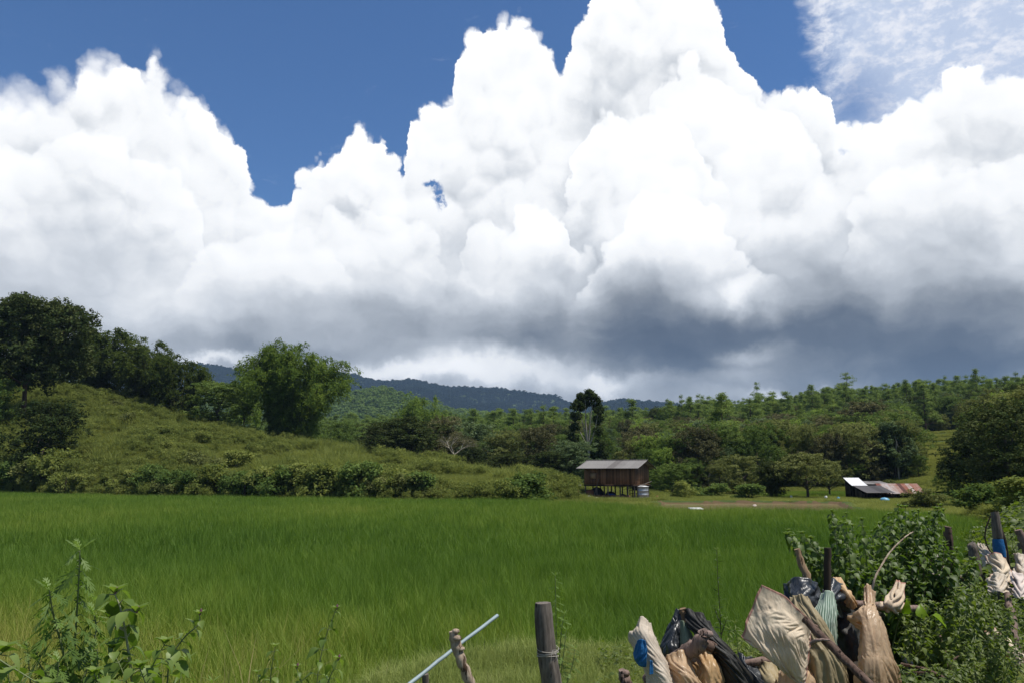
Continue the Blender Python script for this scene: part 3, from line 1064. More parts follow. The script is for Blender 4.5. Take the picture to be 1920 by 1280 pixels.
def pine(name, H, W, nl, leaf, mat, lo=0.45, seed=0):
    """upright pine: whorls of limbs that end in rounded needle tufts, open between"""
    mb = MB()
    zs = np.linspace(-0.3, H * 0.98, 9)
    tr = np.array([(RNG.normal(0, 0.06), RNG.normal(0, 0.06), z) for z in zs])
    mb.tube(tr, np.linspace(0.20, 0.04, 9), 6)
    lobes = []
    for i in range(34):
        t = RNG.uniform(0, 1) ** 1.25
        z = H * (lo + (0.97 - lo) * t)
        r = W / 2 * (1 - t) ** 0.75 * RNG.uniform(0.35, 0.95) + 0.1
        a = i * 2.4 + RNG.uniform(-0.4, 0.4)
        q = W * RNG.uniform(0.08, 0.14)
        c = np.array([math.cos(a) * r, math.sin(a) * r, z])
        lobes.append((*c, q, q, q * 0.62))
        mb.tube([(0, 0, z - r * 0.25), c * np.array([0.6, 0.6, 1]) - np.array([0, 0, 0.1]), c], [0.06, 0.045, 0.02], 4)
    lobes.append((0, 0, H * 0.93, W * 0.07, W * 0.07, H * 0.06))
    return Kind(name, H, W, blob_crown(lobes, nl, leaf, 0.28, (0.1, 1.35), clump=12, cr=0.55, up=0.5), mb, mat, M_BARK_RED)


def bamboo(name, H, W, culms, nl, leaf, mat, spread=0.12, low=0.22, plume=0.5):
    """a clump of arching culms hung with drooping leafy plumes"""
    mb = MB()
    C, D, Nn, T = [], [], [], []
    for i in range(culms):
        a = RNG.uniform(0, 6.283)
        rb = W * spread * math.sqrt(RNG.uniform(0, 1))
        rt = W * 0.5 * RNG.uniform(0.15, 0.98) ** 0.7
        h = H * (1 - 0.42 * (rt / (W * 0.5)) ** 2.2) * RNG.uniform(0.80, 1.0)
        a2 = a + RNG.normal(0, 0.25)
        pts = []
        for t in np.linspace(0, 1, 8):
            r = rb + (rt - rb) * t ** 2.0
            zz = h * (t - 0.14 * t ** 5)
            pts.append((math.cos(a2) * r, math.sin(a2) * r, zz))
        pts = np.array(pts)
        mb.tube(pts, np.linspace(0.055, 0.012, 8), 4, cap=False)
        m = nl // culms
        t = low + (1 - low) * RNG.uniform(0, 1, m) ** 0.75
        idx = t * 7
        i0 = np.clip(idx.astype(int), 0, 6); fr = (idx - i0)[:, None]
        base = pts[i0] * (1 - fr) + pts[i0 + 1] * fr
        # plumes: leaves gather into sprays that lean out and hang
        k = max(1, m // 34)
        st = low + (1 - low) * RNG.uniform(0, 1, k) ** 0.7
        si = st * 7; s0 = np.clip(si.astype(int), 0, 6); sf = (si - s0)[:, None]
        sb = pts[s0] * (1 - sf) + pts[s0 + 1] * sf
        sa = a2 + RNG.normal(0, 1.0, k)
        sl = plume * RNG.uniform(0.6, 1.5, k)
        sdir = np.stack([np.cos(sa), np.sin(sa), RNG.uniform(-0.1, 0.5, k)], -1)
        stn = np.clip(RNG.normal(0.5, 0.2, k), 0, 1)
        w = RNG.integers(0, k, m)
        u = RNG.uniform(0, 1, m)[:, None] ** 0.7
        q = sb[w] + sdir[w] * sl[w][:, None] * u * 1.6
        q[:, 2] -= (u[:, 0] ** 2) * sl[w] * 0.9
        q += RNG.normal(0, 0.14 * plume + 0.05, (m, 3))
        C.append(q)
        D.append(sdir[w] * 0.7 + np.array([0, 0, -0.9]) * u + RNG.normal(0, 0.35, (m, 3)))
        Nn.append(unit(m) + np.array([0, 0, 0.6]))
        T.append(np.clip(stn[w] + RNG.normal(0, 0.12, m), 0, 1))
    C, D, Nn, T = map(np.concatenate, (C, D, Nn, T))
    sz = leaf * RNG.uniform(0.6, 1.3, len(C))
    return Kind(name, H, W, leaf_quads(C, Nn, sz, sz * 0.30, T, D), mb, mat, M_CULM)


def bare_tree(name, H, W, nl, mat, bark, leaf=0.16):
    mb = MB(); tips = []
    def grow(p, d, L, r, lev):
        q = p + d * L * 0.5 + RNG.normal(0, 0.05 * L, 3)
        e = q + d * L * 0.5
        mb.tube([p, q, e], [r, r * 0.85, r * 0.6], 5, cap=False)
        tips.append(e)
        if lev == 0:
            return
        for _ in range(3):
            dd = d + RNG.normal(0, 0.48, 3); dd[2] = abs(dd[2]) * 0.8 + 0.12
            dd /= np.linalg.norm(dd)
            grow(e, dd, L * 0.72, r * 0.6, lev - 1)
    grow(np.array([0, 0, -0.2]), np.array([0.05, 0, 1.0]), H * 0.34, 0.16, 4)
    tips = np.array(tips)
    s = H / tips[:, 2].max()
    mb.V = [v * s for v in mb.V]; tips = tips * s
    C = tips[RNG.integers(len(tips) // 3, len(tips), nl)] + RNG.normal(0, 0.28, (nl, 3))
    return Kind(name, H, W, leaf_quads(C, unit(nl), leaf, leaf * 0.5, RNG.uniform(0, 1, nl)), mb, mat, bark)


def tall_tree(name):
    """open-grown tall tree: bare forking pale trunks, foliage as a dense outer dome with see-through middle"""
    H, W = 13.0, 5.2
    mb = MB()
    lobes = []
    for (x, z, q) in [(-1.7, 9.2, 0.95), (-1.5, 10.6, 1.0), (-0.7, 11.7, 1.05), (0.4, 12.1, 0.9), (1.3, 11.5, 1.0), (1.8, 10.3, 0.95), (1.9, 8.9, 0.85),
                      (-2.0, 7.8, 0.8), (1.7, 7.4, 0.75), (0.0, 11.0, 0.8), (-2.3, 6.3, 0.9), (-1.9, 4.9, 1.0), (2.0, 5.6, 0.9), (1.2, 3.8, 1.2), (-1.2, 3.4, 1.3),
                      (-0.1, 4.3, 1.0), (-2.6, 3.9, 1.0), (2.5, 4.2, 0.9)]:
        for yy in (RNG.uniform(0.5, 1.2), RNG.uniform(-0.4, 0.5) if abs(x) > 1.2 else 1.0):
            lobes.append((x, yy, z, q, q, q * 0.8))
    base = np.array([0.2, 0, -0.3])
    fork = np.array([0.15, 0, 5.2])
    mb.tube([base, (0.1, 0, 2.5), fork], [0.24, 0.2, 0.17], 8)
    for e, m_, r in [((-1.4, -0.1, 10.4), (-0.45, -0.1, 7.4), 0.11), ((-0.3, -0.1, 11.6), (-0.25, -0.2, 8.2), 0.13), ((0.9, -0.1, 11.3), (0.35, -0.2, 8.0), 0.12),
                     ((1.7, 0, 9.6), (1.15, -0.2, 7.4), 0.10), ((-1.9, 0, 8.6), (-0.95, -0.2, 6.9), 0.07), ((0.35, 0, 10.4), (0.45, -0.25, 7.5), 0.06)]:
        mb.tube([fork, np.array(m_), np.array(e)], [r, r * 0.85, 0.03], 6)
    return Kind(name, H, W, blob_crown(lobes, 26000, 0.27, 0.55, (0.4, 1.05), cr=0.36), mb, M_LEAF_DARK, M_BARK_PALE)


K_BIG = broad('broadleaf_tree', 14, 12, 46000, 0.27, M_LEAF_DARK, n=46, lo=0.33, r0=0.24, cr=0.5, tt=0.62, rmin=0.11, rmax=0.2)
K_ROUND = [broad('broadleaf_tree', 9, 7.6, 13000, 0.24, M_LEAF_MID, n=32, lo=0.07, cr=0.42, rmin=0.15, rmax=0.26) for _ in range(3)]
K_SMALLLEAF = [broad('broadleaf_tree', 9, 6.8, 13000, 0.20, M_LEAF_OLIVE, n=32, lo=0.06, cr=0.38, rmin=0.12, rmax=0.2) for _ in range(2)]
K_DARK = [broad('mango_tree', 8, 7.6, 16000, 0.21, M_LEAF_DARK, n=32, lo=0.08, cr=0.36, r0=0.22, rmin=0.14, rmax=0.24) for _ in range(2)]
K_SLIM = broad('slim_tree', 10, 4.6, 8000, 0.26, M_LEAF_OLIVE, M_BARK_PALE, n=18, lo=0.25, cr=0.4, tt=0.8, r0=0.12, rmin=0.14, rmax=0.24, nb=9)
K_UMBRELLA = broad('spreading_tree', 7, 9, 9000, 0.26, M_LEAF_OLIVE, n=20, lo=0.42, cr=0.45, tt=0.45, flat=0.5, nb=12)
K_BAMBOO = bamboo('bamboo_clump', 17, 19, 84, 66000, 0.44, M_LEAF_BAMBOO, plume=1.0, low=0.10)
K_BAMB2 = [bamboo('bamboo_clump', 12, 8.5, 34, 22000, 0.40, M_LEAF_BAMBOO, plume=0.75, spread=0.16, low=0.12) for _ in range(2)]
K_PINE = [pine('pine_tree', 15, 6.8, 8000, 0.36, M_NEEDLE, lo) for lo in (0.12, 0.22, 0.08)]
K_PINE_OPEN = pine('pine_tree', 16, 8.5, 3600, 0.42, M_NEEDLE, 0.45)
K_TALL = tall_tree('tall_pale_trunked_tree')
K_BARE = bare_tree('sparse_tree', 7, 6.5, 2600, M_LEAF_BROWN, M_BARK_PALE)
K_BUSH = [broad('bush', 2.0, 2.6, 3600, 0.17, M_SCRUB, n=12, lo=0.05, r0=0.05, cr=0.32, tt=0.4, rmin=0.16, rmax=0.3, nb=6) for _ in range(4)]

# ---- the trees along the crest of the left hill
K_BIG.put(42, 118, 556, 205, 'tall broadleaf tree with a bare reddish trunk at the far left of the hill', rz=0.6, sink=0.2, name='broadleaf_tree')
bpy.data.objects['broadleaf_tree'].children[1].material_slots[0].link = 'OBJECT'
bpy.data.objects['broadleaf_tree'].children[1].material_slots[0].material = M_BARK_RED
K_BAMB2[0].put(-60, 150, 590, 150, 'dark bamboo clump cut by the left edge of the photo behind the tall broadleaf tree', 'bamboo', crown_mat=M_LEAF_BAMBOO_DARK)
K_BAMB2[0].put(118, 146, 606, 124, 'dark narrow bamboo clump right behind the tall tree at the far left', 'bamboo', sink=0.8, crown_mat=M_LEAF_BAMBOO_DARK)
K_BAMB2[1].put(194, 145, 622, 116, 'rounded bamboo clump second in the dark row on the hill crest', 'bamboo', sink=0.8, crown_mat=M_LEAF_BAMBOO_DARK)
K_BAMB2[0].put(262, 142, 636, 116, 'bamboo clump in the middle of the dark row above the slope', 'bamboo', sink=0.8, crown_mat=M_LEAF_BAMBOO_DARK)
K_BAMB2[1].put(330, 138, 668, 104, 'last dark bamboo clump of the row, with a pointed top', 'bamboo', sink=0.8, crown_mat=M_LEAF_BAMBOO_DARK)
K_ROUND[0].put(408, 134, 716, 112, 'low rounded tree between the dark bamboo row and the great bamboo clump', sink=0.6)
K_ROUND[1].put(455, 150, 702, 84, 'slender pale tree touching the left side of the great bamboo clump', sink=0.6, crown_mat=M_LEAF_BRIGHT)
K_BAMBOO.put(546, 136, 646, 200, 'great feathery bamboo clump standing alone against the mountains', 'bamboo', rz=1.0, sink=0.8)
K_ROUND[2].put(75, 98, 748, 130, 'dark young tree at the foot of the slope at the far left', sink=0.5, crown_mat=M_LEAF_DARK)
K_ROUND[0].put(-40, 112, 700, 110, 'leafy tree half cut by the left edge of the photo', sink=0.5)

# ---- the orchard and the trees round the hut
def mid(kind, px, Y, top, w, label, mat=None, cat='tree', **k):
    return kind.put(px, Y, top, w, label, cat, crown_mat=mat, **k)
mid(K_DARK[0], 770, 124, 782, 150, 'dark mango tree with a short black trunk on the grassy slope', rz=0.3)
mid(K_DARK[1], 715, 135, 792, 95, 'dark tree at the left end of the orchard behind the slope')
mid(K_BARE, 850, 119, 806, 82, 'grey nearly leafless tree beside the dark mango tree')
mid(K_ROUND[1], 640, 160, 790, 100, 'mid green tree right of the great bamboo clump', M_LEAF_MID)
mid(K_DARK[1], 826, 138, 780, 90, 'brownish tree behind the grey leafless tree', M_LEAF_BROWN)
mid(K_SMALLLEAF[0], 905, 135, 792, 110, 'broad blue-green tree in the middle of the orchard', M_LEAF_BLUE)
mid(K_ROUND[2], 958, 128, 808, 90, 'rounded yellow-green tree between the blue-green tree and the brown one', M_LEAF_OLIVE)
mid(K_DARK[0], 1012, 112, 800, 80, 'brown-green tree with dense crown two trees left of the hut', M_LEAF_BROWN)
mid(K_DARK[1], 1072, 106, 826, 108, 'dark glossy tree standing directly left of the hut', M_LEAF_BLUE)
mid(K_DARK[0], 1022, 104, 846, 84, 'low dark tree in front of the brown-green tree near the hut')
mid(K_ROUND[0], 950, 116, 850, 76, 'low dark tree casting shade on the grass path', M_LEAF_DARK)
mid(K_ROUND[1], 885, 122, 838, 60, 'small shaded tree at the edge of the orchard grass', M_LEAF_DARK)
K_TALL.put(1103, 118, 730, 74, 'tall tree with bare pale forked trunks and a dark domed top above the hut', rz=0.0)
mid(K_ROUND[2], 1128, 128, 798, 70, 'leafy tree right behind the tall pale-trunked tree', M_LEAF_MID)
mid(K_BAMB2[0], 790, 190, 742, 84, 'bright feathery bamboo rising above the dark orchard trees', M_LEAF_BRIGHT, 'bamboo')
mid(K_BAMB2[1], 1205, 150, 818, 90, 'dark rounded bamboo behind the roof of the hut', M_LEAF_BLUE, 'bamboo')
mid(K_ROUND[0], 1262, 100, 868, 76, 'bushy green tree just right of the hut')
mid(K_SMALLLEAF[1], 1300, 110, 858, 56, 'dark small tree behind the bushy tree right of the hut', M_LEAF_MID)
mid(K_ROUND[1], 1238, 105, 878, 44, 'small bright tree touching the gable of the hut', M_LEAF_BRIGHT)
mid(K_BAMB2[0], 1452, 88, 862, 62, 'dark columnar bamboo clump at the edge of the pond', M_LEAF_DARK, 'bamboo')
mid(K_UMBRELLA, 1515, 86, 848, 108, 'airy spreading tree with thin trunks behind the pond')
mid(K_UMBRELLA, 1556, 92, 862, 70, 'second airy spreading tree right of the first, behind the pond')
mid(K_SMALLLEAF[0], 1398, 98, 852, 86, 'olive tree left of the dark columnar bamboo')
mid(K_BARE, 1330, 112, 848, 78, 'grey twiggy tree above the left end of the pond', M_LEAF_OLIVE)
mid(K_SMALLLEAF[1], 1350, 106, 862, 60, 'thin olive tree on the bank beyond the pond')
mid(K_DARK[0], 1622, 160, 752, 108, 'large brown-leaved tree high above the tin shacks', M_LEAF_BROWN)
mid(K_DARK[1], 1640, 118, 812, 92, 'dark domed tree directly behind the tin shacks', M_LEAF_BLUE)
mid(K_ROUND[2], 1592, 112, 856, 60, 'yellow-green bush-like tree behind the white tin sheet', M_LEAF_BRIGHT)
K_SLIM.put(1686, 112, 790, 66, 'tall slim pale-trunked tree at the edge of the terraced field', crown_mat=M_LEAF_BLUE)
mid(K_ROUND[0], 1723, 112, 852, 36, 'little round tree alone on the terraced field', M_LEAF_MID)
mid(K_DARK[0], 1838, 78, 800, 116, 'dark tree with dense crown right of the terraced field')
mid(K_DARK[1], 1893, 66, 752, 190, 'large dark tree leaning over the right edge of the photo', M_LEAF_DARK)
mid(K_ROUND[1], 1786, 88, 872, 52, 'rounded green tree at the right end of the tin shacks', M_LEAF_MID)
mid(K_SMALLLEAF[0], 1930, 82, 728, 160, 'olive tree behind the large dark tree at the right edge', M_LEAF_OLIVE)
mid(K_PINE_OPEN, 1592, 330, 698, 56, 'tallest open pine breaking the skyline above the wood', cat='pine')
mid(K_PINE_OPEN, 1422, 380, 716, 34, 'lone small open pine breaking the skyline left of the tallest pine', cat='pine')

# ---- the wood on the slope: the trees one can tell apart, nearest first
ORD = ['first', 'second', 'third', 'fourth', 'fifth', 'sixth', 'seventh', 'eighth', 'ninth', 'tenth', 'eleventh', 'twelfth', 'thirteenth',
       'fourteenth', 'fifteenth', 'sixteenth', 'seventeenth', 'eighteenth', 'nineteenth', 'twentieth']


def ordinal(i):
    if i < 20:
        return ORD[i]
    tens = ['twenty', 'thirty', 'forty', 'fifty', 'sixty', 'seventy', 'eighty', 'ninety'][(i + 1) // 10 - 2]
    r = (i + 1) % 10
    return (tens[:-1] + 'ieth') if r == 0 else tens + '-' + ORD[r - 1]


def forest():
    taken, rows, rest = [], [], []
    rg = np.random.default_rng(11)
    mats = [(M_LEAF_MID, 'mid green'), (M_LEAF_OLIVE, 'olive green'), (M_LEAF_DARK, 'dark green'), (M_LEAF_MID, 'mid green'), (M_LEAF_BROWN, 'brownish'),
            (M_LEAF_BLUE, 'bluish green'), (M_LEAF_BRIGHT, 'light green')]
    cand = [(rg.uniform(480, 2010), 108 + 330 * rg.uniform(0, 1) ** 1.2) for _ in range(13000)]
    for px, Y in sorted(cand, key=lambda q: q[1]):
        if px < 1190 and Y < 165: continue
        if px < 700 and Y < 240: continue
        if 1692 < px < 1830 and Y < 200: continue         # terraced field
        if 1150 < px < 1185 and Y < 175: continue
        if Y < 112 and px < 1700: continue
        far = (Y - 105) / 300
        rad = (2.7 + 0.5 * far) if px > 1190 else 3.2
        rx = (px - 960) / 1450 * Y
        if any(abs(rx - a) < rad and (rx - a) ** 2 + (Y - b) ** 2 < rad ** 2 for a, b in taken):
            continue
        taken.append((rx, Y))
        g = on_ground(px, Y)
        ispine = rg.uniform() < min(0.95, max(0.03, (far - 0.25) * 2.0))
        if ispine:
            k, h, mat, col = K_PINE[rg.integers(0, 3)], rg.uniform(8.0, 14.5) + (2.0 if rg.uniform() < 0.06 else 0.0), None, ''
        else:
            k = [*K_ROUND, *K_SMALLLEAF, *K_DARK][rg.integers(0, 7)]
            h = rg.uniform(4.5, 9.5) * (1.0 + 0.25 * far)
            mat, col = mats[rg.integers(0, 7)]
        w = h / k.H * (rg.uniform(0.85, 1.6) if ispine else rg.uniform(0.75, 1.3))
        rows.append([px, Y, g, ispine, k, h, w, mat, col, rg.uniform(0, 6.28)])
    zone = lambda px: ('behind the orchard' if px < 1130 else 'behind the hut' if px < 1300 else 'above the pond' if px < 1560 else 'above the tin sheds' if px < 1700
                       else 'above the terraced field' if px < 1830 else 'on the slope at the right edge')
    named, npine, nbroad = [], 0, 0
    for r in rows:
        if r[3] and npine < 130 or (not r[3] and nbroad < 190):
            named.append(r)
            npine += r[3]; nbroad += not r[3]
        else:
            rest.append(r)
    fam = {}
    for r in sorted(named, key=lambda q: q[0]):
        h = r[5]
        size = ('tall' if h > (14 if r[3] else 8.5) else 'small' if h < (11.5 if r[3] else 6.2) else 'middling')
        fam.setdefault((r[3], f'{size} pine' if r[3] else f'{size} {r[8]} tree', zone(r[0])), []).append(r)
    for (isp, col, zn), lst in fam.items():
        for i, (px, Y, g, _, k, h, w, mat, _, rz) in enumerate(lst):
            name = 'pine_tree' if isp else 'broadleaf_tree'
            r = empty(name, (g.x, g.y, g.z - 0.3), rz, (w, w, h / k.H))
            tag(r, f'{ordinal(i)} {col} from the left {zn}', 'pine' if isp else 'tree', 'pines on the wooded slope' if isp else 'broadleaf trees on the wooded slope')
            c = link(bpy.data.objects.new('crown', k.crown), r)
            link(bpy.data.objects.new('trunk', k.trunk), r)
            if mat is not None:
                c.material_slots[0].link = 'OBJECT'; c.material_slots[0].material = mat
    # the rest of the wood reads as one mass
    V = []
    srcs, idx = [], {}
    pts, rots, scl, pick = [], [], [], []
    for (px, Y, g, isp, k, h, w, mat, col, rz) in rest:
        key = (k.crown.name, mat.name if mat else '')
        if key not in idx:
            idx[key] = len(srcs)
            me = k.crown if mat is None else k.crown.copy()
            if mat is not None:
                me.materials.clear(); me.materials.append(mat)
            srcs.append(bpy.data.objects.new('tree_crown', me))
        pts.append((g.x, g.y, g.z - 0.3)); rots.append(rz); scl.append((w, w, h / k.H)); pick.append(idx[key])
    o = scatter('forest', pts, rots, scl, srcs)
    o.data.attributes['pick'].data.foreach_set('value', np.array(pick, dtype=np.int32))
    tag(o, kind='stuff')
    print('FOREST', len(named), len(rest), len(srcs))


forest()


def far_woods():
    srcP = [bpy.data.objects.new('far_pine', k.crown) for k in K_PINE]
    rg = np.random.default_rng(3)
    # understorey and the trees behind the first ranks, too many and too small to count
    lob = make_lobes(6, 6, 9, 0.05, 1.0, 0.85, 0.2, 0.32)
    low = [src_obj('crown_clump', *blob_crown(make_lobes(7, 7, 9, 0.05, 1.0, 0.85, 0.2, 0.32), 1500, 0.62, 0.6, clump=12, cr=0.7), M_FAR) for _ in range(3)]
    pts = []
    for _ in range(8500):
        Y = rg.uniform(112, 640); px = rg.uniform(300, 2000)
        if px < 1190 and Y < 175: continue
        if px < 700 and Y < 240: continue
        if 1690 < px < 1832 and Y < 205: continue
        if Y < 128 and px < 1700: continue
        if 1150 < px < 1185 and Y < 185: continue
        u = (px - 960) / 1450 * Y
        pts.append((u, Y))
    pts = np.array(pts)
    z = ground_z(pts[:, 0], pts[:, 1]) - 0.6
    tag(scatter('woodland', np.column_stack([pts, z]), rg.uniform(0, 6.28, len(pts)), rg.uniform(0.35, 1.0, len(pts)) * np.clip(pts[:, 1] / 290, 0.45, 1.35), low), kind='stuff')
    # green hill at a kilometre
    hill = [src_obj('crown_clump', *blob_crown(make_lobes(13, 11, 7, 0.05, 1.0, 0.9, 0.24, 0.36), 420, 1.5, 0.7, clump=8, cr=1.1), M_FAR) for _ in range(2)]
    px = rg.uniform(250, 1250, 11000); Y = 620 + 520 * rg.uniform(0, 1, 11000) ** 0.8
    x = (px - 960) / 1450 * Y
    z = ground_z(x, Y) - 1
    tag(scatter('wooded_hill_forest', np.column_stack([x, Y, z]), rg.uniform(0, 6.28, len(x)), rg.uniform(0.55, 1.1, len(x)), hill), kind='stuff')
    ridge = [src_obj('crown_clump', *blob_crown(make_lobes(20, 22, 6, 0.05, 1.0, 0.8, 0.26, 0.4), 200, 4.0, 0.8, clump=6, cr=2.6), M_RIDGE_SHADED) for _ in range(2)]
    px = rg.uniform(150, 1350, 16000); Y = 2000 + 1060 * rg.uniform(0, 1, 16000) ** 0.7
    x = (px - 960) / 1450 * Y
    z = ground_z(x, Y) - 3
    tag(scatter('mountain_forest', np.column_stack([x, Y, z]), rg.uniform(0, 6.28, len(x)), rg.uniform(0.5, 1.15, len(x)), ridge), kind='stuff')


far_woods()


def hill_cover():
    rg = np.random.default_rng(5)
    tuft = [src_obj('grass_tuft', *blades(260, 1.5, 0.55, 0.035, 0.5, 0.6, 2, hvar=0.8), M_GRASS) for _ in range(3)]
    scr = []
    for _ in range(3):
        V, F, T = blob_crown(make_lobes(1.5, 1.5, 12, 0.02, 1.0, 1.3, 0.12, 0.24), 1000, 0.125, 0.45, clump=9, cr=0.2, up=0.1)
        scr.append(src_obj('scrub_clump', V, F, T, M_SCRUB))

    def sprinkle(N, c0, c1, y0, y1, test):
        px = rg.uniform(c0, c1, N); Y = rg.uniform(y0, y1, N)
        x = (px - 960) / 1450 * 0.99 * Y
        k = test(px, Y, x)
        return x[k], Y[k]
    foot = lambda px: np.interp(px, *HF)

    def t_hill(px, Y, x):
        return (Y > foot(px) - 2.0) & (Y < np.interp(px, *HD) + 14)
    x, y = sprinkle(34000, -160, 1240, 70, 165, t_hill)
    k = ~(((x - P(1157, 930, 91).x) / 6.5) ** 2 + ((y - 86.5) / 8.0) ** 2 < 1)
    x, y = x[k], y[k]
    tag(scatter('hill_grass', np.column_stack([x, y, ground_z(x, y)]), rg.uniform(0, 6.28, len(x)), rg.uniform(0.45, 1.0, len(x)), tuft), kind='stuff')
    nz = lambda x, y: fbm(x, y, 41, 3, 0.12)

    def t_scrub(px, Y, x):
        d = nz(x, Y)
        up = (Y - foot(px)) / (np.interp(px, *HD) - foot(px))
        thr = np.interp(px, [0, 250, 560, 900, 1240], [0.45, 0.44, 0.53, 0.64, 0.62]) + np.where(up < 0.12, -0.3, 0) + np.where(up > 0.85, -0.10, 0)
        patch = ((px > 150) & (px < 235) & (up > 0.1) & (up < 0.55) & (rg.uniform(0, 1, len(px)) > 0.15))
        return (up > -0.02) & (up < 1.03) & (d > thr) & ~patch
    x, y = sprinkle(17000, -160, 1080, 70, 152, t_scrub)
    s = rg.uniform(0.4, 1.25, len(x)) * (0.5 + 1.0 * fbm(x, y, 43, 2, 0.3))
    tag(scatter('hillside_scrub', np.column_stack([x, y, ground_z(x, y) - 0.1]), rg.uniform(0, 6.28, len(x)), s, scr, 0.12), kind='stuff')

    weed = [src_obj('weed_clump', *blades(150, 1.2, 1.25, 0.07, 0.35, 0.5, 3, hvar=1.0), M_SCRUB) for _ in range(2)]
    x, y = sprinkle(9000, -160, 1060, 70, 150, lambda px, Y, x: t_hill(px, Y, x) & (Y > foot(px) + 7) & (fbm(x, Y, 61, 3, 0.2) > 0.55) & (rg.uniform(0, 1, len(px)) < 0.4))
    tag(scatter('tall_weeds', np.column_stack([x, y, ground_z(x, y)]), rg.uniform(0, 6.28, len(x)), rg.uniform(0.5, 1.2, len(x)), weed, 0.15), kind='stuff')

    # right side: grass round the pond, the hut yard, the terraced field
    def t_right(px, Y, x):
        pm = pond_mask(x, Y, 1.2)
        hx = P(1157, 930, 91).x
        yard = np.exp(-(((x - hx) / 5.6) ** 2 + ((Y - 87.5) / 5.0) ** 2) ** 2)
        farf = np.interp(px, *PADDY_FAR)
        return (Y > farf + 0.6) & (pm < 0.05) & (yard < 0.4) & ~((np.abs(px - 1155) < 80) & (Y < 93) & (Y > 74) & (rg.uniform(0, 1, len(px)) < 0.9)) & ~((Y > 89) & (Y < 106) & (x > 30) & (x < 52))
    x, y = sprinkle(15000, 1090, 2020, 46, 130, t_right)
    tag(scatter('field_grass', np.column_stack([x, y, ground_z(x, y)]), rg.uniform(0, 6.28, len(x)), np.column_stack([rg.uniform(0.7, 1.2, len(x))] * 2 + [rg.uniform(0.25, 0.65, len(x))]), tuft), kind='stuff')
    x, y = sprinkle(5200, 1670, 1830, 100, 205, lambda px, Y, x: px > 0)
    row = (np.sin(ground_z(x, y) * 5.2) > -0.2)
    tag(scatter('terraced_crop', np.column_stack([x, y, ground_z(x, y)])[row], rg.uniform(0, 6.28, row.sum()), np.column_stack([rg.uniform(0.6, 1.0, row.sum())] * 2 + [rg.uniform(0.5, 1.0, row.sum())]),
                [src_obj('crop_tuft', *blades(220, 1.4, 0.5, 0.05, 0.5, 0.6, 2, tone=(0.55, 0.95)), M_GRASS)]), kind='stuff')


hill_cover()

# ---- bushes one can tell apart
def bushes():
    rg = np.random.default_rng(9)
    g1 = 'bushes along the far edge of the paddy'
    i = 0
    for px in np.arange(-20, 1010, 27):
        px2 = px + rg.uniform(-8, 8)
        Y = float(np.interp(px2, *HF)) + rg.uniform(0.2, 2.0)
        hp = rg.uniform(34, 64) * (1.15 if 480 < px < 760 else 0.9) * (0.55 if px > 800 else 1)
        if 150 < px < 240: hp *= 0.6
        g = on_ground(px2, Y)
        k = K_BUSH[i % 4]
        h = hp / 1450 * Y
        r = empty('bush', (g.x, g.y, g.z - 0.1), rg.uniform(0, 6.28), (h / 2.0 * rg.uniform(0.95, 1.3), h / 2.0 * 1.1, h / 2.0))
        tag(r, f'scrubby bush, {ordinal(i)} from the left in the row along the far edge of the paddy', 'bush', g1)
        c = link(bpy.data.objects.new('crown', k.crown), r); link(bpy.data.objects.new('trunk', k.trunk), r)
        c.material_slots[0].link = 'OBJECT'; c.material_slots[0].material = [M_SCRUB, M_LEAF_OLIVE, M_SCRUB, M_LEAF_MID][int(rg.integers(0, 4))]
        i += 1
    g2 = 'bushes scattered on the left hillside'
    b_seen = 0
    for b_i, px in enumerate(np.sort(rg.uniform(-20, 720, 46))):
        px = float(px)
        up = rg.uniform(0.1, 0.98)
        f, c_ = float(np.interp(px, *HF)), float(np.interp(px, *HD))
        Y = f + (c_ - f) * up
        if 150 < px < 235 and up < 0.6: continue
        if px > 480 and up > 0.3: continue
        g = on_ground(px, Y)
        h = rg.uniform(1.0, 2.6)
        k = K_BUSH[i % 4]
        r = empty('bush', (g.x, g.y, g.z - 0.15), rg.uniform(0, 6.28), (h / 2.0 * rg.uniform(0.9, 1.4),) * 2 + (h / 2.0,))
        tag(r, f'rounded wild bush, {ordinal(b_seen)} from the left among those on the left hillside', 'bush', g2)
        b_seen += 1
        c = link(bpy.data.objects.new('crown', k.crown), r); link(bpy.data.objects.new('trunk', k.trunk), r)
        c.material_slots[0].link = 'OBJECT'; c.material_slots[0].material = [M_SCRUB, M_LEAF_OLIVE, M_SCRUB, M_SCRUB][int(rg.integers(0, 4))]
        i += 1
    for px, Y, top, w, lab in [
        (985, 73, 884, 110, 'large leafy bush at the paddy corner left of the hut'),
        (948, 71, 898, 60, 'dark low bush beside the large bush at the paddy corner'),
        (1046, 78, 906, 50, 'pale green bush just left of the hut yard'),
        (1405, 84, 906, 60, 'low bright bush on the pond bank left of the columnar bamboo'),
        (1283, 86, 900, 50, 'dense bush under the trees right of the hut'),
        (1735, 62, 915, 70, 'grey-green bush in front of the rusty roof'),
        (1860, 50, 905, 120, 'wide dark bush at the right end of the paddy'),
        (1925, 44, 892, 110, 'dark bush cut by the right edge of the photo'),
        (1668, 104, 898, 34, 'dark bush behind the tin shacks'),
        (1340, 92, 905, 70, 'pale weedy bush above the left end of the pond'),
    ]:
        k = K_BUSH[i % 4]; i += 1
        k.put(px, Y, top, w, lab, 'bush', sink=0.1, crown_mat=[M_SCRUB, M_LEAF_OLIVE, M_LEAF_MID][i % 3])


bushes()


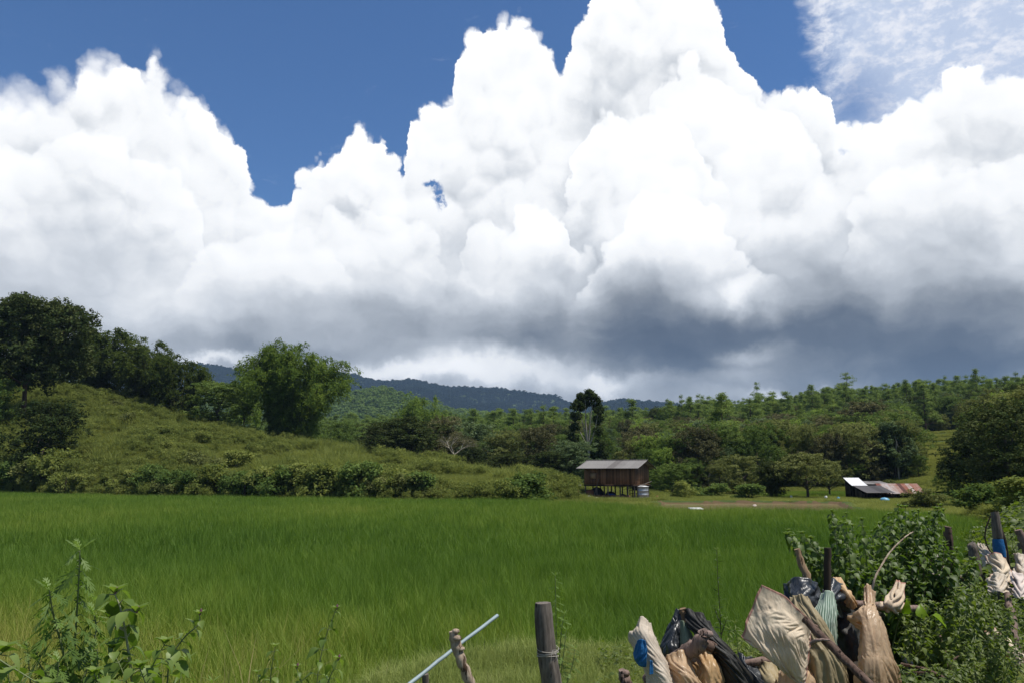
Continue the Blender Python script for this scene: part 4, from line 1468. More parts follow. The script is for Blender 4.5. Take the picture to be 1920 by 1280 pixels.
# ================================================================== buildings by the pond
def wood_mat(name, a, b, scale=3.0, rough=0.85, axis=2):
    m, n, out = new_mat(name)
    p = opos(n)
    mul = [1.0, 1.0, 1.0]; mul[axis] = 0.08
    k = n.noise(n.vm('MULTIPLY', p, tuple(mul)), scale * 6, 5, 0.65)
    t = attr(n, 'tone') * 0.6 + k * 0.55 - 0.08
    col = n.mix(n.step(t, 0.15, 0.85, smooth=False), a, b)
    principled(n, out, col, rough, (k, 0.6, 0.01), spec=0.2)
    return m


M_PLANK = wood_mat('old_planks', (0.080, 0.044, 0.026), (0.30, 0.165, 0.095))
M_POST = wood_mat('weathered_post', (0.045, 0.038, 0.032), (0.17, 0.145, 0.12), 5)
M_DARKWOOD = wood_mat('dark_wood', (0.018, 0.014, 0.011), (0.070, 0.052, 0.038), 5)
M_TANWOOD = wood_mat('tan_wood', (0.16, 0.095, 0.052), (0.36, 0.24, 0.145), 5)


def roof_mat(name, stops, streak=1.0, rough=0.6, metallic=0.0, xs=1.0):
    m, n, out = new_mat(name)
    p = opos(n)
    x, y, z = n.sep(p)
    sheet = n.m('FLOOR', x / xs)
    wn = n.node('ShaderNodeTexWhiteNoise', noise_dimensions='1D'); n.put(wn.inputs['W'], sheet + 3.5)
    k = S(n, wn.outputs['Value'])
    k2 = n.noise(n.vm('MULTIPLY', p, (6.0, 0.6, 0.6)), 1.2, 5, 0.7)
    k3 = n.noise(p, 3.0, 5, 0.7)
    t = k * 0.50 * streak + k2 * 0.35 + k3 * 0.25 - 0.14
    principled(n, out, n.ramp(t, stops), rough, (k3, 0.3, 0.01), spec=0.3, metallic=metallic)
    return m


def corrugated(x0, x1, p0, p1, pitch=0.18, amp=0.022, seg=14, sag=0.0, thick=0.012):
    """a wavy sheet spanning x0..x1, running from p0=(y,z) down to p1=(y,z)"""
    n = max(8, int((x1 - x0) / pitch * 4))
    xs = np.linspace(x0, x1, n + 1)
    d = np.array([p1[0] - p0[0], p1[1] - p0[1]]); L = np.linalg.norm(d); nn = np.array([-d[1], d[0]]) / L
    if nn[1] < 0:
        nn = -nn
    V = []
    ts = np.linspace(0, 1, seg + 1)
    for side in (0, 1):
        for t in ts:
            w = amp * np.cos(xs / pitch * 2 * math.pi) - side * thick - sag * math.sin(math.pi * t) + (0.010 * (int(t * 3.99) % 2))
            V.append(np.stack([xs, p0[0] + d[0] * t + nn[0] * w, p0[1] + d[1] * t + nn[1] * w], -1))
    V = np.concatenate(V)
    m = n + 1
    F = []
    for s in (0, 1):
        o = s * (seg + 1) * m
        for i in range(seg):
            for j in range(n):
                q = [o + i * m + j, o + i * m + j + 1, o + (i + 1) * m + j + 1, o + (i + 1) * m + j]
                F.append(q if s == 0 else q[::-1])
    o = (seg + 1) * m
    for j in range(n):
        F.append([j, o + j, o + j + 1, j + 1])
        a = seg * m + j
        F.append([a, a + 1, o + a + 1, o + a])
    for i in range(seg):
        F.append([i * m, (i + 1) * m, o + (i + 1) * m, o + i * m])
        a = i * m + n
        F.append([a, o + a, o + a + m, a + m])
    return V, np.array(F)


M_ROOF_GREY = roof_mat('weathered_fibre_roof', [(0.1, (0.11, 0.095, 0.088)), (0.33, (0.19, 0.175, 0.165)), (0.6, (0.28, 0.265, 0.25)), (0.8, (0.37, 0.36, 0.35))], 0.6, xs=0.9)
M_ROOF_DARK = roof_mat('dark_grey_roof', [(0.2, (0.055, 0.05, 0.05)), (0.6, (0.13, 0.12, 0.12)), (0.9, (0.24, 0.23, 0.22))], 0.6, xs=0.8)
M_ROOF_RUST = roof_mat('rusty_tin', [(0.22, (0.085, 0.028, 0.018)), (0.42, (0.19, 0.060, 0.035)), (0.54, (0.25, 0.09, 0.05)), (0.66, (0.34, 0.25, 0.21)), (0.76, (0.44, 0.43, 0.44)), (0.9, (0.52, 0.52, 0.54))], 1.1, 0.55, xs=0.42)
M_TIN_GLARE = roof_mat('sun_glare_tin', [(0.2, (0.84, 0.84, 0.85)), (0.8, (0.92, 0.92, 0.93))], 0.2, 0.25, 0.0)  # near-white base colour carries the sun glare on the tin


def build_hut():
    c = on_ground(1157, 90.0)
    L, Dp = 6.3, 3.9
    zf, ze, zr = 1.55, 3.30, 4.25
    root = empty('stilt_hut', (c.x, c.y, c.z), R(-33))
    tag(root, 'small brown plank hut on stilts with a grey corrugated roof at the paddy edge', 'hut')
    # plank walls, each plank a slightly proud board
    mb = MB()
    def planks(ax, a0, a1, fixed, z0, ztop, skip=None):
        x = a0
        while x < a1 - 0.02:
            w = min(RNG.uniform(0.14, 0.2), a1 - x)
            mid_ = x + w / 2
            if skip and skip[0] < mid_ < skip[1]:
                zt = ztop(mid_)
                parts = [(z0 + RNG.uniform(-0.03, 0.03), skip[2]), (skip[3], zt)]
            else:
                parts = [(z0 + RNG.uniform(-0.04, 0.03), ztop(mid_))]
            for za, zb in parts:
                off = RNG.uniform(-0.006, 0.006)
                th = 0.025
                ctr = (mid_, fixed + off, (za + zb) / 2) if ax == 0 else (fixed + off, mid_, (za + zb) / 2)
                sz = (w - 0.006, th, zb - za) if ax == 0 else (th, w - 0.006, zb - za)
                mb.box(ctr, sz, tone=RNG.uniform(0, 1))
            x += w
    gable = lambda y: zr - 0.09 - abs(y) * (zr - ze) / (Dp / 2 + 0.75) * 1.0
    top_f = gable(Dp / 2)
    planks(0, -L / 2, L / 2, -Dp / 2, zf, lambda x: top_f, (-2.35, -1.65, 2.15, 2.80))
    planks(0, -L / 2, L / 2, Dp / 2, zf, lambda x: top_f)
    planks(1, -Dp / 2 + 0.03, Dp / 2 - 0.03, L / 2, zf, gable)
    planks(1, -Dp / 2 + 0.03, Dp / 2 - 0.03, -L / 2, zf, gable)
    mb.build('wall', M_PLANK, root)
    w = MB(); w.box((-2.0, -Dp / 2 - 0.02, 2.475), (0.66, 0.03, 0.61), tone=0.95)
    wn = w.build('window_shutter', M_TANWOOD, root)
    f = MB()
    for cx, cz, sx, sz in [(-2.0, 2.80, 0.82, 0.05), (-2.0, 2.15, 0.82, 0.05), (-2.37, 2.475, 0.05, 0.6), (-1.63, 2.475, 0.05, 0.6)]:
        f.box((cx, -Dp / 2 - 0.035, cz), (sx, 0.05, sz), tone=0.3)
    f.build('frame', M_PLANK, wn)
    fl = MB()
    fl.box((0, 0, zf - 0.04), (L + 0.1, Dp + 0.1, 0.06), tone=0.3)
    fl.build('floor', M_PLANK, root)
    for y in (-Dp / 2 + 0.05, 0, Dp / 2 - 0.05):
        b = MB(); b.box((0, y, zf - 0.15), (L + 0.5, 0.12, 0.14), tone=0.4); b.build('floor_beam', M_DARKWOOD, root)
    for x in (-L / 2 + 0.1, -1.6, -0.2, 1.3, L / 2 - 0.1):
        for y in (-Dp / 2 + 0.05, 0, Dp / 2 - 0.05):
            b = MB()
            jx, jy = RNG.normal(0, 0.04, 2)
            b.tube([(x + jx, y + jy, -0.4), (x, y, 0.7), (x, y, zf - 0.2)], [0.085, 0.08, 0.075], 8, tone=RNG.uniform(0.3, 0.9), wob=0.06)
            b.build('post', M_POST, root)
    b = MB(); b.tube([(L / 2 - 0.65, -Dp / 2 - 0.5, -0.2), (L / 2 - 0.85, -Dp / 2 - 0.05, zf - 0.1)], [0.05, 0.045], 7, tone=0.8)
    b.build('prop', M_POST, root)
    b = MB(); b.tube([(-1.9, -Dp / 2 - 0.30, -0.2), (-1.3, -Dp / 2 - 0.06, zf + 0.55)], [0.04, 0.04], 7, tone=0.9)
    b.build('prop', M_POST, root)
    # ladder rails at the left of the floor, rafters and battens under the roof
    r = MB()
    for x in np.linspace(-L / 2 - 0.6, L / 2 + 0.6, 8):
        for s in (-1, 1):
            r.tube([(x, 0, zr - 0.06), (x, s * (Dp / 2 + 0.72), ze - 0.07)], [0.03, 0.03], 5, tone=0.4)
    for y in (-1.9, -1.0, 1.0, 1.9):
        z = gable(y) - 0.0
        r.box((0, y, z + 0.02), (L + 1.3, 0.05, 0.04), tone=0.4)
    r.build('rafter_frame', M_DARKWOOD, root)
    V1, F1 = corrugated(-L / 2 - 0.7, L / 2 + 0.7, (0.02, zr), (-Dp / 2 - 0.8, ze - 0.0), sag=0.03)
    V2, F2 = corrugated(-L / 2 - 0.7, L / 2 + 0.7, (-0.02, zr - 0.012), (Dp / 2 + 0.8, ze - 0.01), sag=0.03)
    rf = MB(); rf.add(V1, F1); rf.add(V2, F2)
    ro = rf.build('roof', M_ROOF_GREY, root, smooth=True)
    rc = MB(); rc.tube([(-L / 2 - 0.72, 0, zr + 0.03), (0, 0, zr + 0.02), (L / 2 + 0.72, 0, zr + 0.03)], [0.07] * 3, 8, tone=0.7, flat=0.5)
    rc.build('ridge_cap', M_ROOF_GREY, ro)
    return root, c


hut, HUTC = build_hut()


def plain_mat(name, col, rough=0.6, metallic=0.0, noise=0.25, scale=6.0, spec=0.4):
    m, n, out = new_mat(name)
    p = opos(n)
    k = n.noise(p, scale, 5, 0.65)
    dark = tuple(c * (1 - noise) for c in col)
    principled(n, out, n.mix(n.step(k, 0.3, 0.7), dark, col), rough, (k, 0.25, 0.01), spec=spec, metallic=metallic)
    return m


M_ZINC = plain_mat('zinc', (0.52, 0.54, 0.56), 0.45, 0.55, 0.3, 3.0)
M_BLUE = plain_mat('blue_plastic', (0.03, 0.08, 0.30), 0.45)
M_LBLUE = plain_mat('pale_blue_plastic', (0.16, 0.42, 0.62), 0.4)
M_WHITE = plain_mat('white_board', (0.78, 0.77, 0.76), 0.5, noise=0.12)
M_PINKW = plain_mat('dusty_white_sack', (0.66, 0.56, 0.50), 0.8, noise=0.3)
M_STRAW = plain_mat('straw', (0.36, 0.26, 0.13), 0.9, noise=0.5, scale=14)
M_TERRA = plain_mat('clay', (0.30, 0.12, 0.06), 0.8)
M_BLACKSTUFF = plain_mat('near_black', (0.02, 0.02, 0.022), 0.6, noise=0.4)  # near-black colour for the dark heaps and the sack under the hut
M_GREYSACK = plain_mat('grey_sack', (0.24, 0.24, 0.23), 0.85, noise=0.4)


def lathe(prof_, seg=20, tone=0.5, wob=0.0):
    pr = np.array(prof_, float)
    a = np.linspace(0, 2 * math.pi, seg, endpoint=False)
    V = np.concatenate([np.stack([np.cos(a) * r * (1 + wob * RNG.uniform(-1, 1, seg)), np.sin(a) * r * (1 + wob * RNG.uniform(-1, 1, seg)), np.full(seg, z)], -1) for r, z in pr])
    F = [[i * seg + k, i * seg + (k + 1) % seg, (i + 1) * seg + (k + 1) % seg, (i + 1) * seg + k] for i in range(len(pr) - 1) for k in range(seg)]
    return V, np.array(F)


def small_things():
    hp = lambda lx, ly: (HUTC + Matrix.Rotation(R(-33), 3, 'Z') @ Vector((lx, ly, 0)))
    # zinc water tank with its lid, standing at the right front corner
    q = on_ground(1205.5, 87.0)
    t = empty('water_tank', (q.x, q.y, q.z - 0.05), 0.3)
    tag(t, 'round silvery metal water tank beside the right corner of the hut', 'tank')
    mb = MB(); V, F = lathe([(0.0, 0.0), (0.62, 0.0), (0.64, 0.05), (0.62, 0.42), (0.645, 0.45), (0.62, 0.48), (0.62, 0.85), (0.645, 0.88), (0.62, 0.91), (0.62, 1.30), (0.65, 1.33), (0.60, 1.34)], 28)
    mb.add(V, F); mb.build('tank_body', M_ZINC, t, smooth=True)
    mb = MB(); V, F = lathe([(0.66, 1.342), (0.66, 1.37), (0.2, 1.46), (0.0, 1.47)], 28); mb.add(V, F); mb.build('lid', M_WHITE, t, smooth=True)
    mb = MB(); mb.tube([(-0.5, -0.7, 1.45), (0.2, -0.2, 1.56), (1.1, 0.5, 1.85)], [0.05, 0.05, 0.045], 7, tone=0.8)
    o = mb.build('wooden_pole', M_POST); o.location = (q.x, q.y, q.z); tag(o, 'grey wooden pole lying across the top of the silvery water tank', 'pole')
    # store under the hut
    def heap(name, label, cat, lx, ly, sx, sy, sz, mat):
        c = hp(lx, ly)
        a = np.linspace(0, 2 * math.pi, 18, endpoint=False)
        V, F = lathe([(0.02, sz), (0.55, sz * 0.86), (0.85, sz * 0.5), (1.0, 0.0)], 18, wob=0.14)
        V[:, 0] *= sx; V[:, 1] *= sy
        V[:, 2] += (fbm(V[:, 0] + lx, V[:, 1], 3, 3, 2.5) - 0.5) * sz * 0.5
        mb = MB(); mb.add(V, F)
        o = mb.build(name, mat, smooth=True); o.location = (c.x, c.y, gz(c.x, c.y) - 0.02)
        tag(o, label, cat)
    heap('tarp_heap', 'crumpled dark blue tarpaulin heap under the middle of the hut', 'tarpaulin', -0.2, -1.0, 0.75, 0.55, 0.55, M_BLUE)
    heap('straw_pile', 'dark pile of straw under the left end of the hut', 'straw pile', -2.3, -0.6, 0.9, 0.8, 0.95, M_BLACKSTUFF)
    heap('sack_heap', 'heap of grey sacks under the hut between the middle posts', 'sacks', 0.7, -0.2, 0.5, 0.45, 0.45, M_GREYSACK)
    heap('white_bundle', 'small white bundle on the ground under the right half of the hut', 'bundle', 1.05, -1.4, 0.28, 0.2, 0.22, M_PINKW)
    # a rough table
    c = hp(2.2, 0.4)
    t = empty('rough_table', (c.x, c.y, gz(c.x, c.y)), R(-33))
    tag(t, 'rough dark wooden table loaded with clutter under the right end of the hut', 'table')
    mb = MB(); mb.box((0, 0, 0.85), (1.4, 0.8, 0.06)); mb.box((0, 0, 0.45), (1.35, 0.75, 0.05)); mb.build('tabletop', M_DARKWOOD, t)
    for sx in (-1, 1):
        for sy in (-1, 1):
            mb = MB(); mb.box((sx * 0.62, sy * 0.33, 0.41), (0.08, 0.08, 0.82)); mb.build('leg', M_DARKWOOD, t)
    c = hp(2.2, 0.4)
    mb = MB(); V, F = lathe([(0.0, 0), (0.42, 0.0), (0.5, 0.15), (0.44, 0.40), (0.2, 0.50), (0.0, 0.5)], 16, wob=0.1); mb.add(V, F)
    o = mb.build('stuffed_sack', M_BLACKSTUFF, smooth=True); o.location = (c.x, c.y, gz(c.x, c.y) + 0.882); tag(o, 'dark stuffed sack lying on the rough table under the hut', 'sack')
    for k, (lx, ly, s_, mat_, lab) in enumerate([(-1.1, 0.6, 0.5, M_BLACKSTUFF, 'dark firewood stack behind the middle posts under the hut'), (-2.7, -1.3, 0.42, M_TERRA, 'reddish earth heap at the left corner post of the hut'), (1.6, -1.7, 0.4, M_BLACKSTUFF, 'black filler bundle at the front right post of the hut')]):  # dark heaps added as filler to deepen the darkness under the hut
        heap(['dark_filler_stack', 'earth_heap', 'black_filler_bundle'][k], lab, ['filler', 'earth heap', 'bundle'][k], lx, ly, s_ * 1.3, s_, s_ * 1.5, mat_)
    # low earth wall of boards at the front
    mb = MB()
    for i in range(9):
        mb.box((-2.6 + i * 0.6, 0, 0.20), (0.57, 0.05, 0.42), tone=RNG.uniform(0.2, 0.8))
    c = hp(0.2, -2.3)
    o = mb.build('board_edging', M_PLANK); o.location = (c.x, c.y, gz(c.x, c.y) - 0.05); o.rotation_euler.z = R(-33)
    tag(o, 'low brown board edging along the front of the hut yard', 'boards')
    # odds and ends at the left of the yard, by colour
    for px, Y, mat, nm, lab, cat, s in [
        (1087, 88, M_PINKW, 'white_bag', 'small white bag hanging in the dark bushes left of the hut', 'bag', 0.28),
        (1083, 86, M_TERRA, 'orange_bucket', 'small orange bucket among the bushes left of the hut', 'bucket', 0.26),
        (1104, 85, M_WHITE, 'white_stone', 'pale stone at the left front corner of the hut yard', 'stone', 0.22),
        (1118, 84, M_PINKW, 'pale_rag', 'pale rag on the ground in front of the hut', 'rag', 0.25),
        (1232, 86, M_TERRA, 'clay_pot', 'reddish clay pot on the grass right of the water tank', 'pot', 0.3),
        (1246, 85, M_WHITE, 'white_sack', 'white sack lying in the grass right of the clay pot', 'sack', 0.36),
        (1238, 83, M_PINKW, 'rubble_pile', 'low pile of pale rubble in the grass right of the hut', 'rubble', 0.42),
        (1484, 84, M_WHITE, 'white_marker', 'short white marker post on the far pond bank', 'marker post', 0.22),
        (1549, 82, M_WHITE, 'white_jug', 'small white jug on the far pond bank left of the sheds', 'jug', 0.26),
        (1572, 83, M_LBLUE, 'blue_drum', 'small blue drum in the grass left of the tin sheds', 'drum', 0.34),
        (1659, 78, M_LBLUE, 'blue_basin', 'pale blue basin upside down in front of the dark shed', 'basin', 0.45),
        (1645, 79, M_WHITE, 'white_basin', 'small whitish basin left of the pale blue basin', 'basin', 0.25),
        (1415, 71, M_PINKW, 'pale_stone', 'pale stone standing in the muddy pond', 'stone', 0.2),
    ]:
        g = on_ground(px, Y)
        tall = 1.5 if nm in ('white_bag', 'white_marker', 'blue_drum', 'white_jug', 'clay_pot', 'orange_bucket') else 0.55
        if tall > 1:
            V, F = lathe([(0.0, 0.0), (0.42, 0.0), (0.55, 0.25 * tall), (0.5, 0.6 * tall), (0.3, 0.68 * tall), (0.34, 0.76 * tall), (0.0, 0.74 * tall)], 14, wob=0.03)
        else:
            V, F = lathe([(0.02, 0.62), (0.6, 0.5), (0.95, 0.2), (1.0, 0.0)], 14, wob=0.12)
        mb = MB(); mb.add(V * s, F)
        o = mb.build(nm, mat, smooth=True)
        o.location = (g.x, g.y, g.z + (0.9 if nm == 'white_bag' else 0.25 if nm in ('white_marker', 'white_jug', 'blue_basin', 'orange_bucket') else 0.02)); tag(o, lab, cat)
    # the white panel on the pond's left corner
    g = on_ground(1305, 57.2)
    t = empty('low_white_platform', (g.x, g.y, max(g.z, 0.1)), 0.1)
    tag(t, 'flat white platform resting on low supports at the left corner of the pond', 'platform')
    mb = MB(); mb.box((0, 0, 0.34), (0.95, 0.7, 0.05), Matrix.Rotation(R(7), 3, 'X')); mb.build('platform_top', M_WHITE, t)
    for sx in (-1, 1):
        mb = MB(); mb.box((sx * 0.45, 0, 0.14), (0.12, 0.5, 0.34)); mb.build('support', M_TERRA, t)


small_things()


def shed(name, label, px, Y, rz, w, dpt, z_back, z_front, mat, walls=None, front_gap=True, yaw_shift=0.0):
    g = on_ground(px, Y)
    root = empty(name, (g.x, g.y, g.z), rz)
    tag(root, label, 'shed')
    V, F = corrugated(-w / 2, w / 2, (dpt / 2 + 0.25, z_back), (-dpt / 2 - 0.35, z_front), 0.16, 0.018, 8, 0.03)
    mb = MB(); mb.add(V, F); mb.build('roof', mat, root, smooth=True)
    for x in np.linspace(-w / 2 + 0.15, w / 2 - 0.15, 3 if w < 4 else 4):
        for y, z in ((-dpt / 2, z_front), (dpt / 2, z_back)):
            b = MB(); b.tube([(x, y, -0.3), (x, y, z - 0.1 + (0.06 if y < 0 else -0.04))], [0.06, 0.05], 7, tone=RNG.uniform(0.2, 0.8)); b.build('post', M_DARKWOOD, root)
    b = MB()
    x = -w / 2 + 0.1
    while x < w / 2 - 0.1:
        b.box((x + 0.09, dpt / 2 + 0.09, (z_back - 0.2) / 2), (0.17, 0.03, z_back - 0.25), tone=RNG.uniform(0, 1)); x += 0.18
    for s in (-1, 1):
        y = -dpt / 2 + 0.3
        while y < dpt / 2:
            t = (y + dpt / 2) / dpt
            h = z_front + (z_back - z_front) * t - 0.25
            b.box((s * (w / 2 - 0.05), y, h / 2), (0.03, 0.17, h), tone=RNG.uniform(0, 1)); y += 0.18
    b.build('wall', M_DARKWOOD, root)
    return root


shed('rusty_roofed_shed', 'low shed whose sloping roof is striped rusty red and pale tin', 1690, 84, R(-10), 4.3, 2.3, 1.75, 0.72, M_ROOF_RUST)
shed('grey_roofed_shed', 'dark low shed with a sagging dark grey roof left of the rusty roofed one', 1640, 83, R(4), 3.1, 2.2, 1.55, 0.85, M_ROOF_DARK)
shed('long_grey_shed', 'grey roofed shed rising behind the dark low shed', 1636, 88, R(2), 3.4, 2.0, 1.95, 1.65, M_ROOF_GREY)
shed('white_tin_shed', 'small shed with a glaring white tin roof left of the other sheds', 1606, 86, R(-3), 1.7, 1.9, 2.35, 1.5, M_TIN_GLARE)


def hill_fence():
    for i, (px, top, lean) in enumerate([(22, 893, 0.05), (66, 887, 0.22), (119, 893, 0.06), (206, 899, 0.10), (352, 905, 0.04), (458, 903, -0.03)]):
        Y = float(np.interp(px, *HF)) - 0.9
        g = on_ground(px, Y)
        h = P(px, top, Y).z - g.z
        mb = MB(); mb.tube([(0, 0, -0.3), (lean * h * 0.5, 0, h * 0.5), (lean * h, 0, h)], [0.08, 0.075, 0.065], 7, wob=0.1)
        o = mb.build('fence_post', M_DARKWOOD); o.location = g
        tag(o, f'dark rough fence post, {ordinal(i)} from the left along the foot of the hill', 'fence post', 'fence posts along the foot of the hill')


hill_fence()


# ================================================================== foreground fence with its sacks and sheets
def catmull(A, n):
    """A (k, ...) control rows -> n rows through them"""
    A = np.asarray(A, float)
    k = len(A)
    A = np.concatenate([[2 * A[0] - A[1]], A, [2 * A[-1] - A[-2]]])
    out = []
    for t in np.linspace(0, k - 1, n):
        i = min(int(t), k - 2); f = t - i
        p0, p1, p2, p3 = A[i], A[i + 1], A[i + 2], A[i + 3]
        out.append(0.5 * (2 * p1 + (p2 - p0) * f + (2 * p0 - 5 * p1 + 4 * p2 - p3) * f * f + (3 * p1 - p0 - 3 * p2 + p3) * f ** 3))
    return np.array(out)


def settle(X, gu, gv, steps, anchor, pin, bend=0.6, grav=0.0022):
    """let a grid of cloth settle: it is wider than the outline it hangs in, so it buckles into folds"""
    X = X.copy(); X0 = X.copy(); Pv = X.copy()
    ln = lambda a, b: np.linalg.norm(a - b, axis=-1)
    ru = ln(X[:, 1:], X[:, :-1]) * (1 + gu); rv = ln(X[1:], X[:-1]) * (1 + gv)
    ru0 = np.maximum(ru, ru.mean() * 0.3); rv0 = np.maximum(rv, rv.mean() * 0.3)
    rd = np.sqrt(((ru0[1:] + ru0[:-1]) / 2) ** 2 + ((rv0[:, 1:] + rv0[:, :-1]) / 2) ** 2)
    w = (1 - pin)[..., None]

    def solve(A, B, WA, WB, rest, k, only_less=False):
        d = X[B] - X[A]; L = np.linalg.norm(d, axis=-1) + 1e-9
        c = (L - rest) / L * k
        if only_less:
            c = np.minimum(c, 0)
        wa, wb = w[A], w[B]
        t = wa + wb + 1e-6
        X[A] += d * (c[..., None] * wa / t); X[B] -= d * (c[..., None] * wb / t)
    sl = slice
    nv, nu = X.shape[:2]
    def par(n_, q, gap=1):
        return np.arange(q, n_ - gap, 2 if gap == 1 else 4)
    for st in range(steps):
        V = (X - Pv) * 0.92; Pv = X.copy()
        X += V * w; X[..., 2] -= grav * w[..., 0]
        X += (X0 - X) * (anchor * w)
        for it in range(4):
            for q in (0, 1):
                a = par(nu, q)
                solve((sl(None), a), (sl(None), a + 1), None, None, ru0[:, a], 0.9)
                a = par(nv, q)
                solve((a, sl(None)), (a + 1, sl(None)), None, None, rv0[a], 0.95)
            for qi in (0, 1):
                for qj in (0, 1):
                    I, J = np.ix_(par(nv, qi), par(nu, qj))
                    solve((I, J), (I + 1, J + 1), None, None, rd[I, J], 0.45)
                    solve((I + 1, J), (I, J + 1), None, None, rd[I, J], 0.45)
        for gp, lim in ((2, 0.97), (4, 0.90)):
            for q in range(2 * gp):
                a = np.arange(q, nu - gp, 2 * gp)
                if len(a): solve((sl(None), a), (sl(None), a + gp), None, None, sum(ru0[:, a + k] for k in range(gp)) * lim, bend, True)
                a = np.arange(q, nv - gp, 2 * gp)
                if len(a): solve((a, sl(None)), (a + gp, sl(None)), None, None, sum(rv0[a + k] for k in range(gp)) * (lim + 0.02), bend, True)
    return X


def sheet_mesh(rows, nu=70, nv=90, folds=(7, 0.02), wrinkle=0.0035, wscale=10, seed=1, fold_grow=1.0, fray=0.0, crumple=0.0, gather=None, gv=0.012, steps=24, anchor=0.06, pin='top'):
    """cloth through control rows of (px, py, Y), top to bottom, then settled"""
    nf, amp = folds
    nu0, nv0 = max(16, int(nu * 0.8)), max(16, int(nv * 0.8))
    G = np.array([[list(P(*q)) for q in r] for r in rows])
    G = catmull(G, nv0)
    G = np.swapaxes(catmull(np.swapaxes(G, 0, 1), nu0), 0, 1)
    du, dv = np.gradient(G, axis=1), np.gradient(G, axis=0)
    N = np.cross(du, dv); N /= np.linalg.norm(N, axis=2)[..., None] + 1e-9
    N = np.where((N[..., 1] > 0)[..., None], -N, N)
    u, v = np.meshgrid(np.linspace(0, 1, nu0), np.linspace(0, 1, nv0))
    uw = u + (fbm(u * 1.5, v * 2.0, seed + 7, 3, 1.0) - 0.5) * 0.25
    nf = nf * 0.62
    # long folds that fan out and die away, sharp-crested; then creases that cross them
    rf = 1 - np.abs(2 * fbm(uw * nf * 1.3 + seed * 3.1 - v * 0.8, v * 1.3, seed + 1, 2, 1.0) - 1)
    rf2 = 1 - np.abs(2 * fbm(uw * nf * 2.6 + v * 2.2 + seed, v * 2.4, seed + 6, 2, 1.0) - 1)
    big = fbm(uw * nf * 0.8 + seed * 1.3, v * 0.9, seed + 12, 2, 1.0)
    w = ((rf ** 2 - 0.4) * 1.3 + (rf2 ** 2 - 0.4) * 0.55 + (big - 0.5) * 2.6) * amp
    c1 = np.abs(2 * fbm(uw * 3.2 + 3 + v, v * 3.6 - u * 2, seed + 9, 2, 1.0) - 1)
    c2 = np.abs(2 * fbm(uw * 7 + v * 4, v * 7 - u * 5, seed + 19, 2, 1.0) - 1)
    w += (c1 - 0.4) * (0.005 + crumple * 0.7) + (c2 - 0.4) * (0.0015 + crumple * 0.18)
    G = G + N * w[..., None]
    if gather is None:
        gather = 0.012
    pm = np.zeros((nv0, nu0))
    if 'top' in pin: pm[0] = 1
    if 'bottom' in pin: pm[-1] = 1
    if 'corners' in pin:
        for a in (0, -1):
            for b in (0, -1): pm[a, b] = 1
    if 'all' in pin: pm[0] = pm[-1] = 1; pm[:, 0] = pm[:, -1] = 1
    G = settle(G, gather, gv + crumple * 1.2, steps, anchor, pm)
    G = catmull(G, nv * 1)
    G = np.swapaxes(catmull(np.swapaxes(G, 0, 1), nu), 0, 1)
    u, v = np.meshgrid(np.linspace(0, 1, nu), np.linspace(0, 1, nv))
    if fray:
        e = (fbm(u * 30, v * 2, seed + 3, 3, 1.0) - 0.5) * fray
        G[-1, :, 2] += e[-1]
        e2 = (fbm(v * 24, u * 2, seed + 4, 3, 1.0) - 0.5) * fray
        G[:, 0, 0] += e2[:, 0]; G[:, -1, 0] += e2[:, -1]
    V = G.reshape(-1, 3)
    i, j = np.meshgrid(np.arange(nv - 1), np.arange(nu - 1), indexing='ij')
    F = np.stack([i * nu + j, (i + 1) * nu + j, (i + 1) * nu + j + 1, i * nu + j + 1], -1).reshape(-1, 4)
    return V, F, np.clip(v.ravel(), 0, 1), np.clip(u.ravel(), 0, 1)


def sheet(name, label, cat, rows, mat, thick=0.0025, parent=None, **k):
    V, F, v, u = sheet_mesh(rows, **k)
    o = obj_np(name, V, F, [mat], parent, smooth=True, tone=v, attrs={'across': u})
    md = o.modifiers.new('thickness', 'SOLIDIFY'); md.thickness = thick; md.offset = 0
    if label:
        tag(o, label, cat)
    return o


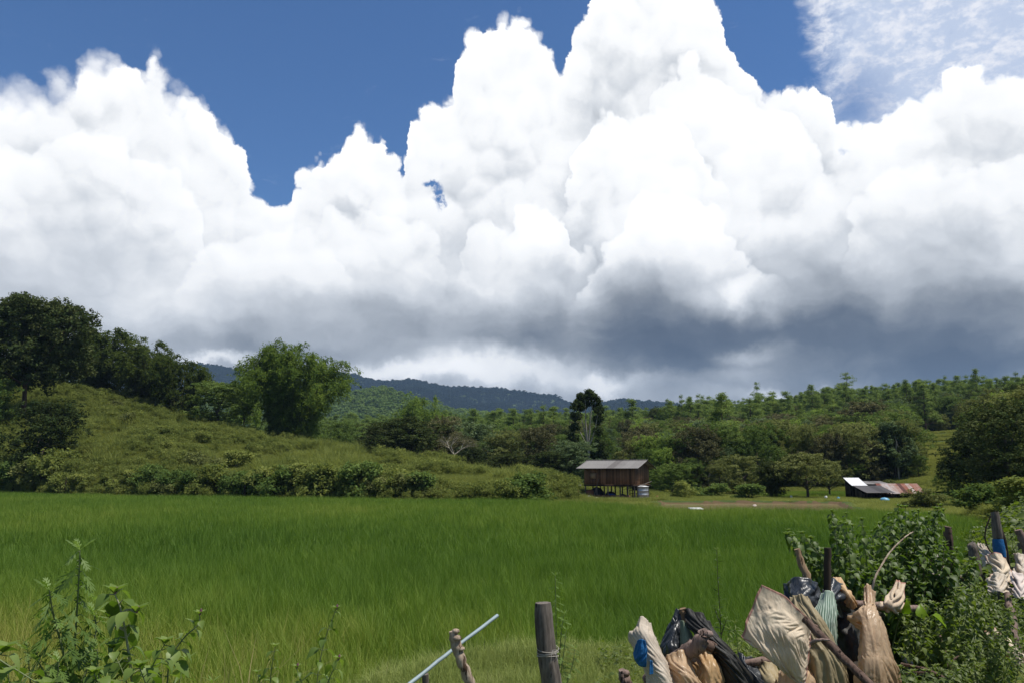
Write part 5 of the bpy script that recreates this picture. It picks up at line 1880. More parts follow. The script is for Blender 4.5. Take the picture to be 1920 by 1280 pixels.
def cloth_mat(name, a, b, stain, rough=0.8, transl=0.2, gloss=0.0, weave=True, edge=None, seam=0.0, stainamt=0.5, crease=0.55):
    m, n, out = new_mat(name)
    p = wpos(n)
    k = n.noise(p, 3.0, 5, 0.65)
    st = n.noise(p, 7.0, 6, 0.72)
    fine = n.noise(p, 60.0, 4, 0.7)
    col = n.mix(n.step(k, 0.3, 0.7), a, b)
    col = n.mix(n.step(st, 0.50, 0.72) * stainamt, col, stain)
    col = n.mix(n.step(fine, 0.55, 0.8) * 0.25, col, stain)
    if edge is not None:
        u, v = attr(n, 'across'), attr(n, 'tone')
        e = n.m('MAXIMUM', n.m('MAXIMUM', n.step(u, 0.035, 0.02), n.step(u, 0.965, 0.98)), n.m('MAXIMUM', n.step(v, 0.03, 0.015), n.step(v, 0.97, 0.985)))
        col = n.mix(e * 0.8, col, edge)
    b = n.node('ShaderNodeBsdfPrincipled')
    n.put(b.inputs['Base Color'], col)
    n.put(b.inputs['Roughness'], rough)
    b.inputs['Specular IOR Level'].default_value = 0.25 + gloss
    bn = n.node('ShaderNodeBump'); bn.inputs['Strength'].default_value = crease; bn.inputs['Distance'].default_value = 0.012
    wp = n.vm('ADD', p, n.vm('SCALE', n.noise(p, 6.0, 2, 0.5, color=True), scale=0.12))
    c1 = n.m('ABSOLUTE', n.noise(wp, 9.0, 2, 0.5) - 0.5)
    c2 = n.m('ABSOLUTE', n.noise(n.vm('MULTIPLY', wp, (1.0, 1.0, 0.45)), 24.0, 2, 0.5) - 0.5)
    c3 = n.m('ABSOLUTE', n.noise(n.vm('MULTIPLY', wp, (1.4, 1.0, 0.25)), 55.0, 2, 0.5) - 0.5)
    h = c1 * 2.4 + c2 * 1.2 + c3 * 0.6 + n.noise(p, 90.0, 3, 0.7) * 0.12
    n.put(bn.inputs['Height'], h)
    n.t.links.new(bn.outputs[0], b.inputs['Normal'])
    tr = n.node('ShaderNodeBsdfTranslucent'); n.put(tr.inputs[0], n.vm('MULTIPLY', col, (1.1, 1.0, 0.8)))
    mx = n.node('ShaderNodeMixShader'); mx.inputs[0].default_value = transl
    n.t.links.new(b.outputs[0], mx.inputs[1]); n.t.links.new(tr.outputs[0], mx.inputs[2])
    n.t.links.new(mx.outputs[0], out.inputs[0])
    return m


M_SACK = cloth_mat('cream_sack', (0.70, 0.57, 0.42), (0.86, 0.76, 0.60), (0.46, 0.33, 0.21), 0.75, 0.30, edge=(0.45, 0.20, 0.16))
M_SACK2 = cloth_mat('dirty_white_sack', (0.58, 0.50, 0.40), (0.76, 0.68, 0.57), (0.34, 0.25, 0.17), 0.75, 0.28)
M_TANPL = cloth_mat('tan_plastic', (0.64, 0.47, 0.29), (0.82, 0.66, 0.46), (0.52, 0.33, 0.17), 0.30, 0.48, 0.5, stainamt=0.6)
M_KHAKI = cloth_mat('khaki_sheet', (0.34, 0.27, 0.15), (0.52, 0.43, 0.26), (0.22, 0.16, 0.09), 0.5, 0.3, 0.15)
M_ORANGE = cloth_mat('amber_plastic', (0.56, 0.36, 0.17), (0.76, 0.55, 0.31), (0.42, 0.23, 0.10), 0.4, 0.35, 0.25)
M_BLACKPL = cloth_mat('black_plastic', (0.012, 0.014, 0.017), (0.030, 0.034, 0.040), (0.055, 0.052, 0.048), 0.36, 0.0, 0.35, stainamt=0.35)
M_BLACKDRY = cloth_mat('dusty_black_sheet', (0.014, 0.013, 0.012), (0.032, 0.031, 0.027), (0.060, 0.055, 0.040), 0.6, 0.0, 0.1, stainamt=0.5)
M_BLUEPRINT = cloth_mat('blue_cloth', (0.012, 0.10, 0.28), (0.03, 0.17, 0.40), (0.02, 0.08, 0.20), 0.7, 0.1, stainamt=0.4)
M_PIPE = plain_mat('pale_blue_pipe', (0.30, 0.38, 0.40), 0.5, noise=0.2, scale=12)
M_STRING = plain_mat('pale_string', (0.50, 0.46, 0.40), 0.9)


def net_mat():
    m, n, out = new_mat('green_white_stripes')
    u = attr(n, 'across')
    s = n.m('SINE', (u + (n.noise(wpos(n), 8.0, 3, 0.6) - 0.5) * 0.12) * 75.0)
    col = n.mix(n.step(s, -0.3, 0.4), (0.14, 0.22, 0.16), (0.52, 0.60, 0.50))
    col = n.mix(n.step(n.noise(wpos(n), 9.0, 5, 0.7), 0.5, 0.7) * 0.5, col, (0.12, 0.12, 0.09))
    principled(n, out, col, 0.8, spec=0.2)
    return m


M_NET = net_mat()


def stick(name, label, cat, pts, rad, mat, seg=10, wob=0.05, group=None, knots=(), parent=None, tone=0.6, dense=5):
    """a branch or post through (px, py, Y) points"""
    W = np.array([list(P(*q)) if len(q) == 3 else list(q[0]) for q in pts])
    n = dense * (len(W) - 1) + 1
    C = catmull(W, n) if len(W) > 2 else np.linspace(W[0], W[1], n)
    rr = np.interp(np.linspace(0, 1, n), np.linspace(0, 1, len(rad)), rad)
    C = C + RNG.normal(0, 1, C.shape) * rr.mean() * 0.09
    mb = MB(); mb.tube(C, rr * (1 + RNG.normal(0, 0.04, n)), seg, tone=tone, wob=wob)
    for t, r_ in knots:
        i = int(t * (n - 1)); V, F = lathe([(0.02, -0.6), (0.8, -0.4), (1.0, 0.0), (0.7, 0.5), (0.02, 0.7)], 8, wob=0.15)
        mb.add(V * r_ + C[i] + np.array([rr[i] * 0.7, -rr[i] * 0.4, 0]), F, tone)
    o = mb.build(name, mat, parent, smooth=False)
    if label:
        tag(o, label, cat, group)
    return o


def cracked_wood(name, a, b, crack):
    m, n, out = new_mat(name)
    p = wpos(n)
    st = n.vm('MULTIPLY', p, (1.0, 1.0, 0.10))
    k = n.noise(st, 60.0, 5, 0.65)
    k2 = n.noise(n.vm('MULTIPLY', p, (1, 1, 0.3)), 18.0, 4, 0.6)
    cr = n.step(n.noise(st, 34.0, 3, 0.6, dist=0.5), 0.40, 0.33)
    col = n.mix(n.step(k * 0.6 + k2 * 0.4, 0.33, 0.66), a, b)
    col = n.mix(cr, col, crack)
    principled(n, out, col, 0.9, (k - cr * 0.7, 0.9, 0.006), spec=0.15)
    return m


M_FPOST = cracked_wood('cracked_post_wood', (0.075, 0.062, 0.052), (0.21, 0.18, 0.155), (0.015, 0.012, 0.010))
M_PEELED = cracked_wood('peeled_branch', (0.22, 0.15, 0.10), (0.52, 0.42, 0.32), (0.09, 0.055, 0.035))
M_BROWNB = cracked_wood('brown_branch', (0.070, 0.044, 0.034), (0.17, 0.115, 0.09), (0.022, 0.014, 0.011))
M_LOG = cracked_wood('pinkish_log', (0.15, 0.10, 0.085), (0.30, 0.22, 0.185), (0.05, 0.033, 0.026))
M_BOARD = cracked_wood('tan_plank', (0.17, 0.11, 0.065), (0.34, 0.24, 0.15), (0.06, 0.035, 0.02))


def foreground_fence():
    # old post with white string
    t = empty('fence_post', P(1036, 1500, 4.2))
    tag(t, 'cracked grey fence post tied with white string, bottom centre of the photo', 'fence post')
    inv = -Vector(t.location)
    def under(o):
        o.parent = t; o.location = inv
        return o
    mb = MB()
    W = np.array([list(P(1018, 1129, 4.2)), list(P(1021, 1180, 4.2)), list(P(1028, 1240, 4.2)), list(P(1036, 1300, 4.22)), list(P(1040, 1480, 4.25))])
    C = catmull(W, 30)
    gr = 1 - 0.16 * np.clip(RNG.normal(0, 1, 30), 0, 1.2) * (np.arange(30) % 3 == 0); gr[4:9] *= 0.93
    mb.tube(C, np.interp(np.arange(30), [0, 3, 29], [0.041, 0.047, 0.055]), 30, wob=0.02, profile=gr)
    under(mb.build('post_shaft', M_FPOST))
    mb = MB()
    for k in range(4):
        c = P(1027, 1214 + k * 5, 4.2); a = np.linspace(0, 2 * math.pi, 22)
        mb.tube([(c.x + 0.056 * math.cos(q), c.y + 0.056 * math.sin(q), c.z + 0.010 * math.sin(q + k)) for q in a], [0.0016] * 22, 4, cap=False)
    c = P(1036, 1218, 4.14)
    for dx, dz in ((0.025, -0.05), (0.04, 0.012), (-0.01, -0.06)):
        mb.tube([c, c + Vector((dx * 0.6, -0.01, dz * 0.3)), c + Vector((dx, -0.012, dz))], [0.0016, 0.0014, 0.001], 4)
    under(mb.build('string', M_STRING))
    # peeled branch
    stick('peeled_branch', 'pale peeled branch stuck in the bank left of the grey post', 'branch',
          [(850, 1182, 4.0), (856, 1210, 4.0), (868, 1245, 4.0), (884, 1290, 4.02), (900, 1400, 4.1)], [0.020, 0.026, 0.024, 0.025, 0.03], M_PEELED, 11, 0.12, knots=((0.12, 0.024), (0.02, 0.020), (0.3, 0.018)))
    stick('blue_pipe', 'thin pale blue plastic pipe slanting across the bank', 'pipe',
          [(933, 1153, 4.5), (860, 1208, 4.25), (792, 1262, 4.05), (700, 1335, 3.8)], [0.0095, 0.0095], M_PIPE, 12, 0.0)
    stick('short_stake', 'short brown stake under the lower end of the blue pipe', 'stake', [(797, 1262, 4.25), (799, 1400, 4.3)], [0.018, 0.02], M_FPOST, 9)
    stick('twisted_stump', 'small twisted stump at the bottom edge left of the sacks', 'stump', [(1166, 1256, 4.9), (1172, 1275, 4.9), (1178, 1300, 4.95), (1180, 1420, 5.0)], [0.02, 0.035, 0.032, 0.04], M_LOG, 9, 0.2, knots=((0.1, 0.03),))

    # rails and props that carry the sheets
    stick('log_rail', 'thick pinkish brown log laid across between the black sheets', 'log', [(1322, 1184, 4.55), (1313, 1203, 4.56), (1290, 1222, 4.62), (1255, 1246, 4.75), (1215, 1275, 4.9)], [0.030, 0.044, 0.046, 0.042, 0.04], M_LOG, 12, 0.08, knots=((0.05, 0.03),))
    stick('forked_branch', 'curved brown branch curling down behind the thick log', 'branch', [(1310, 1206, 4.66), (1332, 1210, 4.68), (1350, 1226, 4.74), (1362, 1262, 4.85), (1368, 1320, 4.9)], [0.026, 0.034, 0.03, 0.03], M_BROWNB, 10, 0.08)
    stick('sheet_post', 'brown stake standing up between the two black sheets', 'stake', [(1279, 1140, 4.95), (1284, 1175, 4.95), (1296, 1400, 5.0)], [0.024, 0.026, 0.03], M_BOARD, 6, 0.1)
    stick('middle_rail', 'brown rail poking out below the pale square sack', 'rail', [(1395, 1243, 4.85), (1440, 1238, 4.85), (1520, 1236, 4.95)], [0.022, 0.022, 0.02], M_LOG, 9)
    stick('slanting_rail', 'dark brown rail slanting down in front of the khaki sheet', 'rail', [(1508, 1160, 4.5), (1540, 1192, 4.42), (1580, 1232, 4.32), (1625, 1276, 4.2), (1700, 1350, 4.05)], [0.022, 0.022, 0.022, 0.021, 0.02], M_BROWNB, 10, 0.06, knots=((0.1, 0.02),))
    stick('side_twig', 'short bare twig sticking right from the slanting rail', 'twig', [(1520, 1205, 4.42), (1535, 1199, 4.38), (1556, 1199, 4.36)], [0.012, 0.010, 0.005], M_LOG, 7)
    stick('back_rail', 'weathered rail running behind the hanging tan plastic', 'rail', [(1548, 1124, 5.3), (1600, 1131, 5.25), (1660, 1136, 5.3), (1730, 1140, 5.5)], [0.024, 0.024, 0.024, 0.02], M_LOG, 9)
    stick('tan_plank', 'split tan plank leaning left above the black plastic', 'plank', [(1494, 1028, 5.4), (1505, 1062, 5.38), (1518, 1106, 5.35), (1535, 1200, 5.3), (1548, 1400, 5.3)], [0.020, 0.027, 0.03, 0.03, 0.03], M_BOARD, 5, 0.12)
    stick('dark_stake', 'dark square stake standing upright above the striped cloth', 'stake', [(1552, 1026, 5.1), (1551, 1118, 5.1), (1550, 1400, 5.12)], [0.023, 0.023, 0.024], M_DARKWOOD, 4, 0.05)
    stick('dry_twig', 'pale dry stalk curving up through the bush behind the tan plastic', 'stalk', [(1635, 1105, 5.5), (1641, 1082, 5.5), (1655, 1055, 5.55), (1672, 1030, 5.6), (1698, 1005, 5.65), (1712, 996, 5.7)], [0.008, 0.007, 0.006, 0.004], M_PEELED, 6, 0.05)

    # sheets, back to front
    sheet('navy_plastic', 'dark navy plastic bundled behind the dark stake', 'plastic sheet', [
        [(1537, 1100, 5.3), (1552, 1088, 5.2), (1570, 1090, 5.2), (1582, 1104, 5.3)],
        [(1534, 1118, 5.2), (1552, 1110, 5.05), (1572, 1110, 5.1), (1588, 1122, 5.25)],
        [(1538, 1145, 5.2), (1556, 1150, 5.05), (1576, 1148, 5.1), (1590, 1150, 5.25)]], M_BLACKPL, nu=40, nv=30, folds=(2.5, 0.02), crumple=0.02, seed=3)
    sheet('black_plastic', 'crumpled black plastic wrapped round the foot of the tan plank', 'plastic sheet', [
        [(1471, 1094, 5.3), (1488, 1092, 5.2), (1508, 1088, 5.15), (1522, 1092, 5.2), (1530, 1104, 5.35)],
        [(1468, 1122, 5.25), (1486, 1118, 5.08), (1506, 1110, 5.05), (1522, 1118, 5.1), (1534, 1126, 5.3)],
        [(1470, 1160, 5.3), (1488, 1150, 5.1), (1506, 1148, 5.05), (1524, 1150, 5.1), (1536, 1165, 5.3)]], M_BLACKPL, nu=50, nv=34, folds=(3, 0.025), crumple=0.03, seed=4)
    sheet('dark_sheet', 'dull black sheet hanging in the shade right of the striped cloth', 'plastic sheet', [
        [(1548, 1120, 5.35), (1580, 1124, 5.25), (1615, 1134, 5.3), (1650, 1150, 5.4)],
        [(1560, 1170, 5.25), (1588, 1172, 5.15), (1612, 1180, 5.2), (1640, 1190, 5.35)],
        [(1570, 1225, 5.2), (1592, 1228, 5.1), (1610, 1235, 5.15), (1630, 1240, 5.3)],
        [(1575, 1330, 5.25), (1596, 1330, 5.15), (1614, 1330, 5.2), (1630, 1330, 5.3)]], M_BLACKDRY, nu=50, nv=60, folds=(3, 0.03), seed=5, crumple=0.015)
    sheet('amber_strip', 'narrow amber plastic strip arching over the back rail', 'plastic sheet', [
        [(1558, 1090, 5.35), (1566, 1080, 5.3), (1576, 1082, 5.35)],
        [(1570, 1100, 5.2), (1582, 1092, 5.15), (1593, 1098, 5.2)],
        [(1583, 1120, 5.15), (1597, 1112, 5.1), (1606, 1120, 5.15)],
        [(1586, 1130, 5.16), (1598, 1131, 5.12), (1608, 1130, 5.16)]], M_ORANGE, nu=24, nv=40, folds=(1.5, 0.006), seed=6)
    sheet('striped_cloth', 'green and white striped cloth hanging from the dark stake', 'cloth', [
        [(1541, 1112, 5.04), (1548, 1108, 5.0), (1556, 1108, 5.0), (1561, 1114, 5.04)],
        [(1526, 1134, 4.98), (1542, 1136, 4.94), (1556, 1136, 4.95), (1566, 1136, 5.0)],
        [(1530, 1170, 4.95), (1545, 1172, 4.90), (1557, 1172, 4.92), (1568, 1172, 4.98)],
        [(1548, 1210, 4.95), (1556, 1213, 4.90), (1562, 1213, 4.92), (1568, 1209, 4.97)]], M_NET, nu=70, nv=50, folds=(4, 0.010), seed=7, fray=0.02)
    sheet('khaki_sheet', 'long khaki brown sheet hanging behind the pale square sack', 'plastic sheet', [
        [(1484, 1120, 5.0), (1496, 1115, 4.95), (1510, 1120, 4.93), (1522, 1136, 4.95)],
        [(1490, 1150, 4.9), (1512, 1145, 4.82), (1534, 1148, 4.8), (1548, 1165, 4.85)],
        [(1500, 1195, 4.85), (1525, 1195, 4.76), (1555, 1200, 4.74), (1576, 1215, 4.8)],
        [(1500, 1245, 4.85), (1530, 1245, 4.72), (1566, 1250, 4.70), (1594, 1262, 4.8)],
        [(1490, 1400, 4.85), (1535, 1400, 4.72), (1580, 1400, 4.70), (1620, 1400, 4.8)]], M_KHAKI, nu=90, nv=90, folds=(5, 0.022), seed=8)
    sheet('tan_plastic', 'big shiny tan plastic sheet tied at the top and hanging in folds', 'plastic sheet', [
        [(1617, 1105, 5.12), (1622, 1097, 5.08), (1630, 1097, 5.08), (1640, 1108, 5.12)],
        [(1614, 1124, 5.05), (1622, 1122, 5.0), (1632, 1122, 5.0), (1642, 1128, 5.05)],
        [(1590, 1146, 4.98), (1616, 1132, 4.88), (1634, 1132, 4.88), (1652, 1152, 4.98)],
        [(1608, 1170, 4.92), (1622, 1160, 4.80), (1642, 1162, 4.80), (1660, 1176, 4.94)],
        [(1606, 1215, 4.85), (1624, 1210, 4.74), (1650, 1212, 4.75), (1672, 1222, 4.9)],
        [(1602, 1255, 4.8), (1626, 1255, 4.70), (1658, 1255, 4.72), (1686, 1262, 4.88)],
        [(1590, 1400, 4.8), (1630, 1400, 4.70), (1670, 1400, 4.72), (1710, 1400, 4.88)]], M_TANPL, nu=110, nv=120, folds=(6, 0.017), seed=9, fray=0.01)
    sheet('loose_sack_corner', 'torn cream sack corner thrown over the back rail', 'sack', [
        [(1683, 1088, 5.4), (1686, 1088, 5.38), (1689, 1094, 5.4)],
        [(1664, 1112, 5.3), (1678, 1108, 5.2), (1690, 1112, 5.3)],
        [(1646, 1122, 5.25), (1668, 1124, 5.12), (1691, 1130, 5.25)],
        [(1650, 1132, 5.24), (1668, 1134, 5.16), (1688, 1136, 5.26)]], M_SACK, nu=40, nv=34, folds=(2, 0.02), crumple=0.02, seed=10)
    # left group
    sheet('black_sheet_behind', 'grey-black plastic hanging left of the brown stake', 'plastic sheet', [
        [(1268, 1144, 4.98), (1272, 1141, 4.95), (1277, 1141, 4.95)],
        [(1252, 1166, 4.95), (1264, 1160, 4.9), (1277, 1160, 4.92)],
        [(1240, 1195, 4.95), (1258, 1192, 4.86), (1277, 1195, 4.9)],
        [(1236, 1225, 4.95), (1256, 1226, 4.84), (1278, 1228, 4.9)],
        [(1200, 1330, 5.0), (1250, 1330, 4.9), (1290, 1330, 4.9)]], M_BLACKPL, nu=50, nv=70, folds=(2.5, 0.02), seed=11, crumple=0.01)
    sheet('pale_green_rag', 'pale grey-green rag in the gap under the brown stake', 'rag', [
        [(1275, 1162, 4.9), (1282, 1163, 4.88), (1290, 1170, 4.9)],
        [(1276, 1190, 4.88), (1290, 1188, 4.84), (1304, 1192, 4.88)],
        [(1276, 1218, 4.86), (1292, 1218, 4.80), (1310, 1220, 4.86)]], plain_mat('pale_green_cloth', (0.20, 0.25, 0.17), 0.8, noise=0.4), nu=30, nv=30, folds=(2, 0.012), seed=12)
    sheet('black_sheet', 'long black plastic sheet sweeping down right of the thick log', 'plastic sheet', [
        [(1287, 1145, 4.95), (1298, 1143, 4.9), (1318, 1150, 4.88), (1334, 1160, 4.9)],
        [(1292, 1165, 4.85), (1312, 1166, 4.78), (1338, 1172, 4.76), (1352, 1184, 4.85)],
        [(1312, 1190, 4.78), (1336, 1194, 4.68), (1362, 1204, 4.68), (1380, 1222, 4.8)],
        [(1340, 1230, 4.72), (1362, 1232, 4.62), (1384, 1246, 4.62), (1404, 1262, 4.76)],
        [(1372, 1310, 4.7), (1396, 1310, 4.58), (1420, 1315, 4.58), (1450, 1325, 4.7)]], M_BLACKDRY, nu=70, nv=90, folds=(2.6, 0.026), seed=13, crumple=0.015)
    sheet('black_fold', 'second black plastic fold between the long sheet and the square sack', 'plastic sheet', [
        [(1383, 1220, 4.9), (1396, 1224, 4.85), (1410, 1230, 4.9)],
        [(1388, 1240, 4.82), (1406, 1242, 4.76), (1424, 1250, 4.84)],
        [(1400, 1265, 4.78), (1424, 1268, 4.70), (1446, 1278, 4.8)],
        [(1430, 1330, 4.75), (1456, 1330, 4.68), (1480, 1335, 4.78)]], M_BLACKPL, nu=40, nv=50, folds=(2, 0.02), seed=14)
    sheet('amber_sheet', 'amber plastic sheet hanging below the thick log', 'plastic sheet', [
        [(1296, 1226, 4.72), (1312, 1214, 4.66), (1330, 1212, 4.68), (1342, 1222, 4.75)],
        [(1300, 1250, 4.66), (1322, 1246, 4.56), (1344, 1246, 4.58), (1362, 1252, 4.7)],
        [(1300, 1340, 4.64), (1330, 1340, 4.54), (1358, 1340, 4.56), (1386, 1340, 4.68)]], M_ORANGE, nu=70, nv=60, folds=(4.5, 0.016), seed=15)
    sheet('tan_pouch', 'tan plastic folded over the low end of the thick log', 'plastic sheet', [
        [(1248, 1232, 4.66), (1262, 1222, 4.60), (1278, 1217, 4.58), (1290, 1222, 4.62)],
        [(1250, 1246, 4.58), (1268, 1240, 4.50), (1286, 1240, 4.48), (1302, 1250, 4.56)],
        [(1262, 1270, 4.55), (1280, 1268, 4.46), (1298, 1268, 4.46), (1312, 1278, 4.55)],
        [(1268, 1340, 4.56), (1290, 1340, 4.47), (1308, 1340, 4.47), (1326, 1340, 4.56)]], M_TANPL, nu=60, nv=60, folds=(2.6, 0.016), seed=16)
    t2 = sheet('print_sack', 'cream sack with a blue patch, first of the sacks from the left', 'sack', [
        [(1194, 1161, 4.72), (1203, 1156, 4.68), (1213, 1162, 4.68), (1219, 1168, 4.72)],
        [(1180, 1180, 4.68), (1198, 1172, 4.58), (1216, 1175, 4.56), (1230, 1188, 4.64)],
        [(1191, 1204, 4.64), (1204, 1202, 4.54), (1224, 1204, 4.52), (1242, 1216, 4.62)],
        [(1210, 1245, 4.6), (1222, 1240, 4.50), (1240, 1242, 4.48), (1260, 1252, 4.58)],
        [(1214, 1275, 4.58), (1232, 1276, 4.46), (1252, 1276, 4.45), (1275, 1282, 4.56)],
        [(1200, 1350, 4.58), (1230, 1350, 4.46), (1262, 1350, 4.45), (1294, 1350, 4.56)]], M_SACK2, nu=80, nv=90, folds=(2.4, 0.014), seed=17)
    sheet('blue_patch', None, None, [
        [(1196, 1200, 4.50), (1203, 1197, 4.47), (1210, 1200, 4.46)],
        [(1192, 1212, 4.52), (1203, 1212, 4.46), (1213, 1214, 4.45)],
        [(1190, 1228, 4.54), (1200, 1227, 4.48), (1213, 1232, 4.45)],
        [(1206, 1240, 4.52), (1210, 1244, 4.48), (1214, 1248, 4.46)]], M_BLUEPRINT, nu=24, nv=30, folds=(2, 0.008), seed=18, parent=t2, pin='all', anchor=0.08, steps=8)
    sheet('blue_print', None, None, [
        [(1219, 1236, 4.425), (1223, 1238, 4.423)], [(1218, 1246, 4.420), (1225, 1248, 4.417)], [(1217, 1256, 4.415), (1224, 1254, 4.410)]], M_BLUEPRINT, nu=10, nv=14, folds=(1, 0.0), seed=19, parent=t2, wrinkle=0.001)
    # the square sack on the point
    sheet('square_sack', 'large pale square sack hung by one corner, pink hem', 'sack', [
        [(1428, 1095, 4.654), (1446, 1104, 4.645), (1470, 1116, 4.637), (1492, 1138, 4.628), (1512, 1155, 4.637), (1520, 1170, 4.654)],
        [(1420, 1112, 4.654), (1440, 1124, 4.620), (1466, 1138, 4.603), (1488, 1155, 4.612), (1504, 1166, 4.637), (1520, 1186, 4.645)],
        [(1410, 1136, 4.645), (1430, 1148, 4.603), (1452, 1160, 4.578), (1476, 1176, 4.561), (1498, 1188, 4.586), (1518, 1206, 4.628)],
        [(1400, 1160, 4.645), (1424, 1174, 4.595), (1448, 1188, 4.565), (1472, 1204, 4.553), (1494, 1218, 4.578), (1515, 1232, 4.620)],
        [(1396, 1178, 4.637), (1420, 1196, 4.595), (1444, 1214, 4.561), (1466, 1232, 4.557), (1488, 1248, 4.582), (1511, 1256, 4.612)],
        [(1390, 1192, 4.645), (1416, 1206, 4.612), (1440, 1226, 4.586), (1462, 1248, 4.582), (1484, 1266, 4.595), (1508, 1282, 4.612)]], M_SACK, nu=120, nv=110, folds=(1.2, 0.014), seed=20, crumple=0.022, gather=0.0, gv=0.0, pin='all', anchor=0.06, steps=8)
    sheet('tan_hanging_sheet', 'tan sheet hanging in folds straight below the pale square sack', 'plastic sheet', [
        [(1462, 1240, 4.74), (1484, 1236, 4.70), (1504, 1234, 4.72), (1524, 1240, 4.78)],
        [(1462, 1262, 4.70), (1486, 1262, 4.64), (1508, 1262, 4.64), (1530, 1264, 4.74)],
        [(1455, 1350, 4.70), (1488, 1350, 4.62), (1514, 1350, 4.62), (1544, 1350, 4.74)]], M_TANPL, nu=60, nv=50, folds=(3.5, 0.016), seed=21)
    sheet('khaki_flap', 'khaki flap lying left of the tan sheet at the bottom edge', 'plastic sheet', [
        [(1418, 1240, 4.86), (1436, 1240, 4.82), (1456, 1246, 4.84)],
        [(1424, 1262, 4.80), (1446, 1264, 4.74), (1468, 1270, 4.80)],
        [(1440, 1340, 4.78), (1464, 1340, 4.72), (1486, 1340, 4.78)]], M_KHAKI, nu=30, nv=36, folds=(2, 0.014), seed=22)

    # the fence running away at the right
    grp = 'stakes of the far part of the fence'
    stick('grey_pole', 'tall grey pole with a band of blue plastic at the right', 'pole', [(1865, 958, 9.0), (1870, 1000, 9.0), (1877, 1050, 9.05), (1888, 1200, 9.2)], [0.042, 0.052, 0.055, 0.06], M_FPOST, 10, 0.08)
    o = bpy.data.objects['grey_pole']
    mb = MB(); mb.tube([P(1871, 1010, 9.0), P(1873, 1024, 8.99), P(1876, 1042, 9.0)], [0.055, 0.062, 0.060], 12, wob=0.08)
    mb.build('blue_wrap', M_BLUEPRINT, o)
    stick('black_stake', 'blackish stake leaning just right of the tall grey pole', 'stake', [(1876, 992, 9.2), (1886, 1030, 9.2), (1900, 1150, 9.3)], [0.025, 0.03, 0.04], M_DARKWOOD, 7)
    stick('brown_stump_post', 'short brown post end standing above the bush against the rice', 'post', [(1775, 986, 10.5), (1779, 1012, 10.5), (1786, 1100, 10.6)], [0.055, 0.058, 0.06], M_BROWNB, 8, 0.08)
    stick('leaning_dark_post', 'thick dark post leaning left among the far sacks', 'post', [(1820, 1017, 9.4), (1828, 1042, 9.35), (1840, 1130, 9.3)], [0.05, 0.056, 0.06], M_FPOST, 9, 0.08)
    stick('reddish_post', 'reddish broken post end at the right edge of the photo', 'post', [(1909, 992, 9.5), (1922, 1024, 9.5), (1940, 1120, 9.5)], [0.045, 0.05, 0.055], M_LOG, 8, 0.1)
    stick('far_grey_post', 'weathered post at the right edge where the fence meets the bushes', 'post', [(1913, 1018, 11.0), (1917, 1040, 11.0), (1922, 1120, 11)], [0.04, 0.045, 0.05], M_FPOST, 8)
    stick('crooked_branch', 'crooked pinkish branch hanging below the far sacks', 'branch', [(1888, 1112, 7.2), (1893, 1140, 7.1), (1900, 1160, 7.0), (1900, 1190, 6.9), (1908, 1215, 6.85), (1918, 1240, 6.8), (1935, 1290, 6.7)], [0.028, 0.034, 0.032, 0.036, 0.033, 0.03, 0.03], M_LOG, 9, 0.1)
    stick('curved_vine', 'thin dark vine looping up beside the tall grey pole', 'vine', [(1858, 966, 9.1), (1850, 985, 9.1), (1847, 1005, 9.1), (1852, 1025, 9.1), (1862, 1040, 9.1)], [0.008, 0.009, 0.009, 0.01], M_DARKWOOD, 5)
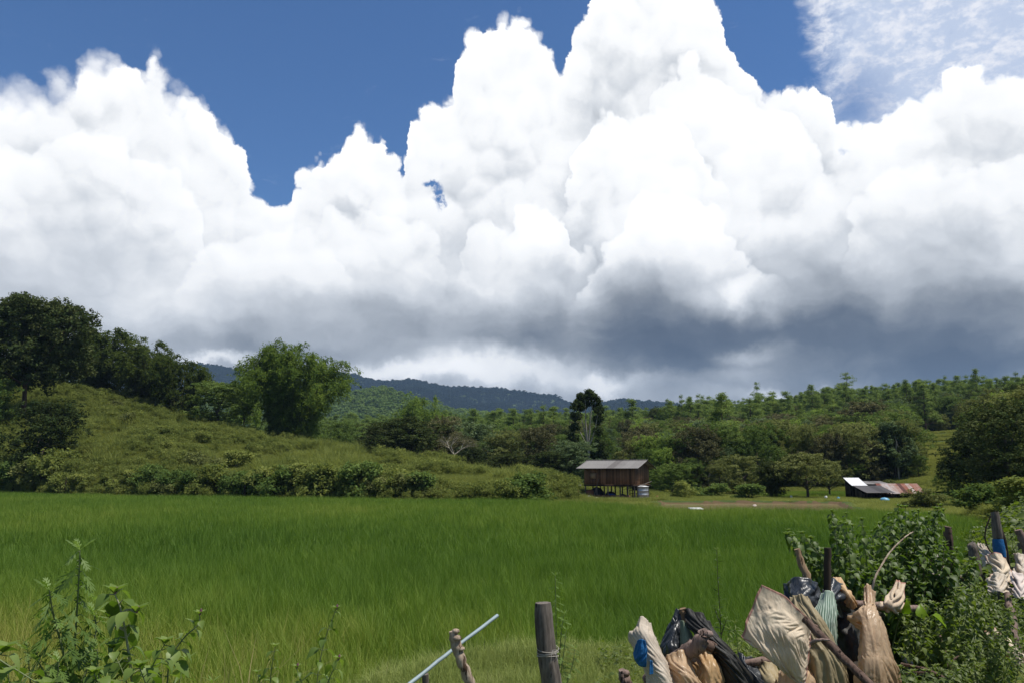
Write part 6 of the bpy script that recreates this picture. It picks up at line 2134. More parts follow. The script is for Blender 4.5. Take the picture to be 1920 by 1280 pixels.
    for i, (nm, lab, rows, mat, sd) in enumerate([
        ('draped_sack', 'dirty white sack draped over the leaning dark post', [
            [(1832, 1016, 9.3), (1842, 1018, 9.2), (1850, 1024, 9.2)], [(1838, 1034, 9.1), (1850, 1030, 9.0), (1862, 1036, 9.0)], [(1842, 1056, 9.0), (1856, 1052, 8.9), (1872, 1058, 8.95)]], M_SACK2, 31),
        ('crumpled_sack', 'crumpled cream sack below the tall grey pole', [
            [(1848, 1040, 9.0), (1868, 1036, 8.85), (1884, 1050, 8.9)], [(1860, 1062, 8.8), (1880, 1060, 8.65), (1896, 1070, 8.8)], [(1850, 1084, 8.7), (1880, 1082, 8.55), (1904, 1092, 8.7)]], M_SACK, 32),
        ('brown_folded_sack', 'brownish folded sack lying under the crumpled cream one', [
            [(1846, 1082, 8.6), (1866, 1072, 8.45), (1886, 1078, 8.5)], [(1850, 1092, 8.4), (1872, 1088, 8.25), (1894, 1094, 8.4)], [(1854, 1104, 8.3), (1876, 1104, 8.15), (1898, 1112, 8.3)]], M_SACK2, 33),
        ('hanging_sack', 'pale sack hanging at the right edge behind the black stake', [
            [(1900, 1036, 9.0), (1912, 1036, 8.9), (1930, 1040, 9.0)], [(1902, 1060, 8.9), (1916, 1058, 8.75), (1936, 1062, 8.85)], [(1906, 1086, 8.7), (1922, 1088, 8.55), (1942, 1090, 8.7)]], M_SACK2, 34),
        ('white_sack', 'whitest sack of the far heap, low at the right edge', [
            [(1894, 1072, 8.4), (1908, 1076, 8.3), (1922, 1084, 8.4)], [(1900, 1092, 8.2), (1914, 1096, 8.1), (1930, 1100, 8.2)], [(1902, 1112, 8.1), (1916, 1116, 8.0), (1934, 1118, 8.1)]], M_PINKW, 35),
        ('low_torn_sack', 'torn cream sack strip lying in the weeds at the lower right', [
            [(1846, 1182, 6.3), (1862, 1180, 6.2), (1874, 1186, 6.2)], [(1868, 1204, 6.1), (1884, 1196, 6.0), (1898, 1206, 6.05)], [(1890, 1228, 6.0), (1904, 1218, 5.9), (1918, 1222, 5.95)], [(1902, 1240, 5.95), (1912, 1234, 5.9), (1922, 1230, 5.95)]], M_SACK, 36),
        ('pink_scrap', 'pinkish white scrap of sacking showing through the dark bush', [
            [(1728, 1066, 6.9), (1740, 1062, 6.85), (1752, 1066, 6.9)], [(1732, 1074, 6.8), (1746, 1071, 6.75), (1760, 1072, 6.8)], [(1734, 1080, 6.8), (1748, 1080, 6.75), (1762, 1078, 6.8)]], M_PINKW, 37),
        ('small_scrap', 'small white scrap caught in the bush above the pinkish one', [
            [(1746, 1040, 7.0), (1754, 1036, 6.95), (1758, 1040, 7.0)], [(1748, 1048, 6.95), (1758, 1045, 6.9), (1766, 1046, 6.95)]], M_PINKW, 38),
        ('right_scrap', 'pale scrap at the right side of the dark bush', [
            [(1752, 1062, 6.9), (1762, 1060, 6.85), (1771, 1058, 6.9)], [(1756, 1068, 6.85), (1766, 1066, 6.8), (1772, 1064, 6.85)]], M_PINKW, 39),
        ('weed_scrap', 'small pink scrap in the weeds left of the torn strip', [
            [(1788, 1162, 6.3), (1794, 1160, 6.25), (1800, 1168, 6.3)], [(1792, 1174, 6.2), (1800, 1172, 6.15), (1806, 1180, 6.2)]], M_PINKW, 40),
        ('black_bag', 'black plastic lying deep in the weeds right of the tan plastic', [
            [(1690, 1215, 5.7), (1720, 1222, 5.6), (1752, 1226, 5.6)], [(1692, 1235, 5.5), (1722, 1238, 5.4), (1756, 1238, 5.5)], [(1696, 1256, 5.4), (1724, 1258, 5.3), (1758, 1256, 5.4)]], M_BLACKPL, 42),
    ]):
        sheet(nm, lab, 'litter' if 'scrap' in nm or 'litter' in nm else 'plastic sheet' if 'bag' in nm else 'sack', rows, mat, nu=44, nv=36, folds=(3, 0.018 if i < 6 else 0.008), crumple=0.03 if i < 6 else 0.008, seed=sd, fray=0.02)
    # brushwood at the bottom right
    for i, pts in enumerate([[(1690, 1244, 4.9), (1730, 1252, 4.8), (1760, 1262, 4.8)], [(1738, 1256, 4.7), (1770, 1270, 4.6), (1800, 1290, 4.6)], [(1762, 1190, 5.4), (1774, 1225, 5.2), (1786, 1262, 5.1)],
                             [(1775, 1250, 5.0), (1788, 1236, 5.0), (1800, 1228, 5.0)], [(1700, 1262, 4.9), (1745, 1262, 4.8), (1778, 1282, 4.75)], [(1800, 1080, 6.6), (1812, 1100, 6.5), (1820, 1140, 6.4)]]):
        stick('brushwood_twig', f'bare brown twig, {ordinal(i)} of the dead twigs in the weeds at the lower right', 'twig', pts, [0.010, 0.009, 0.005], M_BROWNB, 6, 0.1, 'dead twigs in the weeds')


foreground_fence()


# ================================================================== foreground plants
def leaf_tpl(kind):
    """leaf template along +x, facing +z: verts, faces"""
    if kind == 'ovate':
        xs = [0, 0.12, 0.32, 0.55, 0.78, 1.0]; ws = [0.0, 0.26, 0.36, 0.28, 0.13, 0.0]; curve = [0, 0.02, 0.03, 0.0, -0.06, -0.16]
    elif kind == 'heart':
        xs = [0, 0.10, 0.30, 0.55, 0.80, 1.0]; ws = [0.0, 0.38, 0.46, 0.34, 0.14, 0.0]; curve = [0, 0.02, 0.02, -0.02, -0.10, -0.22]
    elif kind == 'lance':
        xs = [0, 0.2, 0.45, 0.7, 1.0]; ws = [0.0, 0.085, 0.10, 0.07, 0.0]; curve = [0, 0.03, 0.0, -0.07, -0.2]
    elif kind == 'mug':
        V, F = [], []
        def seg(p, q, w, z0=0.0):
            p, q = np.array(p, float), np.array(q, float)
            d = q - p; L = np.linalg.norm(d); s = np.array([-d[1], d[0]]) / L
            b = len(V)
            for t, ww in ((0, 0.35), (0.45, 1.0), (1, 0)):
                c = p + d * t; zz = -0.10 * (c[0] ** 2) - 0.25 * (c[1] ** 2)
                if ww: V.extend([[*(c + s * w * ww), zz], [*(c - s * w * ww), zz]])
                else: V.append([*c, zz])
            F.extend([[b, b + 1, b + 3, b + 2], [b + 2, b + 3, b + 4, b + 4]])
        seg((0, 0), (1.0, 0), 0.06)
        for x0, l, a in ((0.22, 0.36, 0.75), (0.42, 0.42, 0.62), (0.62, 0.34, 0.5)):
            for s in (-1, 1):
                seg((x0, 0), (x0 + l * math.cos(a), s * l * math.sin(a)), 0.04)
                seg((x0 + l * .45 * math.cos(a), s * l * .45 * math.sin(a)), (x0 + l * (.45 * math.cos(a) + .35), s * l * (.45 * math.sin(a) + .06)), 0.028)
        return np.array(V, float), np.array(F)
    n = len(xs)
    V = []
    for x, w, c in zip(xs, ws, curve):
        V.append([x, 0, c]);
        if w: V += [[x, w, c + w * 0.28], [x, -w, c + w * 0.28]]
    # index map
    idx = []; k = 0
    for w in ws:
        idx.append((k, k + 1 if w else k, k + 2 if w else k)); k += 3 if w else 1
    F = []
    for i in range(n - 1):
        a, b = idx[i], idx[i + 1]
        for s in (1, 2):
            q = [a[0], b[0], b[s], a[s]]
            F.append(q if s == 1 else q[::-1])
    return np.array(V, float), np.array(F)


TPL = {k: leaf_tpl(k) for k in ('ovate', 'heart', 'lance', 'mug')}


class Leaves:
    def __init__(self, kind):
        self.V0, self.F0 = TPL[kind]
        self.V, self.F, self.T, self.n = [], [], [], 0

    def add(self, pos, d, up, size, tone, width=1.0):
        pos, d, up = np.array(pos, float), np.array(d, float), np.array(up, float)
        d /= np.linalg.norm(d) + 1e-9
        s = np.cross(up, d); s /= np.linalg.norm(s) + 1e-9
        u = np.cross(d, s)
        M_ = np.stack([d, s * width, u]) * size
        self.V.append(pos + self.V0 @ M_); self.F.append(self.F0 + self.n); self.T.append(np.full(len(self.V0), tone)); self.n += len(self.V0)

    def build(self, name, mat, parent):
        V, F, T = np.concatenate(self.V), np.concatenate(self.F), np.concatenate(self.T)
        tri = F[:, 2] == F[:, 3]
        tri2 = F[:, 0] == F[:, 3]
        tri1 = F[:, 1] == F[:, 2]
        tri0 = F[:, 0] == F[:, 1]
        F3 = np.concatenate([F[tri][:, :3], F[tri2][:, :3], F[tri1][:, [0, 1, 3]], F[tri0][:, 1:]])
        F4 = F[~(tri | tri2 | tri1 | tri0)]
        return obj_np(name, V, [F3, F4], [mat], parent, tone=T, smooth=False)


def leaf_mat(name, dark, mid_, light, transl=0.35, rough=0.45, back=(1.2, 1.2, 1.0)):
    m, n, out = new_mat(name)
    p = wpos(n)
    t = attr(n, 'tone') * 0.7 + n.noise(p, 14.0, 3, 0.6) * 0.4 - 0.05
    col = n.ramp(t, [(0.12, dark), (0.5, mid_), (0.9, light)])
    g = n.node('ShaderNodeNewGeometry')
    col = n.mix(S(n, g.outputs['Backfacing']) * 0.6, col, n.vm('MULTIPLY', col, back))
    b = n.node('ShaderNodeBsdfPrincipled'); n.put(b.inputs['Base Color'], col); b.inputs['Roughness'].default_value = rough; b.inputs['Specular IOR Level'].default_value = 0.30
    tr = n.node('ShaderNodeBsdfTranslucent'); n.put(tr.inputs[0], n.vm('MULTIPLY', col, (1.3, 1.5, 0.5)))
    mx = n.node('ShaderNodeMixShader'); mx.inputs[0].default_value = transl
    n.t.links.new(b.outputs[0], mx.inputs[1]); n.t.links.new(tr.outputs[0], mx.inputs[2]); n.t.links.new(mx.outputs[0], out.inputs[0])
    return m


M_L1 = leaf_mat('weed_leaf', (0.067, 0.116, 0.022), (0.134, 0.201, 0.041), (0.244, 0.317, 0.091))
M_L2 = leaf_mat('mugwort_leaf', (0.055, 0.104, 0.020), (0.116, 0.189, 0.034), (0.244, 0.329, 0.122), 0.35, 0.6, back=(1.5, 1.4, 1.6))
M_L3 = leaf_mat('vine_leaf', (0.045, 0.080, 0.018), (0.092, 0.140, 0.032), (0.17, 0.225, 0.070), 0.32, 0.5)
M_L4 = leaf_mat('yellow_green_leaf', (0.12, 0.20, 0.010), (0.19, 0.30, 0.015), (0.26, 0.38, 0.03), 0.45, 0.4)
M_L5 = leaf_mat('undergrowth_leaf', (0.050, 0.080, 0.015), (0.105, 0.145, 0.026), (0.185, 0.22, 0.055), 0.32, 0.5)
M_STEM = plain_mat('green_stem', (0.16, 0.20, 0.08), 0.6, noise=0.3)
M_STEMP = plain_mat('pale_stem', (0.34, 0.34, 0.20), 0.55, noise=0.3)
M_STEMD = plain_mat('dark_stem', (0.07, 0.055, 0.035), 0.7, noise=0.3)
M_BUD = plain_mat('purple_bud', (0.24, 0.10, 0.13), 0.6, noise=0.4)


def herb(name, label, stems, kind, size, spacing, mat, stem_mat, group=None, r=0.004, pairs=True, droop=0.5, width=1.0, petiole=0.35, tip=0.35, cat='plant', start=0.1, tone=(0.1, 0.95), jitter=0.35, bud=False, side=0):
    """leafy plant: every stem is a curve through (px, py, Y) points, from the root up"""
    base = P(*stems[0][0])
    root = empty(name, base)
    tag(root, label, cat, group)
    st, lv, bd = MB(), Leaves(kind), MB()
    o0 = np.array(base)
    for si, pts in enumerate(stems):
        W = catmull(np.array([list(P(*q)) for q in pts]), 10 * len(pts)) - o0
        rr = np.linspace(r, r * 0.35, len(W))
        st.tube(W, rr, 6)
        seg = np.linalg.norm(np.diff(W, axis=0), axis=1); cum = np.concatenate([[0], np.cumsum(seg)]); L = cum[-1]
        s = L * start; ang = RNG.uniform(0, 6.28)
        while s < L:
            t = s / L
            p = np.array([np.interp(s, cum, W[:, k]) for k in range(3)])
            i = min(np.searchsorted(cum, s), len(W) - 1)
            d = W[i] - W[i - 1]; d /= np.linalg.norm(d) + 1e-9
            sz = size * (1 - (1 - tip) * t ** 1.8) * RNG.uniform(0.75, 1.2)
            for k in range(2 if pairs else 1):
                a = ang + k * math.pi + RNG.normal(0, jitter)
                out_ = np.array([math.cos(a), math.sin(a), 0.0])
                out_ = out_ - d * (out_ @ d); out_ /= np.linalg.norm(out_) + 1e-9
                dirv = out_ + d * 0.45
                q = p + dirv * petiole * sz
                st.tube([p, q], [r * 0.4, r * 0.3], 4, cap=False)
                ld = out_ * 0.8 + np.array([0, 0, -droop * RNG.uniform(0.5, 1.6)]) + d * 0.15
                upv = np.array([0, 0, 1.0]) + out_ * 0.35 + RNG.normal(0, 0.25, 3)
                lv.add(q, ld, upv, sz, RNG.uniform(*tone), width)
            ang += math.pi / 2 + RNG.normal(0, 0.2) if pairs else 2.4
            s += spacing * (1 - 0.5 * t) * RNG.uniform(0.8, 1.2)
        for k in range(5):
            a = k * 2.4
            lv.add(W[-1], np.array([math.cos(a), math.sin(a), 0.9]), np.array([-math.cos(a), -math.sin(a), 1.0]), size * tip * 0.9, RNG.uniform(0.5, 0.95), width * 0.8)
        if bud:
            bd.tube([W[-1], W[-1] + np.array([0.004, 0, 0.012]), W[-1] + np.array([0.006, 0, 0.022])], [0.003, 0.006, 0.002], 6)
    st.build('stem', stem_mat, root, smooth=True)
    lv.build('leaves', mat, root)
    if bud:
        bd.build('flower_bud', M_BUD, root)
    return root


def left_plants():
    herb('mugwort_plant', 'tall mugwort plant with lacy cut leaves at the lower left', [
        [(132, 1420, 2.9), (136, 1280, 2.9), (142, 1180, 2.9), (147, 1100, 2.9), (150, 1030, 2.9)],
        [(134, 1300, 2.88), (118, 1220, 2.85), (100, 1150, 2.82), (92, 1105, 2.8)],
        [(134, 1320, 2.92), (168, 1240, 2.95), (180, 1180, 2.97), (176, 1150, 2.98)],
        [(132, 1340, 2.86), (96, 1280, 2.8), (72, 1240, 2.78)]],
        'mug', 0.155, 0.019, M_L2, M_STEM, r=0.0055, pairs=False, droop=0.75, petiole=0.12, tip=0.5, start=0.12, tone=(0.0, 0.9))
    herb('mugwort_plant', 'low mugwort sprouts at the foot of the tall mugwort', [
        [(60, 1420, 2.8), (58, 1300, 2.8), (52, 1220, 2.78)], [(180, 1420, 2.85), (186, 1300, 2.85), (182, 1215, 2.85)], [(100, 1420, 2.7), (104, 1320, 2.7), (110, 1240, 2.7)], [(14, 1420, 2.9), (20, 1320, 2.9), (16, 1262, 2.9)]],
        'mug', 0.125, 0.022, M_L2, M_STEM, r=0.004, pairs=False, droop=0.6, petiole=0.12, tip=0.5, start=0.3, tone=(0.0, 0.9))
    herb('broad_leaved_weed', 'tall weed with a pale bare stem and wilted broad leaves on top', [
        [(262, 1440, 2.75), (247, 1270, 2.75), (236, 1190, 2.75), (226, 1140, 2.75), (215, 1112, 2.75)],
        [(228, 1150, 2.75), (240, 1142, 2.74), (256, 1148, 2.73)],
        [(235, 1180, 2.76), (214, 1170, 2.78), (206, 1158, 2.8)]],
        'ovate', 0.088, 0.06, M_L1, M_STEMP, r=0.006, droop=1.0, width=0.95, petiole=0.3, tip=0.7, start=0.52, bud=True)
    herb('broad_leaved_weed', 'bushy weed with big heart-shaped leaves at the foot of the pale stem', [
        [(240, 1440, 2.7), (244, 1330, 2.7), (236, 1275, 2.7), (210, 1215, 2.7)],
        [(250, 1440, 2.72), (262, 1320, 2.7), (285, 1250, 2.68), (310, 1205, 2.66)],
        [(246, 1440, 2.7), (262, 1360, 2.62), (276, 1300, 2.58), (262, 1250, 2.56)],
        [(236, 1440, 2.7), (215, 1340, 2.66), (190, 1290, 2.62), (176, 1262, 2.6)]],
        'heart', 0.085, 0.050, M_L1, M_STEM, r=0.004, droop=0.7, petiole=0.4, tip=0.5, start=0.25)
    herb('broad_leaved_weed', 'weed with two bright pointed leaves and a purple tip', [
        [(300, 1440, 2.8), (312, 1320, 2.8), (318, 1240, 2.8), (345, 1195, 2.8), (372, 1170, 2.8), (374, 1152, 2.8)]],
        'ovate', 0.095, 0.06, M_L1, M_STEM, r=0.004, droop=0.6, petiole=0.25, tip=0.35, start=0.45, bud=True, tone=(0.5, 1.0))
    herb('broad_leaved_weed', 'pair of broad leaves entering at the left edge of the photo', [
        [(-60, 1300, 2.6), (-20, 1235, 2.6), (18, 1248, 2.6), (55, 1270, 2.6), (90, 1290, 2.6)], [(-60, 1290, 2.6), (-30, 1250, 2.55), (6, 1222, 2.5)]],
        'heart', 0.09, 0.07, M_L1, M_STEM, r=0.004, droop=0.5, petiole=0.3, tip=0.7, start=0.2)
    herb('slender_weed', 'slender weed with pointed leaves standing in the yellow grass', [
        [(588, 1450, 3.4), (592, 1320, 3.4), (598, 1250, 3.4), (612, 1190, 3.4), (630, 1142, 3.4)],
        [(592, 1340, 3.4), (618, 1270, 3.38), (634, 1236, 3.37)], [(590, 1340, 3.4), (570, 1290, 3.42), (556, 1252, 3.43)]],
        'ovate', 0.085, 0.062, M_L1, M_STEM, r=0.0035, droop=0.8, width=0.8, petiole=0.3, tip=0.4, start=0.25, bud=True)
    herb('slender_weed', 'small weed left of the slender weed in the yellow grass', [
        [(505, 1450, 3.3), (506, 1320, 3.3), (508, 1262, 3.3), (516, 1212, 3.3)], [(505, 1360, 3.3), (490, 1290, 3.3), (482, 1262, 3.3)]],
        'ovate', 0.075, 0.06, M_L1, M_STEM, r=0.003, droop=0.8, width=0.8, petiole=0.3, tip=0.4, start=0.3)
    herb('slender_weed', 'thin weed between the bright pointed leaves and the yellow grass', [
        [(330, 1450, 3.0), (332, 1340, 3.0), (338, 1270, 3.0), (350, 1238, 3.0)], [(400, 1450, 3.2), (405, 1340, 3.2), (398, 1280, 3.2)]],
        'lance', 0.11, 0.035, M_L1, M_STEM, r=0.003, droop=0.5, petiole=0.1, tip=0.5, start=0.35)
    herb('feathery_weed', 'feathery weed growing right behind the grey fence post', [
        [(1044, 1300, 5.4), (1043, 1200, 5.4), (1042, 1130, 5.4), (1041, 1078, 5.4)], [(1046, 1300, 5.35), (1056, 1230, 5.35), (1062, 1180, 5.35)], [(1050, 1320, 5.3), (1072, 1250, 5.3), (1078, 1215, 5.3)], [(1046, 1300, 5.4), (1052, 1190, 5.4), (1058, 1150, 5.4)]],
        'mug', 0.105, 0.018, M_L2, M_STEM, r=0.004, pairs=False, droop=0.3, petiole=0.08, tip=0.45, start=0.1, width=0.8, tone=(0.2, 0.75))
    herb('dark_spike_weed', 'thin dark spiky weed standing against the rice in the centre right', [
        [(1356, 1400, 6.6), (1354, 1250, 6.6), (1350, 1150, 6.6), (1346, 1085, 6.6), (1344, 1030, 6.6)], [(1352, 1190, 6.6), (1362, 1160, 6.6)], [(1351, 1170, 6.6), (1340, 1140, 6.6)]],
        'lance', 0.09, 0.02, M_L3, M_STEMD, r=0.0045, pairs=False, droop=-0.1, petiole=0.05, tip=0.5, start=0.3, width=0.8, tone=(0.0, 0.4))
    herb('bank_weed', 'green weeds rising behind the middle rail left of the square sack', [
        [(1360, 1330, 5.5), (1362, 1240, 5.5), (1368, 1180, 5.5)], [(1385, 1330, 5.6), (1384, 1230, 5.6), (1378, 1168, 5.6)], [(1372, 1330, 5.4), (1376, 1250, 5.4), (1392, 1200, 5.4)], [(1340, 1330, 5.8), (1338, 1220, 5.8), (1334, 1180, 5.8)], [(1400, 1330, 5.7), (1400, 1240, 5.7), (1394, 1190, 5.7)]],
        'lance', 0.10, 0.025, M_L5, M_STEM, r=0.003, droop=0.3, petiole=0.1, tip=0.5, start=0.2)
    # dark sedge tuft by the rice edge
    V, F, T = blades(520, 0.42, 0.72, 0.012, 0.28, 0.45, 4, hvar=0.6)
    g = on_ground(890, 9.6)
    o = obj_np('sedge_tuft', V * np.array([1, 1, 1.0]), F, [foliage_mat('sedge', (0.010, 0.026, 0.010), (0.022, 0.052, 0.014), (0.045, 0.085, 0.025), 0.2, nscale=2)], tone=T)
    o.location = (g.x, g.y, 0.25)
    o.scale = (1.25, 1.0, 1.15)
    tag(o, 'dark green sedge tuft at the rice edge behind the blue pipe', 'sedge')


left_plants()


def right_bush():
    rg = np.random.default_rng(77)
    # arching leafy shoots of the climbing shrub; each crown of shoots is a plant of its own
    def shoots(name, label, cx, base_y, Y, n, tops, size, spacing, kind, mat, stem_mat, **k):
        stems = []
        for i in range(n):
            tx, ty = tops[i % len(tops)]
            tx += rg.uniform(-16, 16); ty += rg.uniform(-12, 12)
            yy = Y + rg.uniform(-0.5, 0.5)
            bx = cx + rg.uniform(-35, 35)
            mx, my = (bx + tx) / 2 + rg.uniform(-14, 14), (base_y + ty) / 2 - abs(tx - bx) * 0.25
            stems.append([(bx, base_y, Y + rg.uniform(-.2, .2)), (mx, my, (yy + Y) / 2), ((mx + tx) / 2, (my + ty) / 2 - 8, yy), (tx, ty, yy)])
        return herb(name, label, stems, kind, size, spacing, mat, stem_mat, cat=k.pop('cat', 'shrub'), **k)
    shoots('climbing_shrub', 'tall leafy shrub with arching shoots standing in front of the paddy', 1640, 1330, 6.6, 38,
           [(1470, 1000), (1495, 1010), (1520, 1010), (1550, 970), (1575, 985), (1600, 975), (1625, 1000), (1560, 1040), (1600, 1040), (1540, 1060), (1580, 1070), (1640, 1050)],
           0.118, 0.068, 'ovate', M_L3, M_STEM, r=0.006, droop=0.8, petiole=0.3, tip=0.45, start=0.35)
    shoots('climbing_shrub', 'highest shoots of the leafy shrub, right of its middle', 1700, 1330, 6.9, 36,
           [(1655, 985), (1680, 975), (1700, 955), (1725, 958), (1745, 965), (1770, 952), (1700, 1010), (1730, 1000), (1680, 1040), (1650, 1020)],
           0.122, 0.068, 'ovate', M_L3, M_STEM, r=0.006, droop=0.75, petiole=0.3, tip=0.45, start=0.35)
    shoots('broad_shrub', 'dense dark shrub under the arching shoots', 1720, 1330, 6.3, 46,
           [(1600, 1080), (1640, 1070), (1680, 1060), (1720, 1050), (1760, 1030), (1790, 1040), (1820, 1060), (1740, 1090), (1700, 1100), (1780, 1090), (1660, 1110), (1810, 1100)],
           0.115, 0.06, 'ovate', M_L3, M_STEMD, r=0.005, droop=0.7, petiole=0.25, tip=0.5, start=0.25, tone=(0.0, 0.75))
    shoots('broad_shrub', 'low leafy shrub spreading right of the tan plastic', 1760, 1360, 5.5, 46,
           [(1690, 1130), (1710, 1150), (1740, 1120), (1770, 1130), (1800, 1110), (1830, 1120), (1700, 1180), (1730, 1190), (1850, 1140), (1790, 1160), (1820, 1170), (1690, 1210)],
           0.075, 0.045, 'ovate', M_L5, M_STEM, r=0.004, droop=0.6, petiole=0.2, tip=0.5, start=0.25)
    shoots('creeping_weed', 'mass of small-leaved weeds at the lower right corner', 1850, 1400, 4.9, 56,
           [(1800, 1190), (1830, 1200), (1860, 1230), (1890, 1250), (1910, 1200), (1780, 1220), (1760, 1240), (1820, 1240), (1850, 1160), (1880, 1180), (1905, 1150), (1790, 1262), (1840, 1265), (1880, 1270)],
           0.052, 0.032, 'ovate', M_L5, M_STEM, r=0.003, droop=0.5, petiole=0.2, tip=0.5, start=0.2, cat='weeds')
    shoots('creeping_weed', 'weeds climbing below the far sacks at the right', 1880, 1340, 7.3, 40,
           [(1790, 1050), (1810, 1075), (1825, 1100), (1840, 1120), (1870, 1130), (1890, 1125), (1915, 1130), (1850, 1150), (1880, 1150), (1905, 1160)],
           0.085, 0.05, 'ovate', M_L5, M_STEM, r=0.004, droop=0.6, petiole=0.2, tip=0.5, start=0.25, cat='weeds')
    shoots('creeping_weed', 'green weeds behind the tall grey pole at the right edge', 1900, 1150, 11.5, 26,
           [(1880, 1005), (1895, 1000), (1910, 1010), (1925, 1005), (1940, 1000), (1890, 1030), (1915, 1035)],
           0.10, 0.06, 'lance', M_L5, M_STEM, r=0.005, droop=0.5, petiole=0.1, tip=0.5, start=0.25, cat='weeds')
    shoots('creeping_weed', 'weeds at the foot of the sheets at the lower right', 1700, 1400, 4.7, 30,
           [(1700, 1262), (1720, 1270), (1745, 1255), (1770, 1268), (1790, 1275), (1810, 1262)],
           0.06, 0.035, 'ovate', M_L5, M_STEM, r=0.003, droop=0.5, petiole=0.2, tip=0.5, start=0.2, cat='weeds', tone=(0.0, 0.6))
    # the few big yellow-green leaves
    for i, (px, py, Y, dd, uu, s, lab) in enumerate([
        (1748, 1152, 5.1, (0.72, -0.30, -0.62), (0.5, -0.5, 0.75), 0.125, 'single large yellow-green leaf, the lowest of the three big ones'),
        (1694, 1150, 5.2, (0.25, -0.3, 0.9), (0.2, -0.95, 0.1), 0.105, 'large upright yellow-green leaf beside the tan plastic'),
        (1728, 1158, 5.15, (0.15, 0.35, 0.75), (-0.35, -0.8, 0.5), 0.10, 'second upright yellow-green leaf, between the other two big ones')]):
        lv = Leaves('heart')
        q = P(px, py, Y)
        lv.add((0, 0, 0), dd, uu, s, 0.6, 0.72)
        t = empty('yam_leaf', q); tag(t, lab, 'leaf')
        lv.build('leaf_blade', M_L4, t)
        mb = MB(); mb.tube([(0, 0, 0), (-dd[0] * 0.06, 0.05, -0.06), (-dd[0] * 0.08, 0.15, -0.25)], [0.003, 0.003, 0.004], 5); mb.build('leaf_stalk', M_STEM, t)


right_bush()


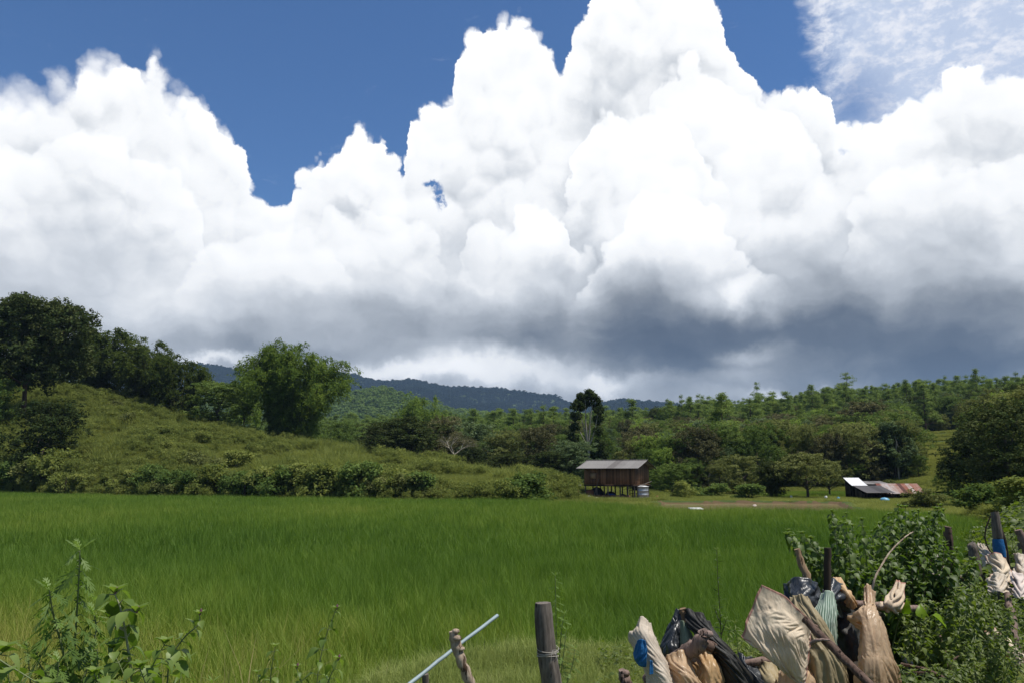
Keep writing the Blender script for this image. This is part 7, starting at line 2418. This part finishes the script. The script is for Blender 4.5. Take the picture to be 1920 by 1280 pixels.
def bank_cover():
    rg = np.random.default_rng(21)
    lawn = [src_obj('short_grass', *blades(420, 0.55, 0.10, 0.007, 0.6, 0.7, 2, hvar=0.9), foliage_mat('bank_grass', (0.13, 0.18, 0.032), (0.24, 0.30, 0.06), (0.38, 0.42, 0.12), 0.3, nscale=3, yellow=(0.24, 0.20, 0.09), wscale=1.2)) for _ in range(3)]
    xs, ys = np.meshgrid(np.arange(-5, 9, 0.22), np.arange(2.2, 12, 0.22))
    x = xs.ravel() + rg.uniform(-.15, .15, xs.size); y = ys.ravel() + rg.uniform(-.15, .15, xs.size)
    k = (y < np.interp(x, BX, BY) + 0.5) & (np.abs(x) < y * 0.8 + 1)
    x, y = x[k], y[k]
    tag(scatter('bank_grass', np.column_stack([x, y, ground_z(x, y) - 0.01]), rg.uniform(0, 6.28, len(x)), np.column_stack([np.ones((len(x), 2)), rg.uniform(0.5, 1.7, len(x))]), lawn), kind='stuff')
    # small round-leaved ground cover
    V, F, T = [], [], []
    lv = Leaves('ovate')
    for _ in range(420):
        a = rg.uniform(0, 6.28)
        lv.add((rg.uniform(-.3, .3), rg.uniform(-.3, .3), rg.uniform(0.02, 0.13)), (math.cos(a), math.sin(a), rg.uniform(-.3, .5)), (rg.normal(0, .4), rg.normal(0, .4), 1), rg.uniform(0.02, 0.042), rg.uniform(0.1, 1.0))
    creeper = lv.build('creeper_patch', M_L5, None)
    COL.objects.unlink(creeper)
    n = 150
    x = rg.uniform(-4, 9, n); y = rg.uniform(4, 12, n)
    k = (y < np.interp(x, BX, BY) + 0.3) & (fbm(x, y, 51, 3, 0.8) > 0.50)
    x, y = x[k], y[k]
    tag(scatter('creeping_ground_cover', np.column_stack([x, y, ground_z(x, y)]), rg.uniform(0, 6.28, len(x)), rg.uniform(0.7, 1.5, len(x)), [creeper]), kind='stuff')
    # tangled undergrowth on the bank at the right
    lv = Leaves('ovate')
    for _ in range(520):
        a = rg.uniform(0, 6.28); r_ = rg.uniform(0, 1) ** 0.5 * 0.42; b = rg.uniform(0, 6.28)
        h = rg.uniform(0, 1) * 0.5 * (1 - r_ / 0.6)
        lv.add((math.cos(b) * r_, math.sin(b) * r_, 0.05 + h), (math.cos(a), math.sin(a), rg.uniform(-.6, .3)), (rg.normal(0, .4), rg.normal(0, .4), 1), rg.uniform(0.045, 0.085), rg.uniform(0.0, 1.0))
    und = lv.build('undergrowth_patch', M_L5, None)
    COL.objects.unlink(und)
    n = 900
    x = rg.uniform(2.4, 22, n); y = rg.uniform(5.0, 34, n)
    k = (y < np.interp(x, BX, BY) + 0.5) & (x < y * 0.75 + 0.8) & (x > 2.3 + (y - 6) * 0.1)
    x, y = x[k], y[k]
    tag(scatter('undergrowth', np.column_stack([x, y, ground_z(x, y)]), rg.uniform(0, 6.28, len(x)), rg.uniform(0.8, 1.7, len(x)) * np.clip(y / 9, 0.8, 1.6), [und]), kind='stuff')
    # yellow straw and long grass where the bank meets the rice, left of the spit
    straw = [src_obj('dry_grass_clump', *blades(150, 0.5, 0.62, 0.009, 0.45, 0.6, 3, hvar=0.9), foliage_mat('dry_grass', (0.10, 0.13, 0.025), (0.19, 0.19, 0.05), (0.33, 0.27, 0.11), 0.3, nscale=3, yellow=(0.42, 0.33, 0.16), wscale=1.0))]
    n = 300
    x = rg.uniform(-3.4, -0.6, n); y = rg.uniform(4.6, 10.5, n)
    k = (y > np.interp(x, BX, BY) - 0.6) & (y < np.interp(x, BX, BY) + 1.6)
    x, y = x[k], y[k]
    tag(scatter('dry_grass', np.column_stack([x, y, ground_z(x, y)]), rg.uniform(0, 6.28, len(x)), rg.uniform(0.6, 1.15, len(x)), straw), kind='stuff')
    n = 160
    x = rg.uniform(-0.8, 4.5, n); y = np.interp(x, BX, BY) + rg.uniform(-0.2, 0.8, n)
    tag(scatter('edge_grass', np.column_stack([x, y, ground_z(x, y)]), rg.uniform(0, 6.28, len(x)), rg.uniform(0.35, 0.9, len(x)), straw), kind='stuff')


bank_cover()


# ================================================================== the air
def build_haze():
    m, n, out = new_mat('haze')
    v = n.node('ShaderNodeVolumePrincipled')
    v.inputs['Color'].default_value = (0.46, 0.68, 1.0, 1)
    v.inputs['Density'].default_value = 0.00010
    v.inputs['Anisotropy'].default_value = 0.0
    n.t.links.new(v.outputs[0], out.inputs['Volume'])
    mb = MB()
    mb.box((0, 0, 265), (9900, 9900, 580))
    V, F, T = mb.data()
    o = obj_np('haze', V, F, [m])
    tag(o, kind='stuff')


build_haze()
